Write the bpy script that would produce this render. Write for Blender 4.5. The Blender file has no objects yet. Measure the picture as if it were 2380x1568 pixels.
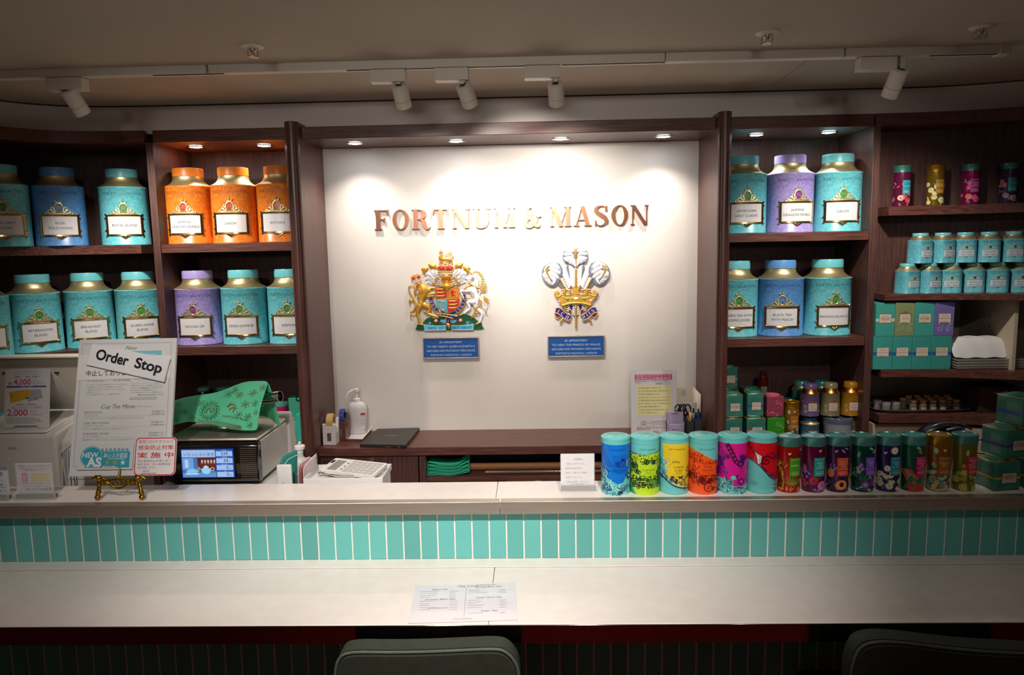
import bpy, bmesh, math, random
from math import sin, cos, pi, radians, sqrt, atan2, tan
from mathutils import Vector, Matrix
from mathutils.geometry import tessellate_polygon

# ------------------------------------------------------------------ camera
SC = bpy.context.scene
COL = SC.collection
PW, PH, F = 2380.0, 1568.0, 1700.0
EYE = Vector((0, 0, 1.55))
CM = Matrix.Rotation(radians(1.574), 3, 'Z') @ Matrix.Rotation(radians(90 - 7.061), 3, 'X') @ Matrix.Rotation(radians(-1.071), 3, 'Z')
cd = bpy.data.cameras.new('camera')
cam = bpy.data.objects.new('camera', cd)
COL.objects.link(cam)
cam.matrix_world = Matrix.Translation(EYE) @ CM.to_4x4()
cd.sensor_fit = 'HORIZONTAL'; cd.sensor_width = 36.0; cd.lens = 36.0 * F / PW
cd.clip_start = 0.018
SC.camera = cam

# ------------------------------------------------------------------ world, light, exposure
SC.view_settings.view_transform = 'Standard'
SC.view_settings.look = 'None'
SC.view_settings.gamma = 1.0
SC.view_settings.use_curve_mapping = False
SC.view_settings.exposure = 1.5
wd = bpy.data.worlds.new('world'); SC.world = wd; wd.use_nodes = True
wd.node_tree.nodes['Background'].inputs[0].default_value = (1.0, 0.88, 0.76, 1)
wd.node_tree.nodes['Background'].inputs[1].default_value = 0.018

def spot(name, loc, aim, power, angle, blend=0.5, size=0.02, col=(1, .935, .88)):
    l = bpy.data.lights.new(name, 'SPOT'); l.energy = power; l.spot_size = radians(angle)
    l.spot_blend = blend; l.shadow_soft_size = size; l.color = col
    o = bpy.data.objects.new(name, l); COL.objects.link(o); o.location = loc
    o.rotation_euler = (Vector(aim) - Vector(loc)).to_track_quat('-Z', 'Y').to_euler()
    return o
def area(name, loc, aim, power, sx, sy, col=(1, .935, .88)):
    l = bpy.data.lights.new(name, 'AREA'); l.energy = power; l.shape = 'RECTANGLE'; l.size = sx; l.size_y = sy; l.color = col
    o = bpy.data.objects.new(name, l); COL.objects.link(o); o.location = loc
    o.rotation_euler = (Vector(aim) - Vector(loc)).to_track_quat('-Z', 'Y').to_euler()
    return o
# ceiling downlights over the customers' side (out of frame; last two added to light the carpet)
for x, y, ax, ay, p, a in [(-0.45, 0.72, -0.34, 1.78, 30, 58), (0.22, 0.72, 0.08, 1.78, 28, 58), (-0.9, 0.85, -1.0, 1.98, 12, 52), (0.95, 0.85, 0.80, 1.90, 3.4, 54), (-.3, .25, -.3, .05, 5, 54), (.75, .25, .75, .05, 4, 54)]:
    spot('downlight_and_carpet_fill', (x, y, 2.06), (ax, ay, 0.85), p, a, 1.0, 0.03)
# weak unseen fill spots near the camera, added to wash the shelves with tins
for x, y, tx, tz, p in [(-0.9, 0.95, -1.20, 1.35, 5), (0.9, 0.95, 1.05, 1.35, 4), (0.75, 0.6, 1.0, .86, 9)]:
    spot('shelf_wash_fill', (x, y, 2.04), (tx, 2.75, tz), p, 50 if tz > 1 else 26, 0.9, 0.03, (1, .97, .93))
# unseen area light added behind the camera, mirrored in the sign letters
area('sign_reflection_fill', (-0.30, -2.4, 1.98), (-0.1, 2.9, 1.80), .48, 1.15, 0.26).data.spread = radians(32)
LAMPS_TRACK = []

# ------------------------------------------------------------------ materials
def lin(c):
    if isinstance(c, str):
        c = c.lstrip('#'); c = [int(c[i:i + 2], 16) / 255 for i in (0, 2, 4)]
    return tuple(x / 12.92 if x <= .04045 else ((x + .055) / 1.055) ** 2.4 for x in c[:3])
MC = {}
def _new(key):
    m = bpy.data.materials.new(key); m.use_nodes = True
    return m, m.node_tree, m.node_tree.nodes['Principled BSDF']
def mat(c, rough=.5, metal=0., name=None, spec=.5, coat=0., trans=0., ior=1.45, emit=None, es=0., alpha=1.):
    key = ('m', c, rough, metal, spec, coat, trans, emit, es, alpha)
    if key in MC: return MC[key]
    m, nt, b = _new(name or 'paint')
    b.inputs['Base Color'].default_value = (*lin(c), 1); b.inputs['Roughness'].default_value = rough
    b.inputs['Metallic'].default_value = metal; b.inputs['Specular IOR Level'].default_value = spec
    b.inputs['Coat Weight'].default_value = coat; b.inputs['Transmission Weight'].default_value = trans; b.inputs['IOR'].default_value = ior
    b.inputs['Alpha'].default_value = alpha
    if emit: b.inputs['Emission Color'].default_value = (*lin(emit), 1); b.inputs['Emission Strength'].default_value = es
    MC[key] = m; return m
def print_mat(rough=.5, metal=0.):
    key = ('p', rough, metal)
    if key in MC: return MC[key]
    m, nt, b = _new('print_ink'); a = nt.nodes.new('ShaderNodeVertexColor'); a.layer_name = 'Col'
    nt.links.new(a.outputs[0], b.inputs['Base Color']); b.inputs['Roughness'].default_value = rough; b.inputs['Metallic'].default_value = metal
    MC[key] = m; return m
def screen_mat():
    if 'scr' in MC: return MC['scr']
    m, nt, b = _new('lit_screen'); a = nt.nodes.new('ShaderNodeVertexColor'); a.layer_name = 'Col'
    nt.links.new(a.outputs[0], b.inputs['Emission Color']); b.inputs['Emission Strength'].default_value = .36
    b.inputs['Base Color'].default_value = (0, 0, 0, 1); b.inputs['Roughness'].default_value = .15
    MC['scr'] = m; return m
def noise_mat(name, c1, c2, scale=(1, 1, 1), nscale=5., lo=.35, hi=.65, rough=.5, metal=0., bump=0., coat=0., detail=6., rvar=0.):
    key = ('n', name)
    if key in MC: return MC[key]
    m, nt, b = _new(name); N = nt.nodes; L = nt.links
    tc = N.new('ShaderNodeTexCoord'); mp = N.new('ShaderNodeMapping'); mp.inputs['Scale'].default_value = scale
    no = N.new('ShaderNodeTexNoise'); no.inputs['Scale'].default_value = nscale; no.inputs['Detail'].default_value = detail
    cr = N.new('ShaderNodeValToRGB'); cr.color_ramp.elements[0].position = lo; cr.color_ramp.elements[1].position = hi
    cr.color_ramp.elements[0].color = (*lin(c1), 1); cr.color_ramp.elements[1].color = (*lin(c2), 1)
    L.new(tc.outputs['Object'], mp.inputs[0]); L.new(mp.outputs[0], no.inputs[0]); L.new(no.outputs[0], cr.inputs[0]); L.new(cr.outputs[0], b.inputs['Base Color'])
    b.inputs['Roughness'].default_value = rough; b.inputs['Metallic'].default_value = metal; b.inputs['Coat Weight'].default_value = coat
    if bump:
        bp = N.new('ShaderNodeBump'); bp.inputs['Strength'].default_value = bump; bp.inputs['Distance'].default_value = .001
        L.new(no.outputs[0], bp.inputs['Height']); L.new(bp.outputs[0], b.inputs['Normal'])
    MC[key] = m; return m
def tile_mat(name, c, rough=.12):
    key = ('t', name)
    if key in MC: return MC[key]
    m, nt, b = _new(name); N = nt.nodes; L = nt.links
    oi = N.new('ShaderNodeObjectInfo'); hs = N.new('ShaderNodeHueSaturation'); hs.inputs['Color'].default_value = (*lin(c), 1)
    mr = N.new('ShaderNodeMapRange'); mr.inputs['To Min'].default_value = .86; mr.inputs['To Max'].default_value = 1.1
    L.new(oi.outputs['Random'], mr.inputs[0]); L.new(mr.outputs[0], hs.inputs['Value']); L.new(hs.outputs[0], b.inputs['Base Color'])
    b.inputs['Roughness'].default_value = rough
    tc = N.new('ShaderNodeTexCoord'); no = N.new('ShaderNodeTexNoise'); no.inputs['Scale'].default_value = 22; bp = N.new('ShaderNodeBump')
    bp.inputs['Strength'].default_value = .12; bp.inputs['Distance'].default_value = .002
    L.new(tc.outputs['Object'], no.inputs[0]); L.new(no.outputs[0], bp.inputs['Height']); L.new(bp.outputs[0], b.inputs['Normal'])
    MC[key] = m; return m
def damask(name, c1, c2, rough=.33):
    """painted tin with a tone-on-tone leaf pattern"""
    key = ('d', name)
    if key in MC: return MC[key]
    m, nt, b = _new(name); N = nt.nodes; L = nt.links
    tc = N.new('ShaderNodeTexCoord'); wp = N.new('ShaderNodeTexNoise'); wp.inputs['Scale'].default_value = 38; wp.inputs['Detail'].default_value = 1.5
    wp.inputs['Distortion'].default_value = 2.2
    cr = N.new('ShaderNodeValToRGB'); cr.color_ramp.elements[0].position = .47; cr.color_ramp.elements[1].position = .53
    cr.color_ramp.elements[0].color = (*lin(c2), 1); cr.color_ramp.elements[1].color = (*lin(c1), 1)
    L.new(tc.outputs['Object'], wp.inputs[0]); L.new(wp.outputs[0], cr.inputs[0]); L.new(cr.outputs[0], b.inputs['Base Color'])
    b.inputs['Roughness'].default_value = rough
    MC[key] = m; return m
WOOD_H = noise_mat('mahogany_horizontal', '#3e211b', '#6c4137', (3, 60, 60), 3., .3, .7, .38, bump=.15)
WOOD_V = noise_mat('mahogany_vertical', '#341c18', '#58362f', (60, 60, 3), 3., .3, .7, .52, bump=.15)
WOOD_P = noise_mat('mahogany_polished', '#46281f', '#68403a', (40, 40, 2), 3., .3, .7, .33, bump=.05)
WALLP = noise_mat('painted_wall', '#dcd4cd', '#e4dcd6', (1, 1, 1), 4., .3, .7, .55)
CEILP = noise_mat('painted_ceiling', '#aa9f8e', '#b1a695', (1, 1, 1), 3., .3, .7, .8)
STONE = noise_mat('white_counter_stone', '#e4dad2', '#e8dfd8', (2, 2, 2), 14., .35, .65, .28, detail=8)
STEEL = noise_mat('brushed_steel', '#b3a698', '#c8bcae', (2, 60, 160), 4., .3, .7, .42, .85)
STEELM = noise_mat('polished_steel_band', '#8d837b', '#a0968d', (2, 60, 160), 4., .3, .7, .10, 1.0)
GOLD = mat('#d8c795', .40, .85, 'satin_gold'); GOLDP = mat('#dcc088', .20, 1.0, 'polished_gold'); GOLDC = mat('#e6ad48', .38, .6, 'crest_gold')
BRASS = mat('#a5812f', .33, 1.0, 'aged_brass'); CHROME = mat('#d9d4cf', .08, 1.0, 'chrome'); WHITE = mat('#e9e5e0', .4, 0, 'white_plastic')
BLACK = mat('#0d0c0c', .4, 0, 'black_plastic'); PAPER = mat('#e6e2de', .6, 0, 'paper'); GLASS = mat('#ffffff', .03, 0, 'clear_acrylic', trans=1., ior=1.3, alpha=1.)
TEAL = '#55c2bf'; TEALM = mat('#58c4c0', .3, 0, 'teal_lacquer')

# ------------------------------------------------------------------ mesh accumulators
def at(u, v, Y=None, Z=None):
    """photograph measurement -> point on a plane of the room"""
    d = CM @ Vector(((u - PW / 2) / F, (PH / 2 - v) / F, -1))
    k = (Y / d.y) if Y is not None else ((Z - EYE.z) / d.z)
    return EYE + d * k
def smooth(pts, n=5, closed=False):
    if len(pts) < 3 and not closed: return [tuple(p) for p in pts]
    out = []; N = len(pts); D = len(pts[0])
    rng = range(N if closed else N - 1)
    for i in rng:
        g = (lambda j: pts[j % N]) if closed else (lambda j: pts[max(0, min(N - 1, j))])
        p0, p1, p2, p3 = g(i - 1), g(i), g(i + 1), g(i + 2)
        for k in range(n):
            t = k / n
            out.append(tuple(.5 * (2 * p1[d] + (p2[d] - p0[d]) * t + (2 * p0[d] - 5 * p1[d] + 4 * p2[d] - p3[d]) * t * t + (3 * p1[d] - p0[d] - 3 * p2[d] + p3[d]) * t ** 3) for d in range(D)))
    if not closed: out.append(tuple(pts[-1]))
    return out
class G:
    """collects shapes; build() links them as ONE mesh object"""
    def __init__(s): s.v = []; s.f = []; s.c = []; s.mi = []; s.cur = (1, 1, 1); s.m = 0
    def col(s, c): s.cur = lin(c); return s
    def slot(s, i): s.m = i; return s
    def add(s, vs, fs):
        o = len(s.v); s.v += [tuple(v) for v in vs]
        for f in fs: s.f.append(tuple(i + o for i in f)); s.c.append(s.cur); s.mi.append(s.m)
        return s
    def box(s, x0, x1, y0, y1, z0, z1, T=None):
        vs = [Vector((x, y, z)) for z in (z0, z1) for y in (y0, y1) for x in (x0, x1)]
        if T is not None: vs = [T @ v for v in vs]
        return s.add(vs, [(0, 2, 3, 1), (4, 5, 7, 6), (0, 1, 5, 4), (2, 6, 7, 3), (0, 4, 6, 2), (1, 3, 7, 5)])
    def lathe(s, prof, n=32, c=(0, 0, 0), sx=1., sy=1., e=2., T=None, cap=True):
        vs = []
        for r, z in prof:
            for i in range(n):
                a = 2 * pi * i / n; k = (abs(cos(a)) ** e + abs(sin(a)) ** e) ** (-1 / e)
                v = Vector((c[0] + r * sx * k * cos(a), c[1] + r * sy * k * sin(a), c[2] + z))
                vs.append(T @ v if T is not None else v)
        fs = []
        for j in range(len(prof) - 1):
            for i in range(n): fs.append((j * n + i, j * n + (i + 1) % n, (j + 1) * n + (i + 1) % n, (j + 1) * n + i))
        if cap:
            if prof[0][0] > 1e-6: fs.append(tuple(range(n - 1, -1, -1)))
            if prof[-1][0] > 1e-6: fs.append(tuple((len(prof) - 1) * n + i for i in range(n)))
        return s.add(vs, fs)
    def cyl(s, p0, p1, r0, r1=None, n=16):
        p0 = Vector(p0); p1 = Vector(p1); r1 = r0 if r1 is None else r1
        d = (p1 - p0); T = Matrix.Translation(p0) @ d.to_track_quat('Z', 'Y').to_matrix().to_4x4()
        return s.lathe([(r0, 0), (r1, d.length)], n, T=T)
    def tube(s, pts, r, n=8, flat=1., up=(0, 0, 1), cap=True):
        pts = [Vector(p[:3]) for p in pts]; N = len(pts); rr = r if isinstance(r, (list, tuple)) else [r] * N
        up = Vector(up); vs = []
        for i, p in enumerate(pts):
            t = (pts[min(N - 1, i + 1)] - pts[max(0, i - 1)])
            if t.length < 1e-9: t = Vector((0, 0, 1))
            t.normalize(); a = t.cross(up)
            if a.length < 1e-3: a = t.cross(Vector((1, 0, 0)))
            a.normalize(); b = a.cross(t)
            for k in range(n):
                w = 2 * pi * k / n; vs.append(p + a * (rr[i] * cos(w)) + b * (rr[i] * flat * sin(w)))
        fs = [(j * n + i, j * n + (i + 1) % n, (j + 1) * n + (i + 1) % n, (j + 1) * n + i) for j in range(N - 1) for i in range(n)]
        if cap: fs += [tuple(range(n - 1, -1, -1)), tuple((N - 1) * n + i for i in range(n))]
        return s.add(vs, fs)
    def prism(s, poly, a, b, axis='Z', T=None):
        """poly 2-D extruded from a to b; axis Z: (x,y), Y: (x,z), X: (y,z)"""
        n = len(poly)
        def mk(p, h):
            v = Vector((p[0], p[1], h)) if axis == 'Z' else (Vector((p[0], h, p[1])) if axis == 'Y' else Vector((h, p[0], p[1])))
            return T @ v if T is not None else v
        vs = [mk(p, a) for p in poly] + [mk(p, b) for p in poly]
        tri = tessellate_polygon([[Vector((p[0], p[1], 0)) for p in poly]])
        fs = [tuple(t) for t in tri] + [tuple(i + n for i in reversed(t)) for t in tri]
        fs += [(i, (i + 1) % n, n + (i + 1) % n, n + i) for i in range(n)]
        return s.add(vs, fs)
    def sheet(s, rows):
        nr = len(rows); nc = len(rows[0]); vs = [p for r in rows for p in r]
        return s.add(vs, [(j * nc + i, j * nc + i + 1, (j + 1) * nc + i + 1, (j + 1) * nc + i) for j in range(nr - 1) for i in range(nc - 1)])
    def ball(s, c, r, n=10, m=6, sx=1, sy=1, sz=1):
        return s.lathe([(max(1e-4, r * sin(pi * i / m)), -r * sz * cos(pi * i / m)) for i in range(m + 1)], n, c, sx, sy, cap=False)
    # --- relief work in an x-z plane, depth d towards -y
    def blob(s, pts, d=0., flat=.6, n=8, sm=4, sc=1.):
        q = smooth(pts, sm) if len(pts) > 2 else pts
        P3 = [(p[0], -d, p[1]) for p in q]; rr = [max(p[2], 1e-4) for p in q]
        # rounded ends
        return s.tube(P3, rr, n, flat, up=(0, 1, 0)) if False else s._blob(P3, rr, n, flat)
    def _blob(s, P3, rr, n, flat):
        P3 = [Vector(p) for p in P3]; N = len(P3)
        t0 = (P3[0] - P3[1]).normalized(); t1 = (P3[-1] - P3[-2]).normalized()
        P3 = [P3[0] + t0 * rr[0] * .8] + P3 + [P3[-1] + t1 * rr[-1] * .8]; rr = [rr[0] * .35] + list(rr) + [rr[-1] * .35]
        vs = []; N = len(P3)
        for i, p in enumerate(P3):
            t = (P3[min(N - 1, i + 1)] - P3[max(0, i - 1)])
            if t.length < 1e-9: t = Vector((0, 0, 1))
            t.normalize(); a = Vector((-t.z, 0, t.x)); b = Vector((0, -1, 0))
            for k in range(n):
                w = 2 * pi * k / n; vs.append(p + a * (rr[i] * cos(w)) + b * (rr[i] * flat * sin(w)))
        fs = [(j * n + i, j * n + (i + 1) % n, (j + 1) * n + (i + 1) % n, (j + 1) * n + i) for j in range(N - 1) for i in range(n)]
        fs += [tuple(range(n - 1, -1, -1)), tuple((N - 1) * n + i for i in range(n))]
        return s.add(vs, fs)
    def build(s, name, m, parent=None, world=False, loc=None, rz=0., sm=35, bevel=0., bseg=2, solid=0., label=None, kind=None, subsurf=0):
        me = bpy.data.meshes.new(name); me.from_pydata(s.v, [], s.f)
        ms = m if isinstance(m, (list, tuple)) else [m]
        for x in ms: me.materials.append(x)
        if len(ms) > 1: me.polygons.foreach_set('material_index', s.mi)
        bm = bmesh.new(); bm.from_mesh(me); bmesh.ops.recalc_face_normals(bm, faces=bm.faces); bm.to_mesh(me); bm.free()
        ca = me.color_attributes.new('Col', 'FLOAT_COLOR', 'CORNER'); buf = []
        for p in me.polygons: buf += [*s.c[p.index], 1.0] * p.loop_total
        ca.data.foreach_set('color', buf)
        if sm: me.shade_smooth(); me.set_sharp_from_angle(angle=radians(sm))
        o = link(name, me, parent, world, loc, rz)
        if bevel:
            b = o.modifiers.new('bevel', 'BEVEL'); b.width = bevel; b.segments = bseg; b.limit_method = 'ANGLE'; b.angle_limit = radians(40)
        if solid: b = o.modifiers.new('solid', 'SOLIDIFY'); b.thickness = solid; b.offset = 0
        if subsurf: b = o.modifiers.new('sub', 'SUBSURF'); b.levels = subsurf; b.render_levels = subsurf
        if label: o['label'] = label
        if kind: o['kind'] = kind
        return o
def worldloc(p):
    v = Vector((0, 0, 0))
    while p is not None: v += Vector(p.location); p = p.parent
    return v
def link(name, data, parent=None, world=False, loc=None, rz=0.):
    o = bpy.data.objects.new(name, data); COL.objects.link(o)
    if parent is not None: o.parent = parent
    if world and parent is not None: o.location = -worldloc(parent)
    if loc is not None: o.location = Vector(o.location) + Vector(loc)
    if rz: o.rotation_euler = (0, 0, rz)
    return o
def thing(name, label, cat, loc=(0, 0, 0), rz=0., group=None, tilt=None):
    o = bpy.data.objects.new(name, None); COL.objects.link(o); o.location = loc; o.rotation_euler = (0, 0, rz) if tilt is None else tilt
    o.empty_display_size = .02; o['label'] = label; o['category'] = cat
    if group: o['group'] = group
    return o
def tag(o, label, cat, group=None):
    o['label'] = label; o['category'] = cat
    if group: o['group'] = group
    return o
def share(src, parent, name=None):
    """a copy of a part (shared mesh data) under another thing"""
    c = src.copy(); COL.objects.link(c); c.parent = parent
    if name: c.name = name
    return c

# ------------------------------------------------------------------ lettering
TCACHE = {}
def text_geo(s, bold=0., shear=0.):
    k = (s, bold, shear)
    if k in TCACHE: return TCACHE[k]
    c = bpy.data.curves.new('t', 'FONT'); c.body = s; c.size = 1.; c.resolution_u = 7 if s in ('Order', 'Stop') else 3; c.offset = bold; c.shear = shear
    o = bpy.data.objects.new('t', c); COL.objects.link(o)
    dg = bpy.context.evaluated_depsgraph_get(); me = bpy.data.meshes.new_from_object(o.evaluated_get(dg))
    vs = [(v.co.x, v.co.y) for v in me.vertices]; fs = [tuple(p.vertices) for p in me.polygons]
    bpy.data.objects.remove(o); bpy.data.curves.remove(c); bpy.data.meshes.remove(me)
    w = max([v[0] for v in vs], default=0)
    TCACHE[k] = (vs, fs, w); return TCACHE[k]

TK, TN, SV, SO = .185, .05, .045, .07
def _r(x0, x1, y0, y1): return [(x0, y0), (x1, y0), (x1, y1), (x0, y1)]
def _stem(x, w, y0=0, y1=1, t=True, b=True):
    o = [_r(x, x + w, y0, y1)]
    if b: o.append(_r(x - SO, x + w + SO, y0, y0 + SV))
    if t: o.append(_r(x - SO, x + w + SO, y1 - SV, y1))
    return o
def _ring(cx, cy, rx, ry, tx, ty, a0=0, a1=360, n=28):
    o = []; k = max(4, int(n * abs(a1 - a0) / 360))
    for i in range(k):
        a, b = radians(a0 + (a1 - a0) * i / k), radians(a0 + (a1 - a0) * (i + 1) / k)
        o.append([(cx + rx * cos(a), cy + ry * sin(a)), (cx + rx * cos(b), cy + ry * sin(b)), (cx + (rx - tx) * cos(b), cy + (ry - ty) * sin(b)), (cx + (rx - tx) * cos(a), cy + (ry - ty) * sin(a))])
    return o
def _diag(x0, y0, x1, y1, w): return [[(x0, y0), (x0 + w, y0), (x1 + w, y1), (x1, y1)]]
def _str(pts, n=4):
    q = smooth(pts, n); o = []
    L = []
    for i, p in enumerate(q):
        a = q[max(0, i - 1)]; b = q[min(len(q) - 1, i + 1)]; dx, dy = b[0] - a[0], b[1] - a[1]; l = sqrt(dx * dx + dy * dy) or 1
        L.append(((p[0] - dy / l * p[2] / 2, p[1] + dx / l * p[2] / 2), (p[0] + dy / l * p[2] / 2, p[1] - dx / l * p[2] / 2)))
    for i in range(len(L) - 1): o.append([L[i][1], L[i + 1][1], L[i + 1][0], L[i][0]])
    return o
def _arm(x0, x1, y, up, dn):
    o = [_r(x0, x1, y, y + TN)]
    if dn: o.append([(x1 - .10, y + TN * .5), (x1, y - dn), (x1 + .0, y + TN)])
    if up: o.append([(x1 - .10, y + TN * .5), (x1, y), (x1 + .01, y + up)])
    return o
GL = {
 'F': (.66, _stem(.08, TK) + _arm(.08, .62, .95, 0, .24) + _arm(.2, .46, .5, .13, .12)),
 'E': (.70, _stem(.08, TK) + _arm(.08, .62, .95, 0, .22) + _arm(.2, .46, .5, .12, .12) + _arm(.08, .66, 0, .26, 0)),
 'L': (.66, _stem(.08, TK) + _arm(.08, .62, 0, .26, 0)),
 'O': (.84, _ring(.42, .5, .42, .52, .20, .05)), 'Q': (.84, _ring(.42, .5, .42, .52, .20, .05) + _str([(.4, .05, .05), (.6, -.05, .14), (.8, -.18, .04)])),
 'C': (.76, _ring(.42, .5, .42, .52, .20, .05, 42, 318) + [[(.70, .98), (.74, .98), (.74, .68), (.66, .82)]]),
 'G': (.82, _ring(.42, .5, .42, .52, .20, .05, 42, 318) + [[(.70, .98), (.74, .98), (.74, .68), (.66, .82)]] + _stem(.58, TK, .05, .44, True, False)),
 'D': (.84, _stem(.08, TK) + _ring(.36, .5, .46, .5, .20, .045, -90, 90) + [_r(.2, .37, .955, 1), _r(.2, .37, 0, .045)]),
 'P': (.68, _stem(.08, TK) + _ring(.34, .73, .32, .27, .18, .045, -90, 90) + [_r(.2, .35, .955, 1), _r(.2, .35, .46, .505)]),
 'B': (.72, _stem(.08, TK) + _ring(.34, .755, .29, .245, .17, .045, -90, 90) + _ring(.34, .265, .36, .265, .19, .045, -90, 90) + [_r(.2, .35, .955, 1), _r(.2, .35, .49, .53), _r(.2, .35, 0, .045)]),
 'R': (.84, _stem(.08, TK) + _ring(.34, .74, .32, .26, .18, .045, -90, 90) + [_r(.2, .35, .955, 1), _r(.2, .38, .48, .525)] + _str([(.38, .50, .06), (.52, .40, .17), (.57, .18, .18), (.66, .03, .13), (.76, .02, .04), (.82, .10, .03)])),
 'T': (.76, _stem(.285, TK, t=False) + _arm(.38, .75, .95, 0, .26) + [[(.01, .95), (.01, 1), (.4, 1), (.4, .95)], [(.01, .69), (.11, .975), (.01, 1)]]),
 'N': (.90, _stem(.10, TN) + _stem(.76, TN, b=False) + _diag(.76 - .13, 0, .05, 1, .19)),
 'M': (1.02, _stem(.10, TN) + _stem(.76, TK) + _diag(.44, 0, .08, 1, .20) + _diag(.47, 0, .80, 1, .045)),
 'U': (.90, _stem(.10, TK, .3, 1, True, False) + _stem(.76, TN, .3, 1, True, False) + _str([(.19, .32, .185), (.24, .1, .16), (.45, .005, .07), (.68, .09, .055), (.785, .32, .05)], 5)),
 'A': (.90, _diag(.10, 0, .40, 1, .05) + _diag(.62, 0, .36, 1, .19) + [_r(.2, .68, .28, .33), _r(.0, .28, 0, SV), _r(.54, .90, 0, SV)]),
 'S': (.64, _str([(.50, .72, .03), (.47, .92, .05), (.30, .99, .05), (.12, .90, .12), (.10, .70, .16), (.30, .53, .20), (.48, .36, .18), (.50, .14, .12), (.34, .01, .05), (.16, .03, .05), (.08, .26, .03)], 5) + [[(.50, 1), (.55, 1), (.55, .68), (.47, .86)], [(.04, 0), (.08, 0), (.10, .16), (.04, .32)]]),
 '&': (.98, _str([(.88, .52, .05), (.78, .46, .05), (.66, .16, .06), (.40, -.01, .08), (.16, .06, .17), (.13, .27, .17), (.34, .48, .10), (.50, .66, .06), (.52, .86, .07), (.40, .98, .05), (.26, .90, .11), (.24, .72, .14), (.40, .45, .17), (.64, .10, .18), (.84, .02, .08), (.95, .12, .03)], 6) + [_r(.70, .98, .50, .54)]),
 'I': (.34, _stem(.08, TK)), 'H': (.92, _stem(.10, TK) + _stem(.66, TK) + [_r(.2, .7, .48, .53)]),
 'J': (.50, _stem(.22, TK, .2, 1, True, False) + _str([(.31, .22, .18), (.27, .03, .12), (.12, .0, .06), (.06, .12, .1)])),
 'K': (.90, _stem(.10, TK) + _diag(.28, .38, .70, 1, .05) + _diag(.66, 0, .34, .55, .19) + [_r(.58, .90, 0, SV), _r(.60, .84, 1 - SV, 1)]),
 'V': (.88, _diag(.38, 0, .10, 1, .19) + _diag(.44, 0, .72, 1, .05) + [_r(.0, .34, 1 - SV, 1), _r(.62, .88, 1 - SV, 1)]),
 'Y': (.84, _diag(.34, .4, .08, 1, .18) + _diag(.44, .4, .68, 1, .05) + [_r(.0, .32, 1 - SV, 1), _r(.58, .84, 1 - SV, 1)] + _stem(.33, TK, 0, .45, False, True)),
 'W': (1.2, _diag(.28, 0, .08, 1, .17) + _diag(.36, 0, .56, 1, .05) + _diag(.74, 0, .50, 1, .17) + _diag(.82, 0, 1.04, 1, .05) + [_r(.0, .3, 1 - SV, 1), _r(.95, 1.2, 1 - SV, 1)]),
 'Z': (.7, _arm(.06, .64, 0, .24, 0) + [_r(.06, .62, .95, 1)] + _diag(.06, .03, .42, .97, .2)), 'X': (.86, _diag(.6, 0, .08, 1, .19) + _diag(.1, 0, .68, 1, .05)), ' ': (.42, []),
}

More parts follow.
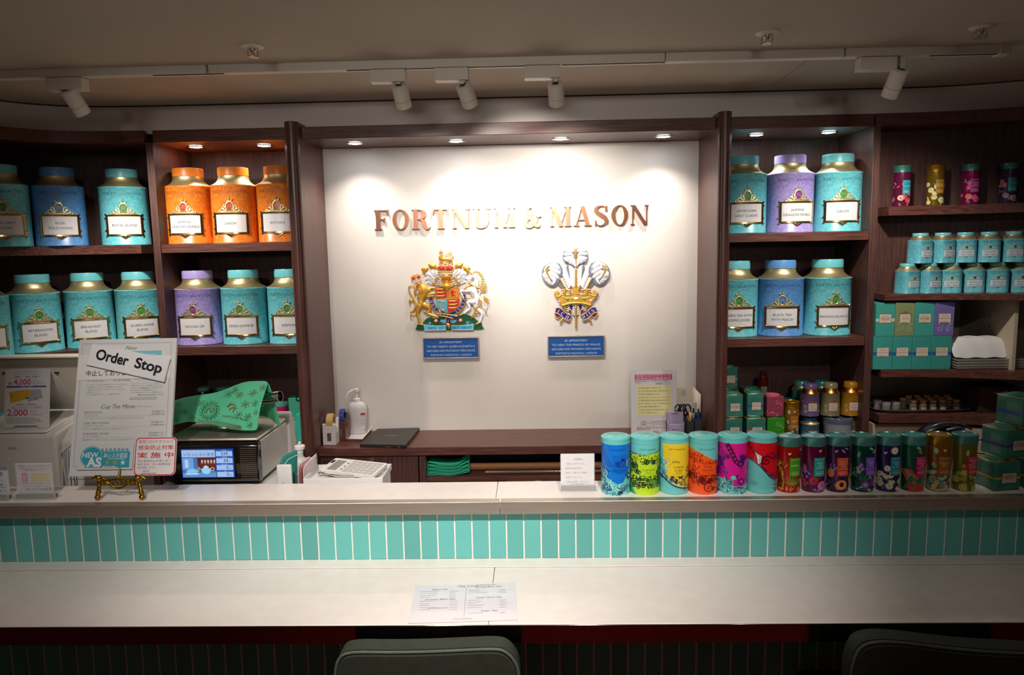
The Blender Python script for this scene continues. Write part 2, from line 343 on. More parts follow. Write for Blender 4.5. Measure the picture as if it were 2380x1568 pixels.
class P:
    """flat printed design: coloured shapes on (x, y), stacked in thin layers, mapped onto a surface"""
    def __init__(s): s.v = []; s.f = []; s.c = []
    def poly(s, pts, c, z=1):
        o = len(s.v); s.v += [(p[0], p[1], z) for p in pts]; cc = lin(c)
        if len(pts) <= 4 and z is not None and len(pts) == 3: s.f.append((o, o + 1, o + 2)); s.c.append(cc); return s
        for t in tessellate_polygon([[Vector((p[0], p[1], 0)) for p in pts]]): s.f.append(tuple(o + i for i in t)); s.c.append(cc)
        return s
    def rect(s, x0, y0, x1, y1, c, z=1):
        o = len(s.v); s.v += [(x0, y0, z), (x1, y0, z), (x1, y1, z), (x0, y1, z)]; s.f.append((o, o + 1, o + 2, o + 3)); s.c.append(lin(c)); return s
    def frame(s, x0, y0, x1, y1, w, c, z=1):
        s.rect(x0, y0, x1, y0 + w, c, z); s.rect(x0, y1 - w, x1, y1, c, z); s.rect(x0, y0 + w, x0 + w, y1 - w, c, z); s.rect(x1 - w, y0 + w, x1, y1 - w, c, z); return s
    def rrect(s, x0, y0, x1, y1, r, c, z=1):
        pts = []
        for cx, cy, a in ((x1 - r, y1 - r, 0), (x0 + r, y1 - r, 90), (x0 + r, y0 + r, 180), (x1 - r, y0 + r, 270)):
            for k in range(5): w = radians(a + 22.5 * k); pts.append((cx + r * cos(w), cy + r * sin(w)))
        return s.poly(pts, c, z)
    def ell(s, cx, cy, rx, ry, c, z=1, n=14, rot=0.):
        o = len(s.v); ca, sa = cos(rot), sin(rot)
        for i in range(n):
            a = 2 * pi * i / n; x, y = rx * cos(a), ry * sin(a); s.v.append((cx + x * ca - y * sa, cy + x * sa + y * ca, z))
        s.f.append(tuple(range(o, o + n))); s.c.append(lin(c)); return s
    def ring(s, cx, cy, r, w, c, z=1, n=18, ry=None):
        ry = ry or r
        for q in _ring(cx, cy, r, ry, w, w, 0, 360, n): o = len(s.v); s.v += [(p[0], p[1], z) for p in q]; s.f.append((o, o + 1, o + 2, o + 3)); s.c.append(lin(c))
        return s
    def stroke(s, pts, w, c, z=1, sm=4, taper=False):
        N = len(pts)
        q = [(p[0], p[1], (w * (1 - .75 * i / (N - 1)) if taper else (p[2] if len(p) > 2 else w))) for i, p in enumerate(pts)]
        for a in _str(q, sm): o = len(s.v); s.v += [(p[0], p[1], z) for p in a]; s.f.append((o, o + 1, o + 2, o + 3)); s.c.append(lin(c))
        return s
    def geo(s, polys, x, y, h, c, z):
        for a in polys:
            o = len(s.v); s.v += [(x + p[0] * h, y + p[1] * h, z) for p in a]; s.f.append(tuple(range(o, o + len(a)))); s.c.append(lin(c))
    def serif(s, t, x, y, h, c, z=1, al='C', sp=.12, width=None):
        W = sum(GL[ch][0] + sp for ch in t if ch in GL) - sp
        if width: h = width / W
        X = x - (W * h / 2 if al == 'C' else (W * h if al == 'R' else 0))
        for ch in t:
            if ch not in GL: continue
            w, g = GL[ch]; s.geo(g, X, y, h, c, z); X += (w + sp) * h
        return s
    def text(s, t, x, y, size, c, z=1, al='C', bold=0., shear=0., width=None, sx=1.):
        vs, fs, w = text_geo(t, bold, shear)
        if width and w:
            sx = width / (w * size)
            if sx < .85: size *= sx / .85; sx = .85
        X = x - (w * size * sx / 2 if al == 'C' else (w * size * sx if al == 'R' else 0)); o = len(s.v); cc = lin(c)
        s.v += [(X + v[0] * size * sx, y + v[1] * size, z) for v in vs]
        for f in fs: s.f.append(tuple(i + o for i in f)); s.c.append(cc)
        return s
    def leaf(s, x, y, l, a, c, z=1, w=.36, vein=None):
        ca, sa = cos(a), sin(a); q = [(0, 0), (.25, w * .42), (.5, w * .5), (.75, w * .34), (1, 0), (.75, -w * .34), (.5, -w * .5), (.25, -w * .42)]
        s.poly([(x + l * (p[0] * ca - p[1] * sa), y + l * (p[0] * sa + p[1] * ca)) for p in q], c, z)
        if vein: s.stroke([(x, y), (x + l * .9 * ca, y + l * .9 * sa)], l * .04, vein, z + .4)
        return s
    def daisy(s, x, y, r, n, c, cc, z=1, w=.36):
        for i in range(n): s.leaf(x, y, r, 2 * pi * i / n + .2, c, z, w)
        return s.ell(x, y, r * .26, r * .26, cc, z + .5, 10)
    def rose(s, x, y, r, c1, c2, c3, z=1):
        s.ell(x, y, r, r * .92, c1, z); s.ell(x + r * .1, y, r * .78, r * .7, c2, z + .3); s.ell(x, y + r * .05, r * .58, r * .52, c1, z + .6); s.ell(x, y, r * .36, r * .32, c2, z + .9); return s.ell(x, y, r * .16, r * .16, c3, z + 1.2)
    def spiral(s, x, y, r, a0, turns, w, c, z=1, tail=1.5):
        n = int(8 * abs(turns)) + 2; pts = []
        for i in range(n):
            t = i / (n - 1); a = a0 + 2 * pi * turns * t; R = r * (1 - .8 * t); pts.append((x + R * cos(a), y + R * sin(a), w * (1 - .35 * t)))
        if tail:
            a = a0; sg = 1 if turns > 0 else -1; tx, ty = sin(a) * sg, -cos(a) * sg
            pts = [(pts[0][0] + tx * r * tail + cos(a) * r * .5, pts[0][1] + ty * r * tail + sin(a) * r * .5, w * .3), (pts[0][0] + tx * r * .6 * tail, pts[0][1] + ty * r * .6 * tail, w * .8)] + pts
        s.stroke(pts, w, c, z, 2); return s.ell(pts[-1][0], pts[-1][1], w * .9, w * .9, c, z, 8)
    def lines(s, x0, x1, ys, h, c, z=1, rnd=None, al='L'):
        """rows of tiny unreadable print"""
        rnd = rnd or random.Random(3)
        for y in ys:
            x = x0; e = x0 + (x1 - x0) * rnd.uniform(.7, 1)
            while x < e:
                w = rnd.uniform(.8, 2.6) * h; s.rect(x, y, min(x + w, x1), y + h * .62, c, z); x += w + h * .4
        return s
    def build(s, name, fn, m, parent=None, du=None, world=False, label=None, loc=None):
        me = bpy.data.meshes.new(name); me.from_pydata(s.v, [], s.f)
        ca = me.color_attributes.new('Col', 'FLOAT_COLOR', 'CORNER'); buf = []
        for p in me.polygons: buf += [*s.c[p.index], 1.0] * p.loop_total
        ca.data.foreach_set('color', buf)
        if du:
            bm = bmesh.new(); bm.from_mesh(me); x0 = min(v.co.x for v in bm.verts); x1 = max(v.co.x for v in bm.verts); x = math.floor(x0 / du) * du + du
            while x < x1 - 1e-6:
                bmesh.ops.bisect_plane(bm, geom=bm.verts[:] + bm.edges[:] + bm.faces[:], plane_co=(x, 0, 0), plane_no=(1, 0, 0)); x += du
            bm.to_mesh(me); bm.free()
        for v in me.vertices: v.co = fn(v.co.x, v.co.y, v.co.z)
        me.materials.append(m); me.update()
        o = link(name, me, parent, world, loc)
        if label: o['label'] = label
        return o
def on_cyl(r, e=2., sy=1., step=.00022, base=.0003):
    def fn(x, y, z):
        a = x / r; k = (abs(sin(a)) ** e + abs(cos(a)) ** e) ** (-1 / e); R = r * k + base + step * z
        return Vector((R * sin(a), -R * cos(a) * sy, y))
    return fn
def on_plane(O, U, V, step=.00025, base=.0003):
    O = Vector(O); U = Vector(U).normalized(); V = Vector(V).normalized(); N = U.cross(V)
    return lambda x, y, z: O + U * x + V * y + N * (base + step * z)

# ================================================================== THE SETTING
def struct(o): o['kind'] = 'structure'; return o
CARPET = noise_mat('red_carpet', '#b02318', '#bc2c20', (1, 1, 1), 120., .3, .7, .9)
struct(G().box(-2.6, 2.6, -3.2, 3.3, -.05, 0).build('floor', CARPET))
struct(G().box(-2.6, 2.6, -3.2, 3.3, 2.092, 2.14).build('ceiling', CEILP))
struct(G().box(-2.6, 2.6, 3.2, 3.26, 0, 2.09).build('wall_back', WALLP))
struct(G().box(-2.66, -2.6, -3.2, 3.26, 0, 2.09).build('wall_left', WALLP))
struct(G().box(2.6, 2.66, -3.2, 3.26, 0, 2.09).build('wall_right', WALLP))
# white wall panel of the niche
struct(G().box(-.822, .669, 2.962, 2.99, .80, 1.95).build('wall_niche', WALLP))
# curved line of the shelving front (x, y)
LC = smooth([(-1.40, 2.702), (-1.53, 2.694), (-1.65, 2.672), (-1.745, 2.625), (-1.825, 2.535), (-1.89, 2.40), (-1.93, 2.25)], 5)
RC = smooth([(1.23, 2.702), (1.41, 2.698), (1.56, 2.672), (1.70, 2.625), (1.82, 2.55), (1.93, 2.45), (2.05, 2.30)], 5)
def offs(line, d):
    out = []
    for i, p in enumerate(line):
        a = line[max(0, i - 1)]; b = line[min(len(line) - 1, i + 1)]; t = Vector((b[0] - a[0], b[1] - a[1])).normalized(); n = Vector((-t.y, t.x))
        if n.y < 0: n = -n
        out.append((p[0] + n.x * d, p[1] + n.y * d))
    return out
def strip(g, line, y0, y1, z0, z1):
    """board following a plan line; y0,y1 = offsets behind the line"""
    a, b = offs(line, y0), offs(line, y1)
    poly = a + b[::-1]
    n = len(a)
    vs = [(p[0], p[1], z0) for p in a] + [(p[0], p[1], z0) for p in b] + [(p[0], p[1], z1) for p in a] + [(p[0], p[1], z1) for p in b]
    fs = []
    for i in range(n - 1):
        fs += [(i, i + 1, n + i + 1, n + i), (2 * n + i, 3 * n + i, 3 * n + i + 1, 2 * n + i + 1), (i, 2 * n + i, 2 * n + i + 1, i + 1), (n + i, n + i + 1, 3 * n + i + 1, 3 * n + i)]
    fs += [(0, n, 3 * n, 2 * n), (n - 1, 3 * n - 1, 4 * n - 1, 2 * n - 1)]
    g.add(vs, fs); return g
FULL = LC[::-1] + RC
g = strip(G(), FULL, .055, .12, 1.99, 2.092)
struct(g.build('wall_bulkhead', WALLP))
g = strip(G(), FULL, .048, .062, 2.0885, 2.0925)
struct(g.build('seam_shade_strip', mat('#3a3029', .8)))  # dark strip standing in for the shade in the ceiling joint
# fine crack of the ceiling board joint near the right track end
a, b = at(1800, 197, Z=2.092), at(1885, 133, Z=2.092)
g = G(); g.tube([a, (a + b) / 2, b], .0012, 6)
struct(g.build('trim_2', mat('#8d8272', .8)))

# ------------------------------------------------------------------ counter wall with its tiles
X0 = at(657.9, 1235, Y=1.82).x; PIT = (at(1419.4, 1228, Y=1.82).x - X0) / 19
wc = struct(G().box(-1.9, 1.9, 1.826, 1.95, 0, .872).build('wall_counter', mat('#ece8de', .7, name='pale_grout')))
TILE_A = tile_mat('turquoise_glazed_tile', '#62b4ad'); 
g = G(); h = PIT / 2 - .0021; g.box(-h, h, -.0022, .001, .7435, .8695)
t0 = g.build('tile', TILE_A, wc, bevel=.0012, bseg=2)
g = G(); g.box(-h, h, -.0022, .001, .40, .70); t1 = g.build('tile', TILE_A, wc, bevel=.0012)
k0 = int((-1.62 - X0) / PIT); k1 = int((1.5 - X0) / PIT); first = True
rnd = random.Random(5)
for k in range(k0, k1 + 1):
    for src in (t0, t1):
        o = src if first else share(src, wc)
        o.location = (X0 + (k + .5) * PIT, 1.8262 - rnd.uniform(0, .0008), rnd.uniform(-.0003, .0003))
    first = False
# ledge: two stone slabs with steel bands
led = thing('counter_ledge', 'long white stone ledge with a brushed steel front band above the turquoise tiles', 'counter', (-.05, 1.88, .872))
for x0, x1 in ((-1.95, -.1005), (-.0995, 1.95)):
    G().box(x0, x1, 1.803, 1.963, .885, .905).build('ledge_slab', STONE, led, world=True, bevel=.0012)
for x0, x1 in ((-1.95, -.0885), (-.0875, 1.95)):
    G().box(x0, x1, 1.80, 1.8262, .872, .9052).build('steel_band', STEEL, led, world=True, bevel=.0015)
tab = thing('bar_table', 'white stone bar table along the foot of the turquoise tiles', 'table', (-.05, 1.66, .695))
for x0, x1 in ((-1.95, -.1045), (-.1035, 1.95)):
    G().box(x0, x1, 1.494, 1.826, .722, .740).build('table_slab', STONE, tab, world=True, bevel=.0014)
G().box(-1.95, 1.95, 1.775, 1.826, .7405, .7430).build('back_lip', STONE, tab, world=True, bevel=.001)
G().box(-1.95, 1.95, 1.492, 1.512, .697, .7385).build('steel_band', STEELM, tab, world=True, bevel=.001)
G().box(-1.95, 1.95, 1.512, 1.826, .700, .722).build('underside_board', mat('#3a2420', .6), tab, world=True)
# staff side work counter
wk = thing('work_counter', 'low white work counter hidden behind the stone ledge', 'counter', (0, 2.12, 0))
G().box(-1.80, 1.95, 1.964, 2.27, .755, .78).build('worktop', mat('#d8d2ca', .5), wk, world=True, bevel=.002)
G().box(-1.78, 1.9, 1.964, 2.25, .0, .755).build('cabinet_body', mat('#c8c1b8', .6), wk, world=True)

# ------------------------------------------------------------------ shelving
S1, S2, SH = 1.583, 1.198, .032
def pillar(x0, x1, nose, lab):
    """board with a rounded nose rising above the header"""
    pl = thing('wooden_pillar', lab, 'pillar', ((x0 + x1) / 2, 2.8, 0))
    pts = []
    cx = (x0 + x1) / 2; r = (x1 - x0) / 2
    for k in range(13):
        a = pi + pi * k / 12; pts.append((cx + r * cos(a), 2.665 + r * .95 * sin(a) * 1.0))
    G().prism(pts + [(x1, 2.962), (x0, 2.962)], 0, 1.951, 'Z').build('post', WOOD_P, pl, world=True)
    pts2 = pts + [(x1, 2.75), (x0, 2.75)]
    g = G().prism(pts2, 1.951, 2.006, 'Z'); o = g.build('post_cap', WOOD_P, pl, world=True, bevel=.004)
    # two fine grooves down the nose
    for a in (pi * 1.32, pi * 1.68):
        gx, gy = cx + r * cos(a), 2.665 + r * .95 * sin(a)
        G().cyl((gx, gy, 0), (gx, gy, 2.0), .0022, n=6).build('bead', WOOD_P, pl, world=True)
    return pl
pillar(-.872, -.822, 1, 'round-nosed dark wooden pillar left of the white sign wall')
pillar(.667, .713, 1, 'round-nosed dark wooden pillar right of the white sign wall')

def straight_bay(name_lab, x0, x1, divx, zlow):
    t = thing('shelving_bay', name_lab, 'shelving', ((x0 + x1) / 2, 2.85, 0))
    G().box(x0, x1, 3.0, 3.02, 0, 1.95).build('back_panel', WOOD_V, t, world=True)
    G().box(x0, x1, 2.702, 3.0, 1.951, 1.97).build('top_panel', WOOD_H, t, world=True)
    G().box(x0, x1, 2.697, 2.722, 1.9505, 1.994).build('fascia', WOOD_H, t, world=True, bevel=.002)
    for z in (S1, S2): G().box(x0, x1, 2.70, 3.0, z - SH, z).build('shelf', WOOD_H, t, world=True, bevel=.0012)
    G().box(x0, x1, 2.70, 3.0, .77, .80).build('shelf', WOOD_H, t, world=True, bevel=.0012)
    G().box(divx[0], divx[1], 2.694, 3.02, 0, 1.951).build('side_panel', WOOD_V, t, world=True, bevel=.001)
    G().box(x0, x1, 2.71, 2.73, 0, .77).build('lower_door', WOOD_V, t, world=True)
    return t
straight_bay('straight shelving bay left of the sign wall with orange tins on top', -1.369, -.873, (-1.396, -1.369), .8)
straight_bay('straight shelving bay right of the sign wall with a purple tin on top', .714, 1.223, (1.223, 1.249), .8)
# centre: header, soffit, back counter and cabinets
hd = thing('niche_header', 'dark wooden header board and soffit above the white sign wall', 'header', (-.08, 2.8, 1.95))
G().box(-.822, .667, 2.697, 2.72, 1.9505, 1.994).build('fascia', WOOD_H, hd, world=True, bevel=.002)
G().box(-.822, .667, 2.72, 2.99, 1.951, 1.97).build('soffit_panel', WOOD_H, hd, world=True)
bc = thing('back_counter', 'dark wooden back counter under the white sign wall', 'counter', (-.08, 2.83, 0))
G().box(-.822, .667, 2.70, 2.962, .768, .80).build('countertop', WOOD_H, bc, world=True, bevel=.0012)
xa, xb, xc = at(972, 1085, Y=2.715).x, at(975, 1085, Y=2.715).x, at(990, 1085, Y=2.715).x
G().box(-.82, xa, 2.712, 2.73, .1, .766).build('cabinet_door', WOOD_V, bc, world=True, bevel=.001)
p = at(865, 1067, Y=2.712)
lk = G(); lk.cyl((p.x, 2.712, p.z), (p.x, 2.706, p.z), .0085, n=20); lk.cyl((p.x, 2.706, p.z), (p.x, 2.7045, p.z), .006, n=16)
lk.box(p.x - .0008, p.x + .0008, 2.7038, 2.7046, p.z - .0035, p.z + .0035); lk.build('door_lock', mat('#b9b2a4', .25, 1.0), bc, world=True)
G().box(xb, xc, 2.712, 2.94, .1, .768).build('upright', WOOD_V, bc, world=True, bevel=.001)
zs = at(1100, 1107, Y=2.72).z
G().box(xc, .667, 2.718, 2.94, zs - .018, zs).build('cabinet_shelf', WOOD_H, bc, world=True, bevel=.001)
G().box(-.82, .667, 2.94, 2.96, .0, .768).build('cabinet_back', mat('#1e1211', .7), bc, world=True)
G().box(-.82, .667, 2.72, 2.94, .08, .10).build('cabinet_floor', WOOD_H, bc, world=True)
G().box(.2, .215, 2.73, 2.94, .1, zs - .018).build('upright', WOOD_V, bc, world=True)

# curved bays
BEIGE = noise_mat('beige_liner', '#b5a78f', '#bcae97', (1, 1, 1), 5., .3, .7, .7)
lb = thing('curved_shelving', 'curved shelving bay at the far left with three tins on its upper shelf', 'shelving', (-1.7, 2.8, 0))
LCi = [p for p in LC if p[0] < -1.40]
strip(G(), LC, -.004, .02, 1.9505, 1.9945).build('fascia', WOOD_H, lb, world=True)
strip(G(), LC, .02, .30, 1.951, 1.97).build('top_panel', WOOD_H, lb, world=True)
LS = [p for p in LC if p[0] < -1.425]
for z in (S1, S2): strip(G(), LS, -.004, .30, z - SH, z).build('shelf', WOOD_H, lb, world=True)
strip(G(), LC, .30, .32, 0, 1.95).build('back_panel', WOOD_V, lb, world=True)
strip(G(), LS, .0, .02, 0, .80).build('lower_door', WOOD_V, lb, world=True)
rb = thing('curved_shelving', 'curved shelving bay at the far right with small tins and tea boxes', 'shelving', (1.6, 2.8, 0))
RS = [p for p in RC if p[0] > 1.262]; RCB = [(1.2505, 2.702)] + [p for p in RC if p[0] > 1.2505]
strip(G(), RC, -.004, .02, 1.9505, 1.9945).build('fascia', WOOD_H, rb, world=True)
strip(G(), RCB, .02, .30, 1.951, 1.97).build('top_panel', WOOD_H, rb, world=True)
strip(G(), RCB, .115, .135, 1.33, 1.951).build('back_panel', WOOD_V, rb, world=True)
ZR1, ZR2, ZR3, ZR4 = 1.669, 1.352, 1.073, .902
strip(G(), RS, 0, .115, ZR1 - .032, ZR1).build('shelf', WOOD_H, rb, world=True)
strip(G(), RS, 0, .36, ZR2 - .022, ZR2).build('shelf', WOOD_H, rb, world=True)
strip(G(), RS, 0.004, .36, ZR3 - .028, ZR3).build('shelf', WOOD_H, rb, world=True)
strip(G(), RS, 0.004, .36, ZR4 - .030, ZR4).build('shelf', WOOD_H, rb, world=True)
strip(G(), RCB, .36, .38, 0, 1.34).build('liner_panel', BEIGE, rb, world=True)
# the beige inner upright with two peg holes
p = at(2325, 745, Y=2.74)
q = G(); q.box(p.x, p.x + .012, 2.66, 3.0, ZR3, 1.33); q.build('inner_upright', BEIGE, rb, world=True)
for v in (733, 757):
    a = at(2331, v, Y=2.80); G().ball((p.x - .0002, 2.80, a.z), .0032, 8, 5).build('peg_hole', mat('#1a1512', .8), rb, world=True)
# drawers under the lowest shelf
q = thing('drawer_unit', 'beige drawer fronts below the lowest shelf of the right curved bay', 'drawers', (1.55, 2.7, .6))
DW = mat('#b3a48d', .6)
for z0, z1 in ((.815, .858), (.765, .811), (.60, .761)):
    for i in range(2):
        seg = RS[:len(RS) // 3] if i == 0 else RS[len(RS) // 3:]
        strip(G(), seg, .012 if i else .05, .3, z0, z1).build('drawer', DW, q, world=True, bevel=.002)
strip(G(), RS, .02, .3, 0, .597).build('lower_door', DW, q, world=True)

# ------------------------------------------------------------------ lamps
LENS = mat('#ffffff', .4, 0, 'lit_lens', emit='#f4fbff', es=14)
def downlight(u, v, lab, grp, power, col=(1, .93, .84)):
    p = at(u, v, Z=1.95); t = thing('downlight', lab, 'downlight', (p.x, p.y, 1.95), group=None)
    G().lathe([(.034, 0), (.034, -.002), (.026, -.003), (.0245, -.0005)], 28, cap=False).build('ring', CHROME, t)
    G().lathe([(.0245, -.0012), (.0001, -.0012)], 24, cap=False).build('lens', LENS, t)
    l = spot('downlight_lamp', (p.x, p.y, 1.944), (p.x, p.y + .012, 0), power, 118, 0.9, .015, col); return t
names = ['leftmost small round downlight in the soffit above the white sign wall', 'second downlight from the left above the white sign wall', 'third downlight from the left above the white sign wall', 'rightmost downlight in the soffit above the white sign wall']
for (u, v), nm in zip(((825, 333), (1060, 328), (1303, 323), (1542, 317)), names): downlight(u, v, nm, None, 3.4)
for (u, v), nm in zip(((455, 341), (614, 338)), ['left downlight above the orange tins', 'right downlight above the orange tins']): downlight(u, v, nm, None, 1.7, (1, .86, .70))
for (u, v), nm in zip(((1758, 313), (1926, 307)), ['left downlight above the purple tin in the right bay', 'right downlight above the teal tins in the right bay']): downlight(u, v, nm, None, 1.2, (.86, .95, 1.0))

CREAM = mat('#cfc6b8', .45, 0, 'cream_lacquer'); DARK = mat('#3c3229', .6, 0, 'dark_slot')
tr = thing('light_track', 'long cream lighting track fixed across the ceiling', 'track', (-.1, 2.2, 2.092))
for (u0, v0, u1, v1) in ((-60, 172, 466, 155), (470, 154, 1548, 131), (1550, 131, 1970, 119), (1974, 119, 2368, 104)):
    a, b = at(u0, v0, Z=2.078), at(u1, v1, Z=2.078)
    G().box(a.x, b.x, 2.185, 2.217, 2.068, 2.092).build('rail', CREAM, tr, world=True, bevel=.001)
for (u0, u1) in ((318, 466), (800, 1220), (1305, 1548), (2100, 2290)):
    a, b = at(u0, 158, Z=2.068), at(u1, 140, Z=2.068)
    G().box(a.x, b.x, 2.192, 2.196, 2.066, 2.0685).build('slot', DARK, tr, world=True)
a = at(2345, 108, Z=2.075); G().box(a.x, a.x + .03, 2.18, 2.222, 2.064, 2.092).build('end_feed', CREAM, tr, world=True, bevel=.002)

def track_spot(box, head0, head1, lab, aim, power, ang=52):
    """box = (u0, v0, u1, v1) of the driver box; head0/head1 = top and bottom centre of the lamp head"""
    a, b = at(box[0], box[3], Z=2.035), at(box[2], box[3], Z=2.035)
    t = thing('track_spotlight', lab, 'spotlight', ((a.x + b.x) / 2, 2.2, 2.068))
    G().box(a.x, b.x, 2.182, 2.222, 2.031, 2.0665).build('driver_box', CREAM, t, world=True, bevel=.002)
    sx = at(head0[0], box[3] - 6, Y=2.2).x
    G().box(sx - .007, sx + .007, 2.190, 2.214, 2.020, 2.068).build('adapter', CREAM, t, world=True, bevel=.001)
    p0 = at(head0[0], head0[1], Y=2.19); p1 = at(head1[0], head1[1], Y=2.235)
    d = (p1 - p0).normalized(); r = .0235
    g = G(); 
    for s in (-1, 1): g.tube([(sx + s * .004, 2.2, 2.03), (sx + s * .006, 2.2, 2.0), (p0.x + s * .012, 2.196, p0.z - .004)], .003, 6)
    g.build('bracket', CHROME, t, world=True)
    T = Matrix.Translation(p0) @ d.to_track_quat('Z', 'Y').to_matrix().to_4x4(); L = (p1 - p0).length
    hb = G().lathe([(r * .8, 0.0), (r, .004), (r, L * .66)], 28, T=T, cap=True).build('lamp_head', CREAM, t, world=True)
    G().lathe([(r * 1.0, L * .67), (r * 1.0, L), (r * .86, L), (r * .8, L - .012), (.0001, L - .012)], 28, T=T, cap=False).build('lamp_ring', CREAM, t, world=True)
    g = G()
    for k in range(4): g.box(-.008, .008, -.010 + k * .006, -.0075 + k * .006, -.002, .002, T=T)
    g.build('heat_sink', DARK, t, world=True)
    if power: spot('track_lamp', p1 + d * .004, aim, power, ang, .85, .02, (1, .93, .84))
track_spot((855, 150, 940, 183), (927, 196), (939, 247), 'leftmost of three track spotlights above the sign wall', (-.36, 2.96, 1.50), 7, 70)
track_spot((1007, 146, 1088, 180), (1076, 196), (1094, 244), 'middle of three track spotlights above the sign wall, tilted right', (.05, 2.96, 1.62), 8, 70)
track_spot((1218, 142, 1303, 176), (1291, 192), (1294, 241), 'rightmost of three track spotlights above the sign wall', (.20, 2.96, 1.55), 8, 70)
track_spot((92, 168, 182, 201), (156, 208), (194, 264), 'lone track spotlight at the far left end of the ceiling track', (-1.28, 2.80, 1.22), 12.5, 100)
track_spot((2003, 122, 2085, 157), (2094, 160), (2066, 224), 'lone track spotlight at the far right end of the ceiling track', (1.22, 2.80, 1.22), 10, 100)

def sprinkler(u, v, lab):
    p = at(u, v, Z=2.092); t = thing('sprinkler', lab, 'sprinkler', (p.x, p.y, 2.092))
    G().lathe([(.030, 0), (.030, -.002), (.020, -.006), (.014, -.006)], 24).build('collar', CREAM, t)
    g = G(); g.lathe([(.008, -.006), (.008, -.012), (.004, -.016), (.004, -.024), (.013, -.026), (.013, -.028)], 16)
    for s in (-1, 1): g.tube([(s * .012, 0, -.006), (s * .014, 0, -.016), (s * .012, 0, -.026)], .0016, 6)
    for k in range(12): a = 2 * pi * k / 12; g.cyl((.012 * cos(a), .012 * sin(a), -.027), (.017 * cos(a), .017 * sin(a), -.027), .0012, n=4)
    g.build('nozzle', mat('#b8ae9d', .35, .8), t)
sprinkler(587, 108, 'ceiling sprinkler at the upper left above the track'); sprinkler(1783, 76, 'ceiling sprinkler right of the three middle spotlights'); sprinkler(2281, 63, 'ceiling sprinkler near the top right corner')

# ================================================================== BIG TEA TINS
BA, BB, BE = .0845, .078, 2.35
def surf_big(off=0.):
    f = on_cyl(BA, BE, BB / BA, step=0., base=0.)
    def fn(x, z, d=0.):
        a = x / BA; k = (abs(sin(a)) ** BE + abs(cos(a)) ** BE) ** (-1 / BE); R = BA * k + off + d
        return (R * sin(a), -R * cos(a) * BB / BA, z)
    return fn
SB = surf_big(.0)
COLS = {'teal': ('#6cc0c8', '#5ab2bd', '#1f6f7c', '#2c7a35'), 'blue': ('#5c92cc', '#4f84c0', '#1f4f8c', '#2a5f96'),
        'orange': ('#dd7c2a', '#cf6c1c', '#8f3c08', '#a02c17'), 'purple': ('#a394cf', '#9484c2', '#55408c', '#6c2a72')}
BIGC = {}
def big_parts(c):
    if c in BIGC: return None
    return c
def tubeS(g, pts, r, n=6, sm=3, d=.0015):
    q = smooth(pts, sm) if sm else pts
    g.tube([SB(p[0], p[1], d) for p in q], r, n, up=(0, 1, 0))
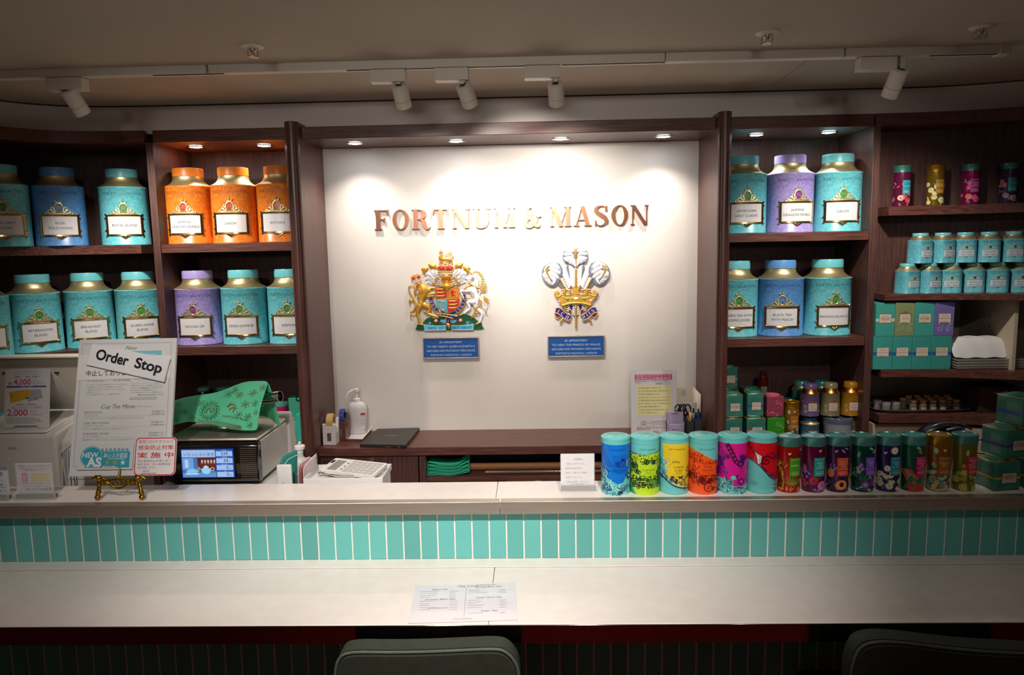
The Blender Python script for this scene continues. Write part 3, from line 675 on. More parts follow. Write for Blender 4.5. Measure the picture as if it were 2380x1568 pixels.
def make_big(c, lines, loc, yaw, lab, grp):
    base, dk, ink, med = COLS[c]
    t = thing('tea_tin', lab, 'tea tin', loc, radians(yaw), grp)
    if c not in BIGC:
        B = {}
        prof = [(1.0, .0), (1.012, .001), (1.012, .004), (1.0, .005), (1.0, .211), (1.012, .212), (1.012, .2155), (1.0, .2165)]
        B['body'] = G().lathe([(r * BA, z) for r, z in prof], 56, sx=1, sy=BB / BA, e=BE).build('body', damask('damask_' + c, base, dk), t, sm=50)
        sp = [(.985, .2165), (.95, .2185), (.86, .2225), (.76, .2285), (.69, .2365), (.655, .245), (.645, .2525)]
        B['shoulder'] = G().lathe([(r * BA, z) for r, z in sp], 48, sx=1, sy=.97, e=2.1).build('shoulder', GOLD, t, sm=60)
        g = G().lathe([(.0545, .2525), (.056, .2535), (.056, .2805), (.0548, .2835), (.0515, .284), (.0001, .284)], 40)
        B['lid'] = g.build('lid', mat(base, .35, name='lid_' + c), t, sm=40)
        p = P(); p.serif('FORTNUM&MASON', 0, .1855, .0125, ink, 1, sp=.14, width=.136); p.serif('PICCADILLY', -.021, .1775, .0035, ink, 1, sp=.35); p.serif('SINCE', .019, .1775, .0035, ink, 1, sp=.35); p.text('1707', .036, .1775, .0045, ink, 1)
        p.rect(-.115, .1725, .115, .1729, dk, .5); p.rect(-.115, .2032, .115, .2036, dk, .5)
        B['brand_print'] = p.build('brand_print', on_cyl(BA, BE, BB / BA), print_mat(.35), t, du=.012)
        if 'frame' not in BIGC:
            g = G(); w, z0, z1 = .0625, .034, .113
            path = []
            for a, b in (((-w, z0), (w, z0)), ((w, z0), (w, z1)), ((w, z1), (-w, z1)), ((-w, z1), (-w, z0))):
                for k in range(8): path.append((a[0] + (b[0] - a[0]) * k / 8, a[1] + (b[1] - a[1]) * k / 8))
            path.append(path[0]); 
            pts = [SB(p[0], p[1], .001) for p in path]
            # flat bevelled moulding
            def ringpath(dw, dd):
                o = []
                for x, z in path: o.append(SB(x * (1 + dw / w), (z0 + z1) / 2 + (z - (z0 + z1) / 2) * (1 + dw / ((z1 - z0) / 2)), dd))
                return o
            rows = [ringpath(-.0075, .0008), ringpath(-.006, .0035), ringpath(-.001, .0042), ringpath(.0, .0008)]
            g.sheet(rows)
            for x, z in ((-w, z0), (w, z0), (-w, z1), (w, z1), (-w - .002, z0 + .02), (w + .002, z0 + .02), (-w - .002, z1 - .014), (w + .002, z1 - .014), (0, z0 - .006), (-.007, z0 - .003), (.007, z0 - .003)): g.ball(SB(x, z, .001), .0042, 8, 5)
            tubeS(g, [(-.016, z0 - .001), (-.008, z0 - .006), (0, z0 - .011), (.008, z0 - .006), (.016, z0 - .001)], .0018)
            B['f'] = None; BIGC['frame'] = g.build('label_frame', GOLDP, t, sm=35)
            g = G()
            for s in (-1, 1):
                tubeS(g, [(s * .012, .119), (s * .016, .136), (s * .023, .139), (s * .024, .131), (s * .019, .129)], .0021)
                tubeS(g, [(s * .014, .118), (s * .022, .126), (s * .031, .129), (s * .034, .121), (s * .028, .118)], .0023)
                tubeS(g, [(s * .02, .117), (s * .032, .119), (s * .040, .122), (s * .041, .116), (s * .036, .115)], .002)
                tubeS(g, [(s * .002, .155), (s * .008, .158), (s * .010, .163)], .002)
                g.ball(SB(s * .0095, .160, .002), .003, 8, 5); g.ball(SB(s * .018, .141, .002), .003, 8, 5)
            path = [(.0128 * sin(2 * pi * k / 20), .136 + .0175 * cos(2 * pi * k / 20)) for k in range(21)]
            tubeS(g, path, .0027, 7, 0, .0012); g.ball(SB(0, .162, .002), .0034, 8, 5); g.ball(SB(0, .168, .002), .002, 8, 5)
            tubeS(g, [(-.044, .1145), (0, .1155), (.044, .1145)], .0024)
            BIGC['orn'] = g.build('label_ornament', GOLD, t, sm=50)
        else:
            share(BIGC['frame'], t); share(BIGC['orn'], t)
        p = P(); p.ell(0, .136, .0112, .016, med, 1, 20); lt = {'teal': '#7fae62', 'blue': '#8fb4d8', 'orange': '#d87a55', 'purple': '#b07fc0'}[c]
        p.stroke([(-.006, .128), (-.005, .142), (0, .132), (.005, .142), (.006, .128)], .0013, lt, 2, 1); p.ring(0, .139, .004, .0009, lt, 2, 12)
        B['medallion'] = p.build('medallion', on_cyl(BA, BE, BB / BA, base=.0018), print_mat(.3), t, du=.008)
        B.pop('f', None)
        BIGC[c] = B
    else:
        for k, o in BIGC[c].items(): share(o, t)
        share(BIGC['frame'], t); share(BIGC['orn'], t)
    p = P(); p.rect(-.0565, .0395, .0565, .1075, '#d9d6d8', 1)
    n = len(lines); ysz = .0128
    for i, s in enumerate(lines):
        y = .0735 - .0048 + (n - 1) * .0088 - i * .0176
        s2 = ' '.join(''.join(ch + ('\u200a' if ch != ' ' else '') for ch in wd) for wd in s.split(' '))
        vs, fs, w = text_geo(s); sz = ysz if w * ysz < .104 else .104 / w
        p.text(s, 0, y, sz, '#3a3634', 2)
    p.build('label_card', on_cyl(BA, BE, BB / BA), print_mat(.3), t, du=.012)
    return t
def big(c, lines, u, v, Y, z, yaw, lab, grp):
    x = at(u, v, Y=Y).x; return make_big(c, lines, (x, Y, z + .0002), yaw, lab, grp)
GT, GB2 = 'big tea tins on the upper shelves', 'big tea tins on the middle shelves'
big('teal', ['EARL GREY', 'CLASSIC'], 13, 566, 2.575, S1, 38, 'big teal tin with an EARL GREY CLASSIC card cut by the left picture edge', GT)
big('blue', ['ROSE', 'POUCHONG'], 146, 566, 2.700, S1, 31, 'big blue tea tin with a ROSE POUCHONG card on the far left upper shelf', GT)
big('teal', ['ROYAL BLEND'], 296, 566, 2.795, S1, 26, 'big teal tea tin with a ROYAL BLEND card on the far left upper shelf', GT)
big('orange', ['JASMINE', 'DRAGON PEARLS'], 448, 563, 2.815, S1, 7, 'big orange tea tin with a JASMINE DRAGON PEARLS card', GT)
big('orange', ['DIKOM'], 552, 563, 2.815, S1, 7, 'big orange tea tin with a DIKOM card, middle of the orange three', GT)
big('orange', ['KOTADA'], 657, 562, 2.815, S1, 8, 'big orange tea tin with a KOTADA card, half behind the left pillar', GT)
big('teal', ['DARJEELING', 'LONDON'], -34, 825, 2.49, S2, 46, 'big teal tea tin cut by the left picture edge, card ending in ON, middle shelf', GB2)
big('teal', ['AFTERNOON', 'BLEND'], 90, 812, 2.665, S2, 43, 'big teal tea tin with an AFTERNOON BLEND card', GB2)
big('teal', ['BREAKFAST', 'BLEND'], 216, 804, 2.775, S2, 31, 'big teal tea tin with a BREAKFAST BLEND card behind the menu board', GB2)
big('teal', ['QUEEN ANNE', 'BLEND'], 332, 801, 2.81, S2, 31, 'big teal tea tin with a QUEEN ANNE BLEND card left of the shelf divider', GB2)
big('purple', ['CEYLON OP'], 470, 797, 2.815, S2, 7, 'big purple tea tin with a CEYLON OP card on the middle shelf', GB2)
big('teal', ['GREEN JASMINE'], 575, 797, 2.815, S2, 7, 'big teal tea tin with a GREEN JASMINE card', GB2)
big('teal', ['KEEMUN'], 681, 795, 2.815, S2, 8, 'big teal tea tin with a KEEMUN card, half behind the left pillar', GB2)
big('teal', ['GREEN EARL', 'GREY CLASSIC'], 1724, 541, 2.815, S1, -3, 'big teal tea tin with a GREEN EARL GREY CLASSIC card beside the right pillar', GT)
big('purple', ['JASMINE', 'DRAGON PEARLS'], 1832, 539, 2.815, S1, 4, 'big purple tea tin with a JASMINE DRAGON PEARLS card on the right upper shelf', GT)
big('teal', ['DIKOM'], 1942, 536, 2.815, S1, -6, 'big teal tea tin with a DIKOM card on the right upper shelf', GT)
big('teal', ['GREEN TEA WITH', 'ELDERFLOWER'], 1705, 777, 2.815, S2, -3, 'big teal tea tin with a GREEN TEA WITH ELDERFLOWER card beside the right pillar', GB2)
big('blue', ['BLACK TEA', 'WITH PEACH'], 1810, 775, 2.815, S2, -11, 'big blue tea tin with a BLACK TEA WITH PEACH card on the right middle shelf', GB2)
big('teal', ['BANNOCKBURN DJ'], 1918, 773, 2.815, S2, 2, 'big teal tea tin with a BANNOCKBURN DJ card on the right middle shelf', GB2)

# ------------------------------------------------------------------ small caddies (two stacked rows)
SMC = {}
def small_caddy(x, y, z, yaw, lab, grp):
    t = thing('small_tea_caddy', lab, 'tea caddy', (x, y, z), radians(yaw), grp)
    if not SMC:
        a = .0365
        SMC['body'] = G().lathe([(a, 0), (a * 1.015, .001), (a, .0025), (a, .081), (a * 1.015, .082), (a, .0835)], 40, e=3.2).build('body', damask('damask_small', '#68b6c2', '#5aa8b6'), t, sm=50)
        SMC['shoulder'] = G().lathe([(a * .99, .0835), (a * .93, .086), (a * .72, .0955), (a * .70, .098)], 36, e=2.6).build('shoulder', GOLD, t, sm=50)
        SMC['lid'] = G().lathe([(.0265, .098), (.0268, .0985), (.0268, .1085), (.026, .1095), (.0001, .1095)], 28).build('lid', mat('#70bcc6', .35, name='lid_small'), t, sm=40)
        p = P(); fr = '#b9b59c'
        p.serif('FORTNUM&MASON', 0, .073, .005, '#2b8d96', 1, width=.050)
        p.rrect(-.024, .022, .024, .047, .004, '#8f8f88', 1); p.rrect(-.0228, .0232, .0228, .0458, .0035, '#b4c4cc', 2)
        p.text('Fortnums', 0, .0365, .0085, '#4b5a66', 3, shear=.35); p.text('Fine Teas', 0, .0265, .0085, '#4b5a66', 3, shear=.35)
        for s in (-1, 1):
            p.stroke([(s * .003, .050), (s * .010, .056), (s * .015, .052), (s * .012, .049)], .002, fr, 2); p.stroke([(s * .006, .048), (s * .016, .052), (s * .020, .048)], .0018, fr, 2)
            p.leaf(s * .002, .062, .005, pi / 2 - s * .7, fr, 2)
        p.ell(0, .0555, .0062, .0068, fr, 3); p.ell(0, .0555, .0046, .0052, '#1d4f33', 4); p.leaf(0, .062, .005, pi / 2, fr, 2); p.leaf(-.004, .0215, .006, -.6, '#3b4b50', 2); p.leaf(.004, .0215, .006, pi + .6, '#3b4b50', 2)
        SMC['label'] = p.build('printed_label', on_cyl(a, 3.2), print_mat(.35), t, du=.006)
    else:
        for o in SMC.values(): share(o, t)
def rcy(x):
    for i in range(len(RC) - 1):
        if RC[i][0] <= x <= RC[i + 1][0]:
            k = (x - RC[i][0]) / (RC[i + 1][0] - RC[i][0]); return RC[i][1] + k * (RC[i + 1][1] - RC[i][1])
    return 2.3
ordn = ['first', 'second', 'third', 'fourth', 'fifth', 'sixth']
for i, u in enumerate((2107, 2157, 2207, 2260, 2315, 2372)):
    y0 = 2.752 - .02 * (i > 3) - .015 * (i > 4); x = at(u, 676, Y=y0).x
    small_caddy(x, y0, ZR2 + .0003, (16, 14, -20, -22, -24, -26)[i], f'small teal caddy, {ordn[i]} from the left in the bottom row on the shelf', 'small teal caddies in two rows')
for i, u in enumerate((2137, 2189, 2241, 2296, 2354)):
    y0 = 2.748 - .02 * (i > 2) - .015 * (i > 3); x = at(u, 600, Y=y0).x
    small_caddy(x, y0, ZR2 + .1105, (16, 14, -20, -22, -24)[i], f'small teal caddy, {ordn[i]} from the left in the stacked upper row', 'small teal caddies in two rows')

# ------------------------------------------------------------------ tall infusion tins
IR = .0288; LIDT = mat('#5a9e94', .34, .6, 'teal_metal_lid'); LIDG = mat('#b98a1e', .28, .8, 'gold_metal_lid')
INC = {}
def infusion(x, y, z, yaw, lab, grp, body, patch, words, art, gold=False, pw=.0125, sky=False, name='infusion_tin'):
    t = thing(name, lab, 'tea tin', (x, y, z), radians(yaw), grp)
    G().lathe([(IR * .97, 0), (IR, .0012), (IR, .125)], 48).build('body', mat(body, .22, .35, name='tin_' + body[1:]), t, sm=40)
    k = ('lid', gold)
    if k not in INC:
        R = IR * 1.035; g = G().lathe([(R, .1215), (R, .1405), (R * 1.03, .142), (R * 1.03, .1435), (R * .96, .1455), (R * .91, .1455), (R * .88, .1435), (.0001, .1435)], 48)
        INC[k] = g.build('lid', LIDG if gold else LIDT, t, sm=35)
    else: share(INC[k], t)
    if sky:
        p = P(); p.ell(0, 0, IR * .88, IR * .88, '#a9c4cc', 1, 28); p.ell(.010, .004, .013, .010, '#5d9ebf', 2, 14); p.ell(-.012, -.002, .011, .008, '#e2ebec', 2, 12); p.ell(.0, -.014, .010, .006, '#4fa8b0', 2, 12)
        p.build('lid_print', on_plane((0, 0, .1436), (1, 0, 0), (0, 1, 0)), print_mat(.25), t)
    p = P(); rnd = random.Random(hash(words[0]) % 7 if False else len(words[0]) * 7 + len(lab)); art(p, rnd)
    c0 = .004; z0, z1 = .0435, .0925
    p.rect(c0 - pw - .0025, z0, c0 + pw + .0025, z1, patch, 6)
    ink = '#e9dfd6' if not gold else '#f0d9a8'
    p.serif('FORTNUM&MASON', c0, z1 - .0055, .0032, ink, 7, sp=.2, width=.023)
    n = len(words); h = .0042
    for i, w in enumerate(words):
        wd = sum(GL[ch][0] + .12 for ch in w if ch in GL) * h
        p.serif(w, c0, .0705 + (n - 1) * .0031 - i * .0062, min(h, h * .023 / wd), ink, 7, sp=.14)
    p.text('15 SILKY BAG', c0, .0545, .0032, ink, 7); p.text('INFUSIONS', c0, .0498, .0044, ink, 7, bold=.01); p.text('NET WT 30 g', c0, .0462, .0026, ink, 7)
    p.build('printed_design', on_cyl(IR), print_mat(.25), t, du=.004)
    return t
def X(r, a=-.048, b=.048): return r.uniform(a, b)
def bee(p, x, y, c='#e8cf9a'): p.leaf(x, y, .006, .6, c, 5, .5); p.leaf(x, y, .005, 2.4, c, 5, .5); p.ell(x, y - .001, .0028, .0016, c, 5.2, 8, .5)
def art_rooi(p, r):
    for i in range(34):
        x = X(r); y = r.uniform(0, .05 if x > -.01 else .07); p.leaf(x, y, r.uniform(.014, .028), r.uniform(.7, 2.5), r.choice(['#7d7a2a', '#a39a45', '#5f6a22', '#c9a94e']), 1 + i * .08, .14)
    for i in range(12): p.leaf(X(r), r.uniform(.0, .012), .016, r.uniform(.3, 2.8), r.choice(['#e0661f', '#d94a1c', '#e88a2a']), 4 + i * .05, .3)
    for a in range(9): p.leaf(-.004, .018, .030, .5 + a * .26, '#8d8a35', 4.6, .1)
    bee(p, -.012, .103); bee(p, .020, .112)
def art_rose(p, r):
    for i in range(26): p.leaf(X(r), r.uniform(0, .045), r.uniform(.012, .022), r.uniform(0, 3.1), r.choice(['#6a6f78', '#5e7d78', '#8a5aa0', '#4a2a70']), 1 + i * .05, .4)
    p.leaf(.028, .085, .03, 1.5, '#a45a9c', 2, .4); p.leaf(-.034, .045, .03, 1.6, '#8b6ab0', 2, .4)
    for x, y in ((-.022, .050), (-.028, .040), (-.008, .008), (.03, .03)): p.daisy(x, y, .008, 5, '#5a2a98', '#e0a030', 3, .6)
    p.rose(-.010, .032, .011, '#c8404e', '#a82a3c', '#7a1a2a', 4); p.rose(-.040, .025, .012, '#c8404e', '#a82a3c', '#7a1a2a', 4); p.rose(.012, .018, .0135, '#d884b0', '#c2689a', '#a02848', 5); p.rose(.042, .02, .012, '#d884b0', '#c2689a', '#a02848', 4)
    bee(p, .003, .110, '#efc9b0')
def art_apri(p, r):
    for i in range(26): p.leaf(X(r), r.uniform(0, .06), r.uniform(.014, .026), r.uniform(.6, 2.6), r.choice(['#4f6a8c', '#33405f', '#7a8aa8', '#5b3a70']), 1 + i * .05, .2)
    for x in (-.018, -.026, .028, .036):
        for k in range(7): p.ell(x, .045 + k * .0045, .0022, .0026, '#9a5fb8', 3, 7)
    p.leaf(-.002, .115, .016, -.8, '#b884c8', 3, .3); p.leaf(.006, .118, .014, -.4, '#8fb8c8', 3, .25)
    p.ell(-.026, .05, .009, .012, '#d0713a', 3.5); p.ell(.030, .035, .010, .013, '#d98a35', 3.5)
    p.ell(.001, .020, .0145, .0135, '#e08a45', 5, 18); p.ell(.001, .0205, .0115, .0105, '#f0a562', 5.3, 18); p.ell(.001, .021, .006, .0068, '#6b1a26', 5.6, 12); bee(p, -.014, .108, '#d8a890')
def art_liq(p, r):
    for i in range(30): p.leaf(X(r), r.uniform(0, .055), r.uniform(.012, .022), r.uniform(.2, 3), r.choice(['#2f7a58', '#5fa078', '#1d5c46', '#a8b890']), 1 + i * .05, .3)
    p.leaf(-.004, .118, .016, -.5, '#8fc09a', 3, .4); p.leaf(.006, .102, .016, .6, '#a0c8a0', 3, .35); p.leaf(-.03, .09, .018, 1.3, '#6fa888', 3, .4)
    for x, y in ((-.021, .072), (-.025, .066), (-.018, .062)): p.daisy(x, y, .006, 7, '#a070c0', '#c090d8', 4, .5)
    p.daisy(-.010, .020, .0115, 11, '#a86cc8', '#d0a8e0', 5, .3); p.ell(.006, .028, .008, .009, '#8a2a9a', 5, 10); p.ell(.012, .022, .006, .007, '#a03aa8', 5.2, 10)
    for k in range(7): p.ell(X(r, -.03, .03), r.uniform(.002, .010), .004, .003, r.choice(['#7a2a50', '#c8d8b0', '#68a8a0']), 4, 8)
def art_cam(p, r):
    for i in range(16): p.leaf(X(r), r.uniform(0, .05), .016, r.uniform(0, 3.1), r.choice(['#54748c', '#3a4a78', '#7aa0a8']), 1 + i * .05, .2)
    for i in range(15):
        x, y = X(r), r.uniform(.006, .056); p.ell(x, y, .0085, .006, '#e2dcc4', 2.5 + i * .05, 12, r.uniform(-.8, .8)); p.ell(x, y + .0035, .003, .0015, '#c9a840', 3.6, 8)
    for x, y, q in ((-.002, .109, .0115), (-.018, .062, .010), (-.012, .016, .0115), (.022, .022, .011), (-.036, .03, .01)): p.daisy(x, y, q, 13, '#ece4cc', '#d8a83a', 4, .26)
    bee(p, -.024, .102)
def art_rhu(p, r):
    for i in range(8): p.stroke([(-.05 + i * .004, .058), (-.03 + i * .004, .03), (-.02 + i * .006, .0)], .003, r.choice(['#c8704a', '#a0a050', '#d05050']), 1 + i * .1)
    for i in range(20): p.leaf(X(r), r.uniform(0, .05), r.uniform(.014, .024), r.uniform(.2, 3), r.choice(['#3f9a58', '#5fb060', '#2a7a48', '#d04a58']), 2 + i * .05, .5)
    for i in range(10): p.ell(X(r, -.035, .035), r.uniform(.008, .045), .0048, .0045, r.choice(['#d83a62', '#c82a4a', '#e86a50']), 4, 10)
    for i in range(6): p.stroke([(-.03 + i * .003, .001 + i * .0025), (0, .008 + i * .002), (.018, .001)], .0018, '#d8403a', 4.5)
    p.leaf(-.012, .119, .015, -.6, '#6ab85c', 4, .5); p.ell(-.002, .105, .0045, .006, '#e0405f', 5, 10, .5)
def art_mint(p, r):
    for i in range(30): p.leaf(X(r), r.uniform(0, .052), r.uniform(.014, .024), r.uniform(.2, 3), r.choice(['#8fb39a', '#6f9c88', '#a9c4a8', '#c8b878', '#5f8a70']), 1 + i * .05, .55)
    p.leaf(-.016, .098, .018, 1.7, '#9cc4a8', 4, .6, '#c8e0c8'); p.leaf(-.018, .06, .018, 1.8, '#7fae98', 4, .6); p.leaf(.026, .09, .016, 1.2, '#7fae98', 4, .6); bee(p, .002, .108, '#e8dcc0')
    for i in range(5): p.leaf(-.03 + i * .012, .003, .018, .2, '#d0bc7a', 4, .3)
def art_lemon(p, r):
    for i in range(24): p.leaf(X(r), r.uniform(0, .05), r.uniform(.014, .022), r.uniform(.2, 3), r.choice(['#5f7a2a', '#7f9a35', '#47652a', '#94a850']), 1 + i * .05, .5)
    def sl(x, y, q, rot):
        p.ell(x, y, q, q, '#e8d884', 4, 16); p.ell(x, y, q * .84, q * .84, '#a89a3a', 4.3, 16)
        for k in range(6): a = rot + k * pi / 3; p.stroke([(x, y), (x + q * .9 * cos(a), y + q * .9 * sin(a))], q * .12, '#e8d884', 4.6, 1)
    sl(-.016, .048, .008, .2); sl(-.018, .010, .009, .5); sl(.010, .008, .0085, .1); sl(.020, .028, .012, .3); sl(-.036, .03, .009, .2)
    for x, y in ((-.018, .066), (-.022, .032)): p.daisy(x, y, .007, 8, '#e09a2a', '#d8702a', 5, .3)
    p.leaf(-.012, .092, .018, 1.5, '#9ab890', 4, .45); bee(p, .008, .036, '#e8dc9a')
def art_floral(a, b, c2):
    def f(p, r):
        for i in range(18): p.leaf(X(r), r.uniform(0, .09), r.uniform(.01, .02), r.uniform(0, 3.1), r.choice(['#5f7a6a', '#7a8a90', a]), 1 + i * .05, .35)
        for i in range(8): p.rose(X(r), r.uniform(.006, .045) if i % 2 else r.uniform(.05, .09), r.uniform(.008, .011), a, b, c2, 3 + i * .1)
        p.rose(.010, .020, .012, b, a, c2, 5); p.rose(-.016, .030, .0105, c2, b, a, 5)
    return f
INFU = [(1832, 1139, '#a81c18', '#4c9a18', ['ROOIBOS'], art_rooi, False, 'dark red tall tin with a green ROOIBOS label and metal lid'),
        (1889, 1138, '#6a1340', '#1fa398', ['ROSE', 'AND', 'VIOLET'], art_rose, False, 'plum tall tin with a teal ROSE AND VIOLET label'),
        (1945, 1138, '#421a4a', '#e2481a', ['APRICOT', 'HONEY', 'AND', 'LAVENDER'], art_apri, False, 'purple tall tin with an orange label and a peach on the front'),
        (2003, 1137, '#0f463f', '#7c52c8', ['LIQUORICE', 'MINT', 'AND', 'LEMON VERBENA'], art_liq, False, 'dark green tall tin with a violet LIQUORICE MINT label'),
        (2061, 1138, '#2a2658', '#1d93a6', ['CAMOMILE', 'AND', 'BEE POLLEN'], art_cam, False, 'navy tall tin with white daisies and a blue CAMOMILE label'),
        (2119, 1137, '#195c42', '#d01a6a', ['RHUBARB', 'RASPBERRY', 'AND', 'NETTLE LEAF'], art_rhu, False, 'green tall tin with a magenta RHUBARB RASPBERRY label'),
        (2178, 1137, '#8f5a1e', '#a0601e', ['ENGLISH', 'MINT'], art_mint, True, 'gold tall tin with a gold lid and brown ENGLISH MINT label on the ledge'),
        (2238, 1137, '#7c7420', '#d02a42', ['GINGER', 'AND', 'SICILIAN', 'LEMON'], art_lemon, False, 'olive tall tin with lemon slices and a red label on the ledge')]
for i, (u, v, b, pt, w, art, gd, lab) in enumerate(INFU):
    x = at(u, 1100, Y=1.874).x
    infusion(x, 1.874, .9053, (8, 6, -1, 14, 12, 12, -4, 8)[i], lab, 'tall infusion tins on the ledge', b, pt, w, art, gd, sky=i in (0, 1))
SH4 = [(2096, '#6a1f45', '#2a9aa6', ['GUNPOWDER'], art_floral('#c05a6a', '#b83a50', '#e0c8a0'), False, 'tall floral tin with a teal label, first from the left on the high right shelf'),
       (2174, '#7c6018', '#a57812', ['ORANGE', 'BLOSSOM'], art_floral('#d8cf94', '#e6dcae', '#a88a30'), True, 'gold tall tin with a gold lid on the high right shelf'),
       (2256, '#9a1458', '#b01a8a', ['STRAWBERRY', 'AND', 'FENNEL'], art_floral('#c83a7a', '#e070a8', '#e0822a'), False, 'magenta tall floral tin on the high right shelf'),
       (2344, '#52406a', '#2aa3a8', ['CAMOMILE'], art_floral('#b84a60', '#d8b8c8', '#8a8a98'), False, 'tall floral tin with a teal label, rightmost on the high right shelf')]
for i, (u, b, pt, w, art, gd, lab) in enumerate(SH4):
    y0 = 2.745 - .012 * (i > 1) - .025 * (i > 2); x = at(u, 430, Y=y0).x
    infusion(x, y0, ZR1 + .0003, (2, -2, -8, -14)[i], lab, 'tall tins on the high right shelf', b, pt, w, art, gd)

# ------------------------------------------------------------------ biscuit tins
BR = .0372; NAVY = '#14305c'; LID = {}
def biscuit(u, lab, body, art, yaw=0, rim=False):
    y0 = 1.876; x = at(u, 1090, Y=y0).x; t = thing('biscuit_tin', lab, 'biscuit tin', (x, y0, .9053), radians(yaw), 'round biscuit tins on the ledge')
    G().lathe([(BR * .965, 0), (BR, .0015), (BR, .136)], 56).build('body', mat(body, .25, name='tin_' + body[1:]), t, sm=40)
    if not LID:
        R = BR * 1.02; g = G().lathe([(R * .99, .1335), (R, .134), (R, .1455), (R * 1.012, .1465), (R * 1.0, .1490), (R * .95, .1500), (R * .92, .1496), (R * .88, .1508), (R * .72, .1516), (R * .68, .1512), (R * .64, .152), (.0001, .1525)], 56)
        LID['l'] = g.build('lid', mat('#6ac6c2', .3, name='turquoise_lid'), t, sm=30)
        p = P(); p.ring(0, 0, .0115, .0010, '#9fb98a', 1, 24); p.ring(0, 0, .008, .0007, '#9fb98a', 1, 20); p.stroke([(-.004, -.004), (-.003, .004), (0, 0), (.003, .004), (.004, -.004)], .0012, '#9fb98a', 1, 1)
        LID['p'] = p.build('lid_seal', on_plane((0, 0, .1524), (1, 0, 0), (0, 1, 0), base=.0003), print_mat(.3), t)
    else: share(LID['l'], t); share(LID['p'], t)
    p = P(); rnd = random.Random(len(lab)); art(p, rnd)
    p.build('printed_design', on_cyl(BR), print_mat(.25), t, du=.005)
TQ = '#6ac4c0'
def fill_scroll(p, r, x0, x1, y0, y1, n, cols, s=(.006, .012), w=.0016, z=3):
    for i in range(n):
        x, y = r.uniform(x0, x1), r.uniform(y0, y1); p.spiral(x, y, r.uniform(*s), r.uniform(0, 6), r.choice([-1, 1]) * r.uniform(1., 1.5), w, r.choice(cols), z + i * .02)
def foliage(p, r, x0, x1, y0, y1, n, cols, l=(.006, .012), z=4, w=.35):
    for i in range(n): p.leaf(r.uniform(x0, x1), r.uniform(y0, y1), r.uniform(*l), r.uniform(0, 6.2), r.choice(cols), z + i * .01, w)
def art_blue(p, r):
    B = '#1472cf'; p.serif('FORTNUM&MASON', .001, .119, .004, '#0f4f96', 3, width=.046); p.rect(-.0115, .060, .027, .106, '#0f66c4', 1.5)
    p.poly([(-.09, .075), (-.052, .072), (-.036, .052), (-.018, .040), (0, .030), (.016, .034), (.030, .058), (.045, .078), (.09, .08), (.09, 0), (-.09, 0)], TQ, 2)
    for k in range(6): a = 1.9 + k * .26; p.leaf(.013, .078, .022 - abs(k - 3) * .002, a, '#122a86', 3, .3); p.stroke([(.013, .078), (.013 + .017 * cos(a), .078 + .017 * sin(a))], .0007, '#2f6fd0', 3.5, 1)
    p.stroke([(.002, .077), (.016, .077), (.021, .086), (.020, .095)], .0022, '#122a86', 3.2); p.ell(.0145, .0935, .0045, .0045, '#122a86', 3.4)
    p.serif('DIGESTIVE', .004, .064, .0056, '#0b3f86', 3, width=.032); p.text('BISCUITS', .004, .059, .003, '#0b3f86', 3)
    for i in range(5): p.stroke([(-.05 + i * .004, .11 + i * .002), (-.038 + i * .005, .088), (-.022 + i * .006, .074)], .0008, '#0f4f96', 2.5)
    fill_scroll(p, r, -.06, -.028, .012, .066, 12, [NAVY, NAVY, '#bfe9e2', '#2f8fb8'], (.006, .012), .0022); fill_scroll(p, r, -.03, .06, .004, .026, 16, [NAVY, NAVY, '#bfe9e2', '#1d6a9c'], (.005, .010), .002)
    foliage(p, r, -.06, -.01, .0, .03, 26, ['#2f8fb8', '#bfe9e2', NAVY], (.005, .009)); p.daisy(.034, .050, .012, 7, NAVY, '#cfeee8', 5, .45); p.spiral(.034, .082, .010, 1, 1.3, .003, NAVY, 5); p.spiral(.034, .082, .010, 1.4, 1.3, .0016, '#cfeee8', 5.4)
def art_lime(p, r):
    L, D = '#b7d92a', '#173a26'; p.poly([(-.09, .106), (-.03, .106), (-.01, .104), (.02, .110), (.09, .112), (.09, 0), (-.09, 0)], L, 2); p.stroke([(-.09, .109), (-.03, .108), (-.008, .106), (.02, .111), (.09, .114)], .0022, '#1c5a4a', 3); p.stroke([(-.03, .108), (-.008, .106), (.02, .111)], .0012, '#d8c060', 3.4)
    p.serif('FORTNUM&MASON', .001, .119, .004, '#2a8a7a', 3, width=.044); foliage(p, r, -.06, .06, .084, .104, 150, [D, D, '#6a9a20'], (.003, .007), 3)
    fill_scroll(p, r, -.06, -.022, .05, .085, 8, [D], (.006, .01), .003, 5); fill_scroll(p, r, .026, .06, .05, .085, 8, [D], (.006, .01), .003, 5); fill_scroll(p, r, -.02, .02, .082, .09, 6, [D], (.005, .007), .0024, 5)
    foliage(p, r, -.06, .06, .03, .052, 60, [D], (.006, .012), 5, .3); fill_scroll(p, r, -.06, .06, .012, .042, 22, [D, D, '#6fae3a'], (.005, .010), .0022, 5)
    for i in range(5): p.stroke([(-.06, .012 + i * .005), (-.02, .024 + i * .005), (.02, .028 + i * .003), (.05, .016 + i * .006)], .0015, D, 5.5)
    p.poly([(-.062, 0), (-.030, .0), (-.044, .016), (-.062, .03)], '#2a9a72', 6); p.poly([(-.045, 0), (.06, 0), (.06, .014), (.02, .018), (-.02, .016), (-.038, .006)], L, 5.6)
    p.rect(-.0175, .052, .022, .081, L, 7); p.serif('FLAPJACK', .002, .0645, .0062, '#2a5a2a', 8, width=.034); p.text('BISCUITS', .002, .0595, .0034, '#2a5a2a', 8); p.rect(-.012, .0565, .016, .0569, '#2a5a2a', 8)
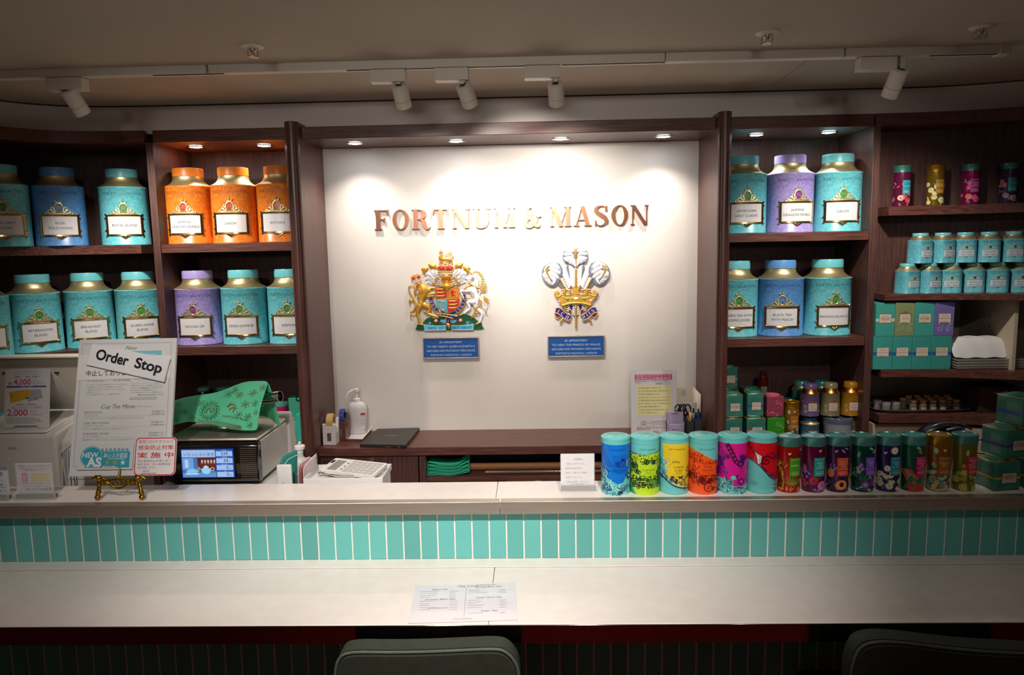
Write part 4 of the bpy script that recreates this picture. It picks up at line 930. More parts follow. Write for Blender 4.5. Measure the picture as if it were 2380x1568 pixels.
def art_yellow(p, r):
    Y, D = '#e9c62a', '#1c2a40'; p.poly([(-.042, .135), (.09, .135), (.09, .010), (.03, .012), (-.006, .026), (-.027, .050), (-.037, .08), (-.037, .11)], Y, 2)
    p.serif('FORTNUM&MASON', .001, .119, .0045, '#6a5a1a', 3, width=.044)
    for i in range(70): p.ell(r.uniform(-.032, -.016), r.uniform(.075, .128), .0006, .0006, '#2a7a8a', 3, 6)
    for i in range(90):
        t = r.uniform(0, 1); x = -.05 + t * .10; y = .050 * (1 - t) ** 1.6 + .014 + r.uniform(-.006, .006); p.leaf(x, y, r.uniform(.003, .007), r.uniform(0, 6), r.choice(['#2f8fc0', '#8fd0e0', D, '#5ab0d0']), 3 + i * .01, .35)
    fill_scroll(p, r, -.05, -.032, .06, .095, 6, [NAVY, '#2f8fb8', '#bfe9e2'], (.005, .009), .002, 4); p.stroke([(-.05, .052), (-.03, .040), (-.01, .026), (.012, .018), (.04, .014), (.06, .018)], .0022, D, 5); p.stroke([(-.05, .058), (-.03, .046), (-.01, .031), (.012, .023), (.04, .019)], .0014, '#d8e8d0', 5.2)
    for i in range(7): p.spiral(-.04 + i * .013, .046 - i * .0042, .005, 2, 1.2, .0016, D, 5.5)
    foliage(p, r, -.014, .045, .036, .052, 46, [D], (.004, .009), 4, .4); foliage(p, r, .03, .05, .055, .078, 16, ['#7a5a2a'], (.006, .012), 4, .3)
    p.stroke([(-.012, .084), (-.009, .091), (-.007, .085), (-.004, .092), (-.001, .085), (.003, .090), (.004, .086), (.008, .086)], .0012, D, 4, 2); p.rect(-.0165, .050, .022, .080, Y, 7)
    p.serif('LEMON', .004, .071, .0062, '#5a4a1a', 8, width=.026); p.serif('CURD', .004, .0625, .0062, '#5a4a1a', 8, width=.020); p.text('BISCUITS', .004, .0575, .0038, '#5a4a1a', 8); p.rect(-.012, .0545, .018, .0549, '#8a7020', 8)
def art_orange(p, r):
    O, D = '#f0571a', '#6a1218'; p.poly([(-.09, .125), (-.045, .118), (-.022, .112), (0, .100), (.022, .088), (.045, .082), (.09, .080), (.09, 0), (-.09, 0)], O, 2); p.stroke([(-.05, .123), (-.022, .116), (0, .104), (.022, .092), (.05, .085)], .0012, '#d8c080', 3)
    p.serif('FORTNUM&MASON', .001, .118, .004, '#2a9a90', 3, width=.044); foliage(p, r, -.05, -.012, .084, .108, 90, [D, '#a02a18'], (.003, .007), 3); foliage(p, r, -.012, .05, .078, .088, 60, [D, '#a02a18'], (.003, .006), 3)
    fill_scroll(p, r, -.055, -.03, .03, .076, 10, [D], (.005, .010), .0020, 5); fill_scroll(p, r, .028, .055, .03, .078, 10, [D, '#3a1a50'], (.005, .009), .002, 5); fill_scroll(p, r, -.02, .03, .032, .05, 12, [D], (.006, .010), .0022, 5)
    foliage(p, r, -.01, .045, .03, .052, 26, [D], (.005, .010), 5); p.daisy(.034, .042, .009, 7, D, O, 6, .4); p.spiral(.006, .018, .012, 3, 1.1, .003, '#8a2038', 6); p.spiral(.018, .014, .006, 1, 1.2, .0026, D, 6)
    p.poly([(.026, 0), (.034, .014), (.05, .02), (.06, .0)], '#6a3a90', 6); fill_scroll(p, r, .03, .05, .0, .016, 5, ['#2a1a50', '#4fa8c0'], (.004, .006), .0014, 7); p.rect(-.0175, .052, .021, .081, O, 7)
    p.serif('STEM', .002, .0715, .0062, '#8a1c14', 8, width=.020); p.serif('GINGER', .002, .0625, .0062, '#8a1c14', 8, width=.028); p.text('BISCUITS', .002, .0578, .0034, '#c03818', 8); p.rect(-.012, .0545, .016, .0549, '#a02a14', 8)
def art_pink(p, r):
    K, D = '#d81b8c', '#4a1468'; p.rect(-.09, .0, .09, .134, K, 1); p.poly([(-.062, 0), (.05, 0), (.05, .012), (.034, .026), (.022, .020), (.006, .014), (-.012, .026), (-.03, .040), (-.062, .040)], TQ, 2)
    fill_scroll(p, r, -.058, -.024, .05, .13, 15, [D, '#7a1a80', '#5a2aa0'], (.006, .010), .003, 3); p.stroke([(-.026, .132), (-.014, .112), (-.004, .09), (.004, .082)], .012, '#5a1040', 4)
    for i in range(5): p.ring(-.021 + i * .0052, .122 - i * .0092, .0028, .0008, '#e860b0', 5, 12)
    p.ell(.010, .082, .010, .010, D, 5); p.ell(.009, .0805, .003, .003, K, 6)
    for k in range(6): p.leaf(.014, .086, .022, .5 + k * .28, D, 5, .26)
    p.serif('CHOCO', .016, .066, .0056, '#a01068', 4, width=.022); p.serif('PEARL', .016, .058, .0056, '#a01068', 4, width=.018); p.rect(.0, .052, .03, .0524, '#a01068', 4)
    p.daisy(.012, .034, .013, 8, '#7a1478', '#d060b0', 5, .45); p.ell(-.008, .044, .007, .006, TQ, 5); p.poly([(-.004, .048), (.004, .054), (.002, .042)], NAVY, 5.5); p.spiral(-.016, .032, .010, 3, 1.3, .004, NAVY, 5); p.spiral(-.016, .032, .010, 3.3, 1.3, .0022, TQ, 5.4); p.spiral(.0, .012, .010, 1, 1.2, .004, NAVY, 5); p.spiral(.0, .012, .010, 1.3, 1.2, .002, TQ, 5.4)
    foliage(p, r, -.06, -.014, .0, .03, 80, ['#2f8fb8', '#bfe9e2', NAVY], (.004, .008), 4); foliage(p, r, .02, .06, .02, .10, 16, [D], (.006, .010), 4); foliage(p, r, .012, .05, .0, .01, 10, [NAVY], (.006, .01), 4)
def art_red(p, r):
    R_, D = '#d4121c', '#5a0a28'; p.poly([(-.09, .134), (.09, .134), (.09, .030), (.040, .036), (.020, .042), (.004, .056), (-.012, .076), (-.030, .088), (-.09, .095)], R_, 2); p.stroke([(-.05, .128), (-.03, .110), (-.014, .098), (-.006, .094)], .011, '#8a0a1c', 3)
    for i in range(4): p.ring(-.042 + i * .008, .122 - i * .008, .0028, .0008, '#d84050', 4, 12)
    p.poly([(-.026, .110), (-.010, .100), (-.012, .084), (-.018, .078), (-.020, .092)], '#e6ece8', 5); p.stroke([(-.024, .108), (-.013, .098), (-.015, .084)], .0012, '#1a2a5a', 6, 1)
    p.spiral(.002, .088, .013, 1, 1.2, .0045, D, 5); p.stroke([(-.006, .094), (-.008, .074), (.004, .060)], .003, D, 5); p.ell(.026, .096, .0075, .010, '#7a1a6a', 5); p.text('12', .026, .093, .009, '#4a1458', 6); foliage(p, r, .004, .022, .10, .112, 10, [D], (.005, .008), 5)
    p.rect(.008, .056, .09, .089, R_, 6); p.stroke([(-.05, .092), (-.030, .085), (-.012, .073), (.006, .052), (.022, .039), (.05, .034)], .0018, '#3a1a50', 6.5); foliage(p, r, .012, .03, .040, .056, 12, ['#4a2a90', D], (.005, .009), 7)
    foliage(p, r, .028, .045, .004, .028, 10, ['#123a4a'], (.005, .009), 7)
    for i in range(3): p.rect(-.036, .030 - i * .004, -.020, .0306 - i * .004, '#2f9a9a', 3)
biscuit(1431, 'bright blue round biscuit tin with a shell and turquoise lid', '#1472cf', art_blue)
biscuit(1498.5, 'lime green round FLAPJACK biscuit tin with dark scrolls', TQ, art_lime, 4)
biscuit(1566, 'yellow round LEMON CURD biscuit tin', TQ, art_yellow, 2)
biscuit(1634, 'orange round STEM GINGER biscuit tin', TQ, art_orange, 2)
biscuit(1702, 'magenta round biscuit tin with purple scrolls', '#d81b8c', art_pink, 2)
biscuit(1769.5, 'red and turquoise round biscuit tin', TQ, art_red, -2)

# ================================================================== THE SIGN WALL
WY = 2.962
COPPER = mat('#b98064', .24, 1.0, 'copper_sign_metal')
sg = thing('wall_sign', 'copper serif letters of the shop name mounted across the white wall', 'sign', (at(1190, 510, Y=WY).x, WY, at(1190, 510, Y=WY).z))
let = [('F', 871, 904, 536), ('O', 913, 951, 535), ('R', 958, 1001, 533), ('T', 1007, 1044, 532), ('N', 1052, 1093, 531), ('U', 1100, 1140, 531), ('M', 1149, 1198, 530), ('&', 1218, 1259, 528), ('M', 1279, 1328, 526), ('A', 1333, 1375, 524), ('S', 1381, 1413, 524), ('O', 1421, 1460, 523), ('N', 1466, 1508, 522)]
za = at(1190, 528, Y=WY).z
for ch, u0, u1, v in let:
    a, b = at(u0, v, Y=WY - .01), at(u1, v, Y=WY - .01)
    w, polys = GL[ch]; xs = [p[0] for q in polys for p in q]; x0, x1 = min(xs), max(xs); sx = (b.x - a.x) / (x1 - x0); h = .0775
    g = G()
    for i_, q in enumerate(polys): g.prism([(a.x + (p[0] - x0) * sx, za + p[1] * h) for p in q], WY - .011 - i_ * .00003, WY - .0003, 'Y')
    g.build('letter', COPPER, sg, world=True, sm=20)

# --------------------------------------------------------------- royal arms relief
KU = 2.945 / 1700 / 5.6
def crest_xy(ox, oz):
    def f(pts):  # zoomed-picture units -> metres (x, z[, r])
        return [((p[0] - ox) * KU, (oz - p[1]) * KU) + ((p[2] * KU,) if len(p) > 2 else ()) for p in pts]
    return f
CR = crest_xy(618, 640)
c0 = at(930 + 618 / 5.6, 560 + 640 / 5.6, Y=WY)
arms = thing('royal_arms', 'carved coloured coat of arms with gold lion and white unicorn on the wall', 'coat of arms', (c0.x, WY, c0.z))
EN = print_mat(.32)
def mirr(pts, ax=618): return [(2 * ax - p[0],) + tuple(p[1:]) for p in pts]
def B_(g, pts, d=30, flat=.55, n=8, sm=3): g.blob(CR(pts), d * KU, flat, n, sm)
def EX(g, pts, d0, d1, sm=0, T=CR):
    q = T(pts); q = smooth(q, sm, True) if sm else q
    g.prism([(p[0], p[1]) for p in q], -d0 * KU, -d1 * KU, 'Y')
# compartment mound
g = G().col('#15572c'); EX(g, [(195, 1120), (205, 1090), (280, 1060), (330, 1005), (420, 990), (520, 985), (618, 1000), (720, 985), (790, 955), (850, 960), (930, 990), (1000, 1045), (1055, 1080), (1062, 1125), (1050, 1158), (618, 1165), (215, 1160)], 0, 18, 2)
rn = random.Random(2)
for i in range(70):
    x = rn.uniform(215, 1045); y = rn.uniform(1010 + abs(x - 618) * .12, 1145); g.col(rn.choice(['#1c6b35', '#124a26', '#2a8a48', '#175c36']))
    a = rn.uniform(0, 6.28); B_(g, [(x, y, 8), (x + 12 * cos(a), y + 12 * sin(a), 11), (x + 24 * cos(a), y + 24 * sin(a), 3)], 20, .5, 6, 2)
g.build('mound', EN, arms)
def flower5(g, x, y):
    g.col('#d95a66'); 
    for k in range(5): a = k * 1.257 + .3; B_(g, [(x + 6 * cos(a), y + 6 * sin(a), 9), (x + 22 * cos(a), y + 22 * sin(a), 12)], 34, .5, 8, 1)
    g.col('#f2e6dc')
    for k in range(5): a = k * 1.257 + .9; B_(g, [(x + 3 * cos(a), y + 3 * sin(a), 5), (x + 13 * cos(a), y + 13 * sin(a), 7)], 42, .5, 8, 1)
    g.col('#d9a030'); g.ball(CRp(x, y, 48), 6 * KU, 8, 6)
def CRp(x, y, d): return ((x - 618) * KU, -d * KU, (640 - y) * KU)
for x in (458, 780):
    g = G(); flower5(g, x, 1035); g.build('rose', EN, arms)
g = G().col('#4fb3dc')
for s in (0, 1):
    M_ = (lambda q: mirr(q, 622)) if s else (lambda q: q)
    EX(g.col('#5cc0e6'), M_([(285, 1085), (300, 1160), (585, 1158), (590, 1095), (560, 1100), (470, 1103), (380, 1100), (300, 1090)]), 18, 34)
    EX(g.col('#4aa6cf'), M_([(355, 1062), (380, 1045), (392, 1062), (385, 1098), (330, 1095), (290, 1088)]), 12, 24); EX(g.col('#6b3a2a'), M_([(345, 1062), (370, 1090), (310, 1092)]), 24, 27)
    EX(g.col('#5cc0e6'), M_([(510, 1025), (600, 1020), (600, 1060), (560, 1075), (520, 1050)]), 16, 30); EX(g.col('#6b3a2a'), M_([(512, 1040), (575, 1062), (575, 1098), (515, 1090)]), 16, 26)
    g.col('#d8e8ee'); B_(g, M_([(285, 1088, 3), (380, 1100, 3), (480, 1104, 3), (588, 1097, 3)]), 34, .6, 6, 2); B_(g, M_([(300, 1160, 3), (585, 1158, 3)]), 34, .6, 6, 1)
g.build('motto_scroll', EN, arms, sm=25)
p = P(); p.serif('DIEU', -165 * KU * 1.3, -(1148 - 640) * KU, 34 * KU, '#1d3f5e', 1, sp=.16, width=110 * KU); p.serif('ET', -90 * KU, -(1148 - 640) * KU, 34 * KU, '#1d3f5e', 1, sp=.2, width=52 * KU)
p.serif('MON', 103 * KU, -(1148 - 640) * KU, 34 * KU, '#1d3f5e', 1, width=108 * KU); p.serif('DROIT', 240 * KU, -(1148 - 640) * KU, 34 * KU, '#1d3f5e', 1, width=135 * KU)
p.build('motto_lettering', on_plane((0, -34.5 * KU, 0), (1, 0, 0), (0, 0, 1)), EN, arms)
# mantling
g = G(); 
for s in (0, 1):
    M_ = (lambda q: mirr(q, 605)) if s else (lambda q: q)
    g.col('#e4e2e6')
    for a in [[(540, 500, 26), (480, 430, 38), (430, 385, 30), (470, 370, 14)], [(540, 520, 22), (440, 470, 36), (370, 430, 30), (330, 425, 14)], [(540, 540, 20), (440, 510, 34), (360, 480, 28), (335, 500, 10)], [(520, 560, 18), (430, 545, 28), (370, 530, 22), (350, 545, 8)],
              [(500, 470, 20), (470, 400, 30), (455, 360, 18)], [(400, 440, 26), (360, 400, 24), (335, 440, 10)]]: B_(g, M_(a), 18, .5, 8, 3)
    g.col('#8f8c98')
    for a in [[(540, 510, 4), (470, 455, 5), (400, 425, 3)], [(530, 530, 4), (440, 495, 5), (350, 470, 3)], [(500, 450, 4), (465, 400, 4), (450, 370, 2)], [(520, 550, 4), (430, 530, 4), (370, 520, 2)], [(360, 420, 3), (395, 440, 3), (420, 470, 2)]]: B_(g, M_(a), 36, .7, 6, 3)
g.build('mantling', EN, arms, sm=60)
g = G()
for s in (0, 1):
    M_ = (lambda q: mirr(q, 605)) if s else (lambda q: q)
    for a in [[(475, 365, 10), (455, 330, 34), (415, 315, 36), (380, 290, 8)], [(440, 340, 18), (430, 300, 22), (425, 278, 5)], [(325, 430, 8), (320, 390, 26), (350, 355, 36), (300, 360, 18), (290, 375, 5)], [(455, 575, 16), (440, 545, 26), (440, 515, 16)], [(470, 540, 18), (480, 480, 26), (500, 455, 16), (475, 455, 6)], [(500, 500, 14), (520, 460, 18), (545, 470, 14)]]: g = G(); B_(g, M_(a), 26, .5, 8, 3); g.build('mantling_tip', GOLDC, arms, sm=60)
# garter belt
GC = (618, 735)
def ell_pt(a, rx, ry): return (GC[0] + rx * cos(a), GC[1] - ry * sin(a))
g = G().col('#1f1c78'); outer = [ell_pt(radians(a), 243, 240) for a in range(170, 371, 8)]; inner = [ell_pt(radians(a), 192, 190) for a in range(370, 169, -8)]
EX(g, outer + inner, 22, 38); EX(g, [(505, 935), (750, 985), (745, 1010), (690, 1008), (520, 965)], 38, 52); EX(g, [(592, 985), (655, 985), (655, 1075), (592, 1075)], 36, 50)
g.build('garter', EN, arms, sm=25)
g = G()
for rx, ry in ((243, 240), (192, 190)): B_(g, [ell_pt(radians(a), rx, ry) + (5,) for a in range(170, 371, 10)], 39, .7, 6, 1)
for a in ([(505, 932, 5), (620, 955, 5), (748, 975, 6), (700, 985, 4)], [(520, 968, 5), (620, 990, 5), (690, 1012, 5)], [(592, 985, 4), (592, 1075, 4)], [(655, 985, 4), (655, 1075, 4)], [(520, 905, 8), (500, 930, 9), (520, 960, 8)], [(505, 905, 6), (545, 940, 6)], [(480, 935, 8), (540, 960, 6)], [(605, 1080, 16), (625, 1100, 22), (625, 1145, 5)]): B_(g, a, 54, .6, 7, 2)
for x, y in ((575, 962), (615, 974), (658, 992), (620, 1042)): g.ball(CRp(x, y, 56), 8 * KU, 8, 6)
g.build('garter_buckle', GOLDC, arms, sm=60)
p = P()
def glyphs_arc(txt, a0, a1, flip):
    for i, ch in enumerate(txt):
        a = radians(a0 + (a1 - a0) * i / (len(txt) - 1)); cx, cy = ell_pt(a, 217, 214); h = 34 * KU; w, polys = GL.get(ch, (0.5, [[(.1, .42), (.4, .42), (.4, .5), (.1, .5)], [(.21, .3), (.29, .3), (.29, .62), (.21, .62)]]))
        rot = a - pi / 2
        for q in polys:
            o = len(p.v)
            for u, v in q:
                x, y = (u - w / 2) * h, (v - .5) * h; p.v.append(((cx - 618) * KU + x * cos(rot) - y * sin(rot), (640 - cy) * KU + x * sin(rot) + y * cos(rot), 1))
            p.f.append(tuple(range(o, o + len(q)))); p.c.append(lin('#d9c9b0'))
glyphs_arc('+HONI', 180, 232, 0); glyphs_arc('PENSE', 296, 352, 0) if False else glyphs_arc('ESNEP'[::-1], 352, 300, 0)
p.build('garter_lettering', on_plane((0, -38.5 * KU, 0), (1, 0, 0), (0, 0, 1)), EN, arms)
# shield
SHP = [(455, 585), (455, 800), (470, 850), (510, 895), (560, 922), (618, 940), (676, 922), (726, 895), (762, 850), (778, 800), (778, 600), (700, 590), (540, 590)]
g = G().col('#b8b4b0'); EX(g, SHP, 36, 46); 
def half(pts): return pts
EX(g.col('#c8281c'), [(462, 595), (612, 595), (612, 745), (462, 745)], 46, 52); EX(g.col('#d98a25'), [(620, 595), (772, 595), (772, 745), (620, 745)], 46, 52)
EX(g.col('#4fb0d4'), [(462, 752), (612, 752), (612, 930), (560, 914), (512, 888), (476, 848), (462, 800)], 46, 52); EX(g.col('#c8281c'), [(620, 752), (772, 752), (772, 800), (758, 848), (722, 888), (676, 914), (620, 930)], 46, 52)
g.build('shield', EN, arms, sm=20)
g = G().col('#c8281c')
B_(g, [(690, 640, 9), (680, 665, 12), (690, 690, 11), (675, 712, 6)], 56, .5, 8, 2); B_(g, [(690, 660, 8), (720, 650, 5), (728, 668, 3)], 56, .5, 6, 2); B_(g, [(685, 672, 6), (655, 665, 4)], 56, .5, 6, 1); B_(g, [(685, 690, 7), (712, 700, 6), (722, 715, 4)], 56, .5, 6, 2); B_(g, [(670, 645, 5), (655, 640, 3)], 56, .5, 6, 1)
for a in ([(630, 605, 3), (762, 605, 3), (762, 735, 3), (630, 735, 3), (630, 605, 3)],): B_(g, a, 54, .6, 6, 1)
g.build('rampant_lion', EN, arms, sm=60)
g = G()
for x0, y0, n in ((475, 620, 3), (632, 778, 3)):
    for i in range(n):
        y = y0 + i * 45; B_(g, [(x0 + 10, y + 4, 9), (x0 + 45, y, 8), (x0 + 80, y + 2, 9), (x0 + 95, y - 8, 4)], 55, .5, 8, 2); B_(g, [(x0 + 8, y - 6, 8), (x0 + 2, y + 4, 5)], 56, .5, 6, 1)
        for lx in (18, 38, 70, 86): B_(g, [(x0 + lx, y + 4, 4), (x0 + lx - 6, y + 18, 3)], 55, .5, 6, 1)
        B_(g, [(x0 + 92, y, 3), (x0 + 108, y - 12, 3), (x0 + 118, y + 2, 3)], 55, .5, 6, 2)
B_(g, [(500, 775, 5), (505, 830, 6), (540, 885, 7), (580, 895, 7)], 56, .6, 7, 3); B_(g, [(500, 775, 5), (530, 768, 5), (548, 785, 5), (590, 782, 5), (592, 840, 5), (582, 895, 6)], 56, .6, 7, 3)
for k in range(5): B_(g, [(515 + k * 15, 782 + k * 1, 1.5), (522 + k * 13, 850 + k * 9, 1.5)], 55, .6, 5, 1)
for a in ([(616, 590, 4), (616, 935, 4)], [(458, 748, 4), (776, 748, 4)]): B_(g, a, 50, .6, 6, 1)
g.build('shield_charges', GOLDC, arms, sm=60)
# helmet and crown
g = G(); B_(g, [(612, 435, 62), (612, 490, 70), (612, 545, 68), (612, 580, 82)], 40, .6, 14, 3); EX(g, [(520, 572), (560, 590), (618, 604), (680, 590), (712, 565), (690, 545), (540, 545)], 40, 75, 2)
for x in (565, 590, 615, 640, 665): B_(g, [(x, 445, 5), (x - (615 - x) * .12, 500, 5)], 92, .7, 6, 1)
g.build('helmet', GOLDC, arms, sm=60)
g = G().col('#d0382a')
for x in (578, 602, 627, 652): B_(g, [(x, 462, 8), (x, 490, 9)], 88, .4, 8, 1)
for cx, cy in ((548, 350), (660, 350), (604, 352)): g.col('#d23a3a'); B_(g, [(cx - 20, cy, 26), (cx + 20, cy, 26)], 50, .7, 12, 1)
g.build('crown_caps', EN, arms, sm=60)
g = G()
for a in ([(520, 400, 9), (498, 350, 10), (530, 318, 9), (575, 315, 8), (604, 335, 8)], [(690, 400, 9), (712, 350, 10), (680, 318, 9), (635, 315, 8), (604, 335, 8)], [(604, 395, 8), (604, 315, 8), (604, 290, 7)]): B_(g, a, 72, .6, 8, 3)
for k in range(9): g.ball(CRp(510 + k * 23, 398 + 4 * sin(k * .4), 78), 11 * KU, 8, 6)
for a in ([(585, 300, 6), (604, 285, 12), (622, 300, 6)],): B_(g, a, 60, .6, 8, 2)
g.build('crown_arches', GOLDC, arms, sm=60)
g = G().col('#dfe0e4'); B_(g, [(524, 418, 15), (605, 424, 16), (690, 418, 15)], 66, .7, 10, 2); g.build('crown_fur', EN, arms, sm=60)
# crest lion on top
g = G()
for a in [[(560, 235, 22), (600, 232, 20), (650, 238, 20), (680, 240, 18)], [(552, 170, 17), (548, 195, 22), (556, 230, 26)], [(545, 240, 10), (538, 270, 8), (530, 300, 8)], [(570, 245, 9), (562, 275, 8), (560, 300, 7)], [(665, 250, 12), (650, 275, 8), (645, 302, 8)], [(685, 250, 12), (690, 280, 8), (692, 302, 8)],
          [(690, 235, 6), (706, 205, 6), (690, 185, 6), (650, 195, 5), (605, 195, 6), (625, 175, 5), (670, 155, 8), (695, 138, 4)], [(520, 200, 6), (530, 220, 8)], [(520, 215, 8), (535, 240, 10)]]: B_(g, a, 36, .6, 9, 3)
for k in range(7): B_(g, [(535 + k * 4, 190 + k * 6, 6), (520 + k * 5, 205 + k * 6, 3)], 46, .6, 6, 1)
for x in (530, 550, 572): B_(g, [(x, 160, 4), (x + (x - 550) * .2, 135, 4)], 44, .6, 6, 1)
B_(g, [(550, 118, 5), (552, 105, 4)], 44, .6, 6, 1); B_(g, [(530, 158, 5), (572, 158, 5)], 46, .6, 6, 1)
g.build('crest_lion', GOLDC, arms, sm=60)
g = G().col('#c8383a'); B_(g, [(540, 142, 9), (562, 142, 9)], 46, .6, 8, 1); B_(g, [(548, 192, 3), (558, 193, 3)], 62, .6, 6, 1); g.build('crest_lion_cap', EN, arms, sm=60)
# lion supporter
g = G()
lion = [[(255, 575, 34), (290, 600, 56), (330, 640, 52), (300, 700, 46), (270, 760, 40), (265, 810, 46)], [(235, 540, 34), (262, 555, 36)], [(300, 640, 40), (260, 690, 36), (250, 740, 34)],
        [(300, 680, 24), (360, 690, 20), (420, 680, 17), (480, 668, 14), (492, 682, 7)], [(320, 640, 22), (390, 610, 20), (450, 605, 12)], [(300, 700, 16), (370, 715, 14), (440, 705, 10)],
        [(255, 820, 46), (225, 890, 32), (215, 940, 22), (232, 1000, 20), (245, 1060, 18), (285, 1085, 12)], [(300, 820, 42), (350, 850, 34), (385, 890, 20), (345, 930, 18), (400, 960, 17), (470, 985, 15), (490, 1000, 7)], [(340, 930, 16), (300, 900, 12)],
        [(225, 670, 9), (180, 655, 8), (205, 600, 9), (160, 570, 10), (115, 590, 10), (125, 660, 10), (165, 740, 10), (195, 820, 10), (170, 890, 11), (130, 920, 10), (140, 950, 10), (195, 940, 8), (215, 920, 5)], [(150, 770, 18), (125, 760, 14), (120, 810, 6)], [(150, 740, 10), (115, 770, 10), (125, 840, 4)], [(130, 940, 10), (125, 985, 9), (160, 990, 5)], [(200, 590, 14), (200, 640, 16), (195, 690, 8)]]
for a in lion: B_(g, a, 34, .6, 10, 3)
for k in range(16):
    t = k / 15; x = 270 + 110 * t; y = 560 + 60 * t; B_(g, [(x, y, 9), (x + 18, y + 22, 8), (x + 8, y + 48, 3)], 58, .6, 7, 2)
for k in range(10): x = 250 + 12 * k; B_(g, [(x, 600 + (k % 3) * 10, 8), (x + 4, 640 + (k % 2) * 16, 7), (x - 8, 672, 3)], 62, .6, 7, 2)
for x, y in ((255, 1085), (272, 1090), (290, 1090), (230, 1085), (420, 1000), (445, 1004), (475, 1002), (468, 672), (482, 662)): B_(g, [(x, y - 8, 8), (x + 4, y + 6, 4)], 44, .7, 6, 1)
B_(g, [(232, 545, 14), (222, 570, 12), (235, 590, 10)], 52, .7, 8, 2); B_(g, [(258, 540, 12), (268, 560, 10)], 58, .6, 8, 1)
g.build('lion_supporter', GOLDC, arms, sm=60)
g = G()
for a in ([(165, 505, 7), (155, 470, 8), (178, 440, 7), (205, 445, 6)], [(275, 485, 7), (270, 440, 8), (240, 420, 7), (210, 445, 6)], [(205, 500, 6), (208, 450, 6), (182, 418, 8)]): B_(g, a, 56, .6, 7, 2)
for k in range(6): g.ball(CRp(182 + k * 19, 505 - k * 4, 62), 8 * KU, 7, 5)
g.build('lion_crown_arches', GOLDC, arms, sm=60)
g = G().col('#cf3032'); B_(g, [(175, 480, 18), (190, 470, 22)], 44, .7, 9, 1); B_(g, [(240, 462, 22), (255, 450, 16)], 44, .7, 9, 1); g.col('#dfe0e4'); B_(g, [(185, 525, 11), (235, 515, 13), (285, 498, 11)], 52, .7, 8, 2); g.col('#c02a2a'); B_(g, [(232, 578, 5), (248, 574, 5)], 66, .6, 6, 1)
g.build('lion_crown', EN, arms, sm=60)
# unicorn supporter
g = G().col('#eceaea')
uni = [[(905, 505, 20), (935, 480, 28), (975, 465, 36), (1005, 490, 34), (1000, 540, 36), (985, 590, 42), (960, 640, 52), (975, 700, 46), (990, 750, 42), (975, 810, 44)], [(900, 520, 13), (925, 530, 12)],
       [(930, 640, 32), (880, 650, 22), (820, 650, 17), (795, 650, 14), (800, 690, 12), (818, 720, 11), (835, 745, 9)], [(930, 620, 24), (890, 620, 18), (860, 625, 14)],
       [(975, 790, 42), (920, 800, 30), (880, 800, 22), (900, 850, 20), (900, 890, 16), (860, 920, 14), (830, 945, 11)], [(985, 800, 42), (985, 860, 30), (1040, 920, 24), (1065, 960, 18), (1050, 1010, 15), (1035, 1055, 14), (1015, 1075, 8)],
       [(1015, 640, 8), (1045, 660, 9), (1030, 720, 9), (1065, 790, 9), (1080, 860, 9), (1115, 890, 9), (1130, 850, 8), (1110, 790, 6), (1090, 750, 6)]]
for a in uni: B_(g, a, 34, .6, 10, 3)
g.build('unicorn_supporter', EN, arms, sm=60)
g = G().col('#8d8b96')
for a in ([(945, 470, 3), (955, 476, 4), (965, 470, 3)], [(930, 660, 3), (960, 690, 4), (970, 740, 3)], [(1000, 560, 3), (985, 600, 3)], [(905, 800, 3), (950, 815, 4), (985, 800, 3)], [(900, 540, 3), (930, 545, 3)], [(1000, 450, 3), (1018, 500, 3)]): B_(g, a, 62, .7, 6, 3)
g.build('unicorn_shading_lines', EN, arms, sm=60)
g = G()
for k in range(13):
    t = k / 12; a = radians(120 - 175 * t); x, y = 1000 + 66 * cos(a) + 10 * t, 490 - 80 * sin(a) + 30 * t * t; B_(g, [(x, y, 9), (x + 20 * cos(a) + 6, y - 16 * sin(a), 8), (x + 30 * cos(a) + 8, y - 18 * sin(a) + 6, 3)], 50, .6, 7, 2)
B_(g, [(955, 445, 8), (910, 395, 6), (875, 355, 2)], 46, .8, 8, 1)
for a in ([(840, 630, 9), (870, 600, 9), (920, 580, 10)], [(905, 550, 12), (945, 575, 14), (1000, 610, 14), (1040, 615, 12)], [(1060, 640, 10), (1100, 610, 14), (1125, 560, 8), (1130, 545, 3)], [(1060, 650, 8), (1115, 640, 10), (1140, 600, 4)], [(1090, 720, 8), (1125, 750, 12), (1165, 790, 4)], [(1100, 730, 8), (1120, 780, 12), (1160, 822, 4)], [(1105, 910, 9), (1120, 935, 11), (1110, 950, 4)],
          [(1040, 770, 12), (1060, 800, 10), (1030, 850, 13), (990, 880, 13), (975, 930, 12), (940, 985, 11), (930, 1010, 5)], [(985, 930, 9), (1005, 945, 11)], [(900, 745, 10), (860, 740, 8)], [(830, 740, 9), (825, 765, 9)], [(800, 955, 10), (770, 970, 9)], [(1010, 1075, 12), (985, 1090, 10)]): B_(g, a, 48, .6, 8, 3)
for k in range(7): g.ball(CRp(925 + k * 16, 562 + k * 8, 68), 7 * KU, 7, 5)
g.build('unicorn_mane_and_chain', GOLDC, arms, sm=60)

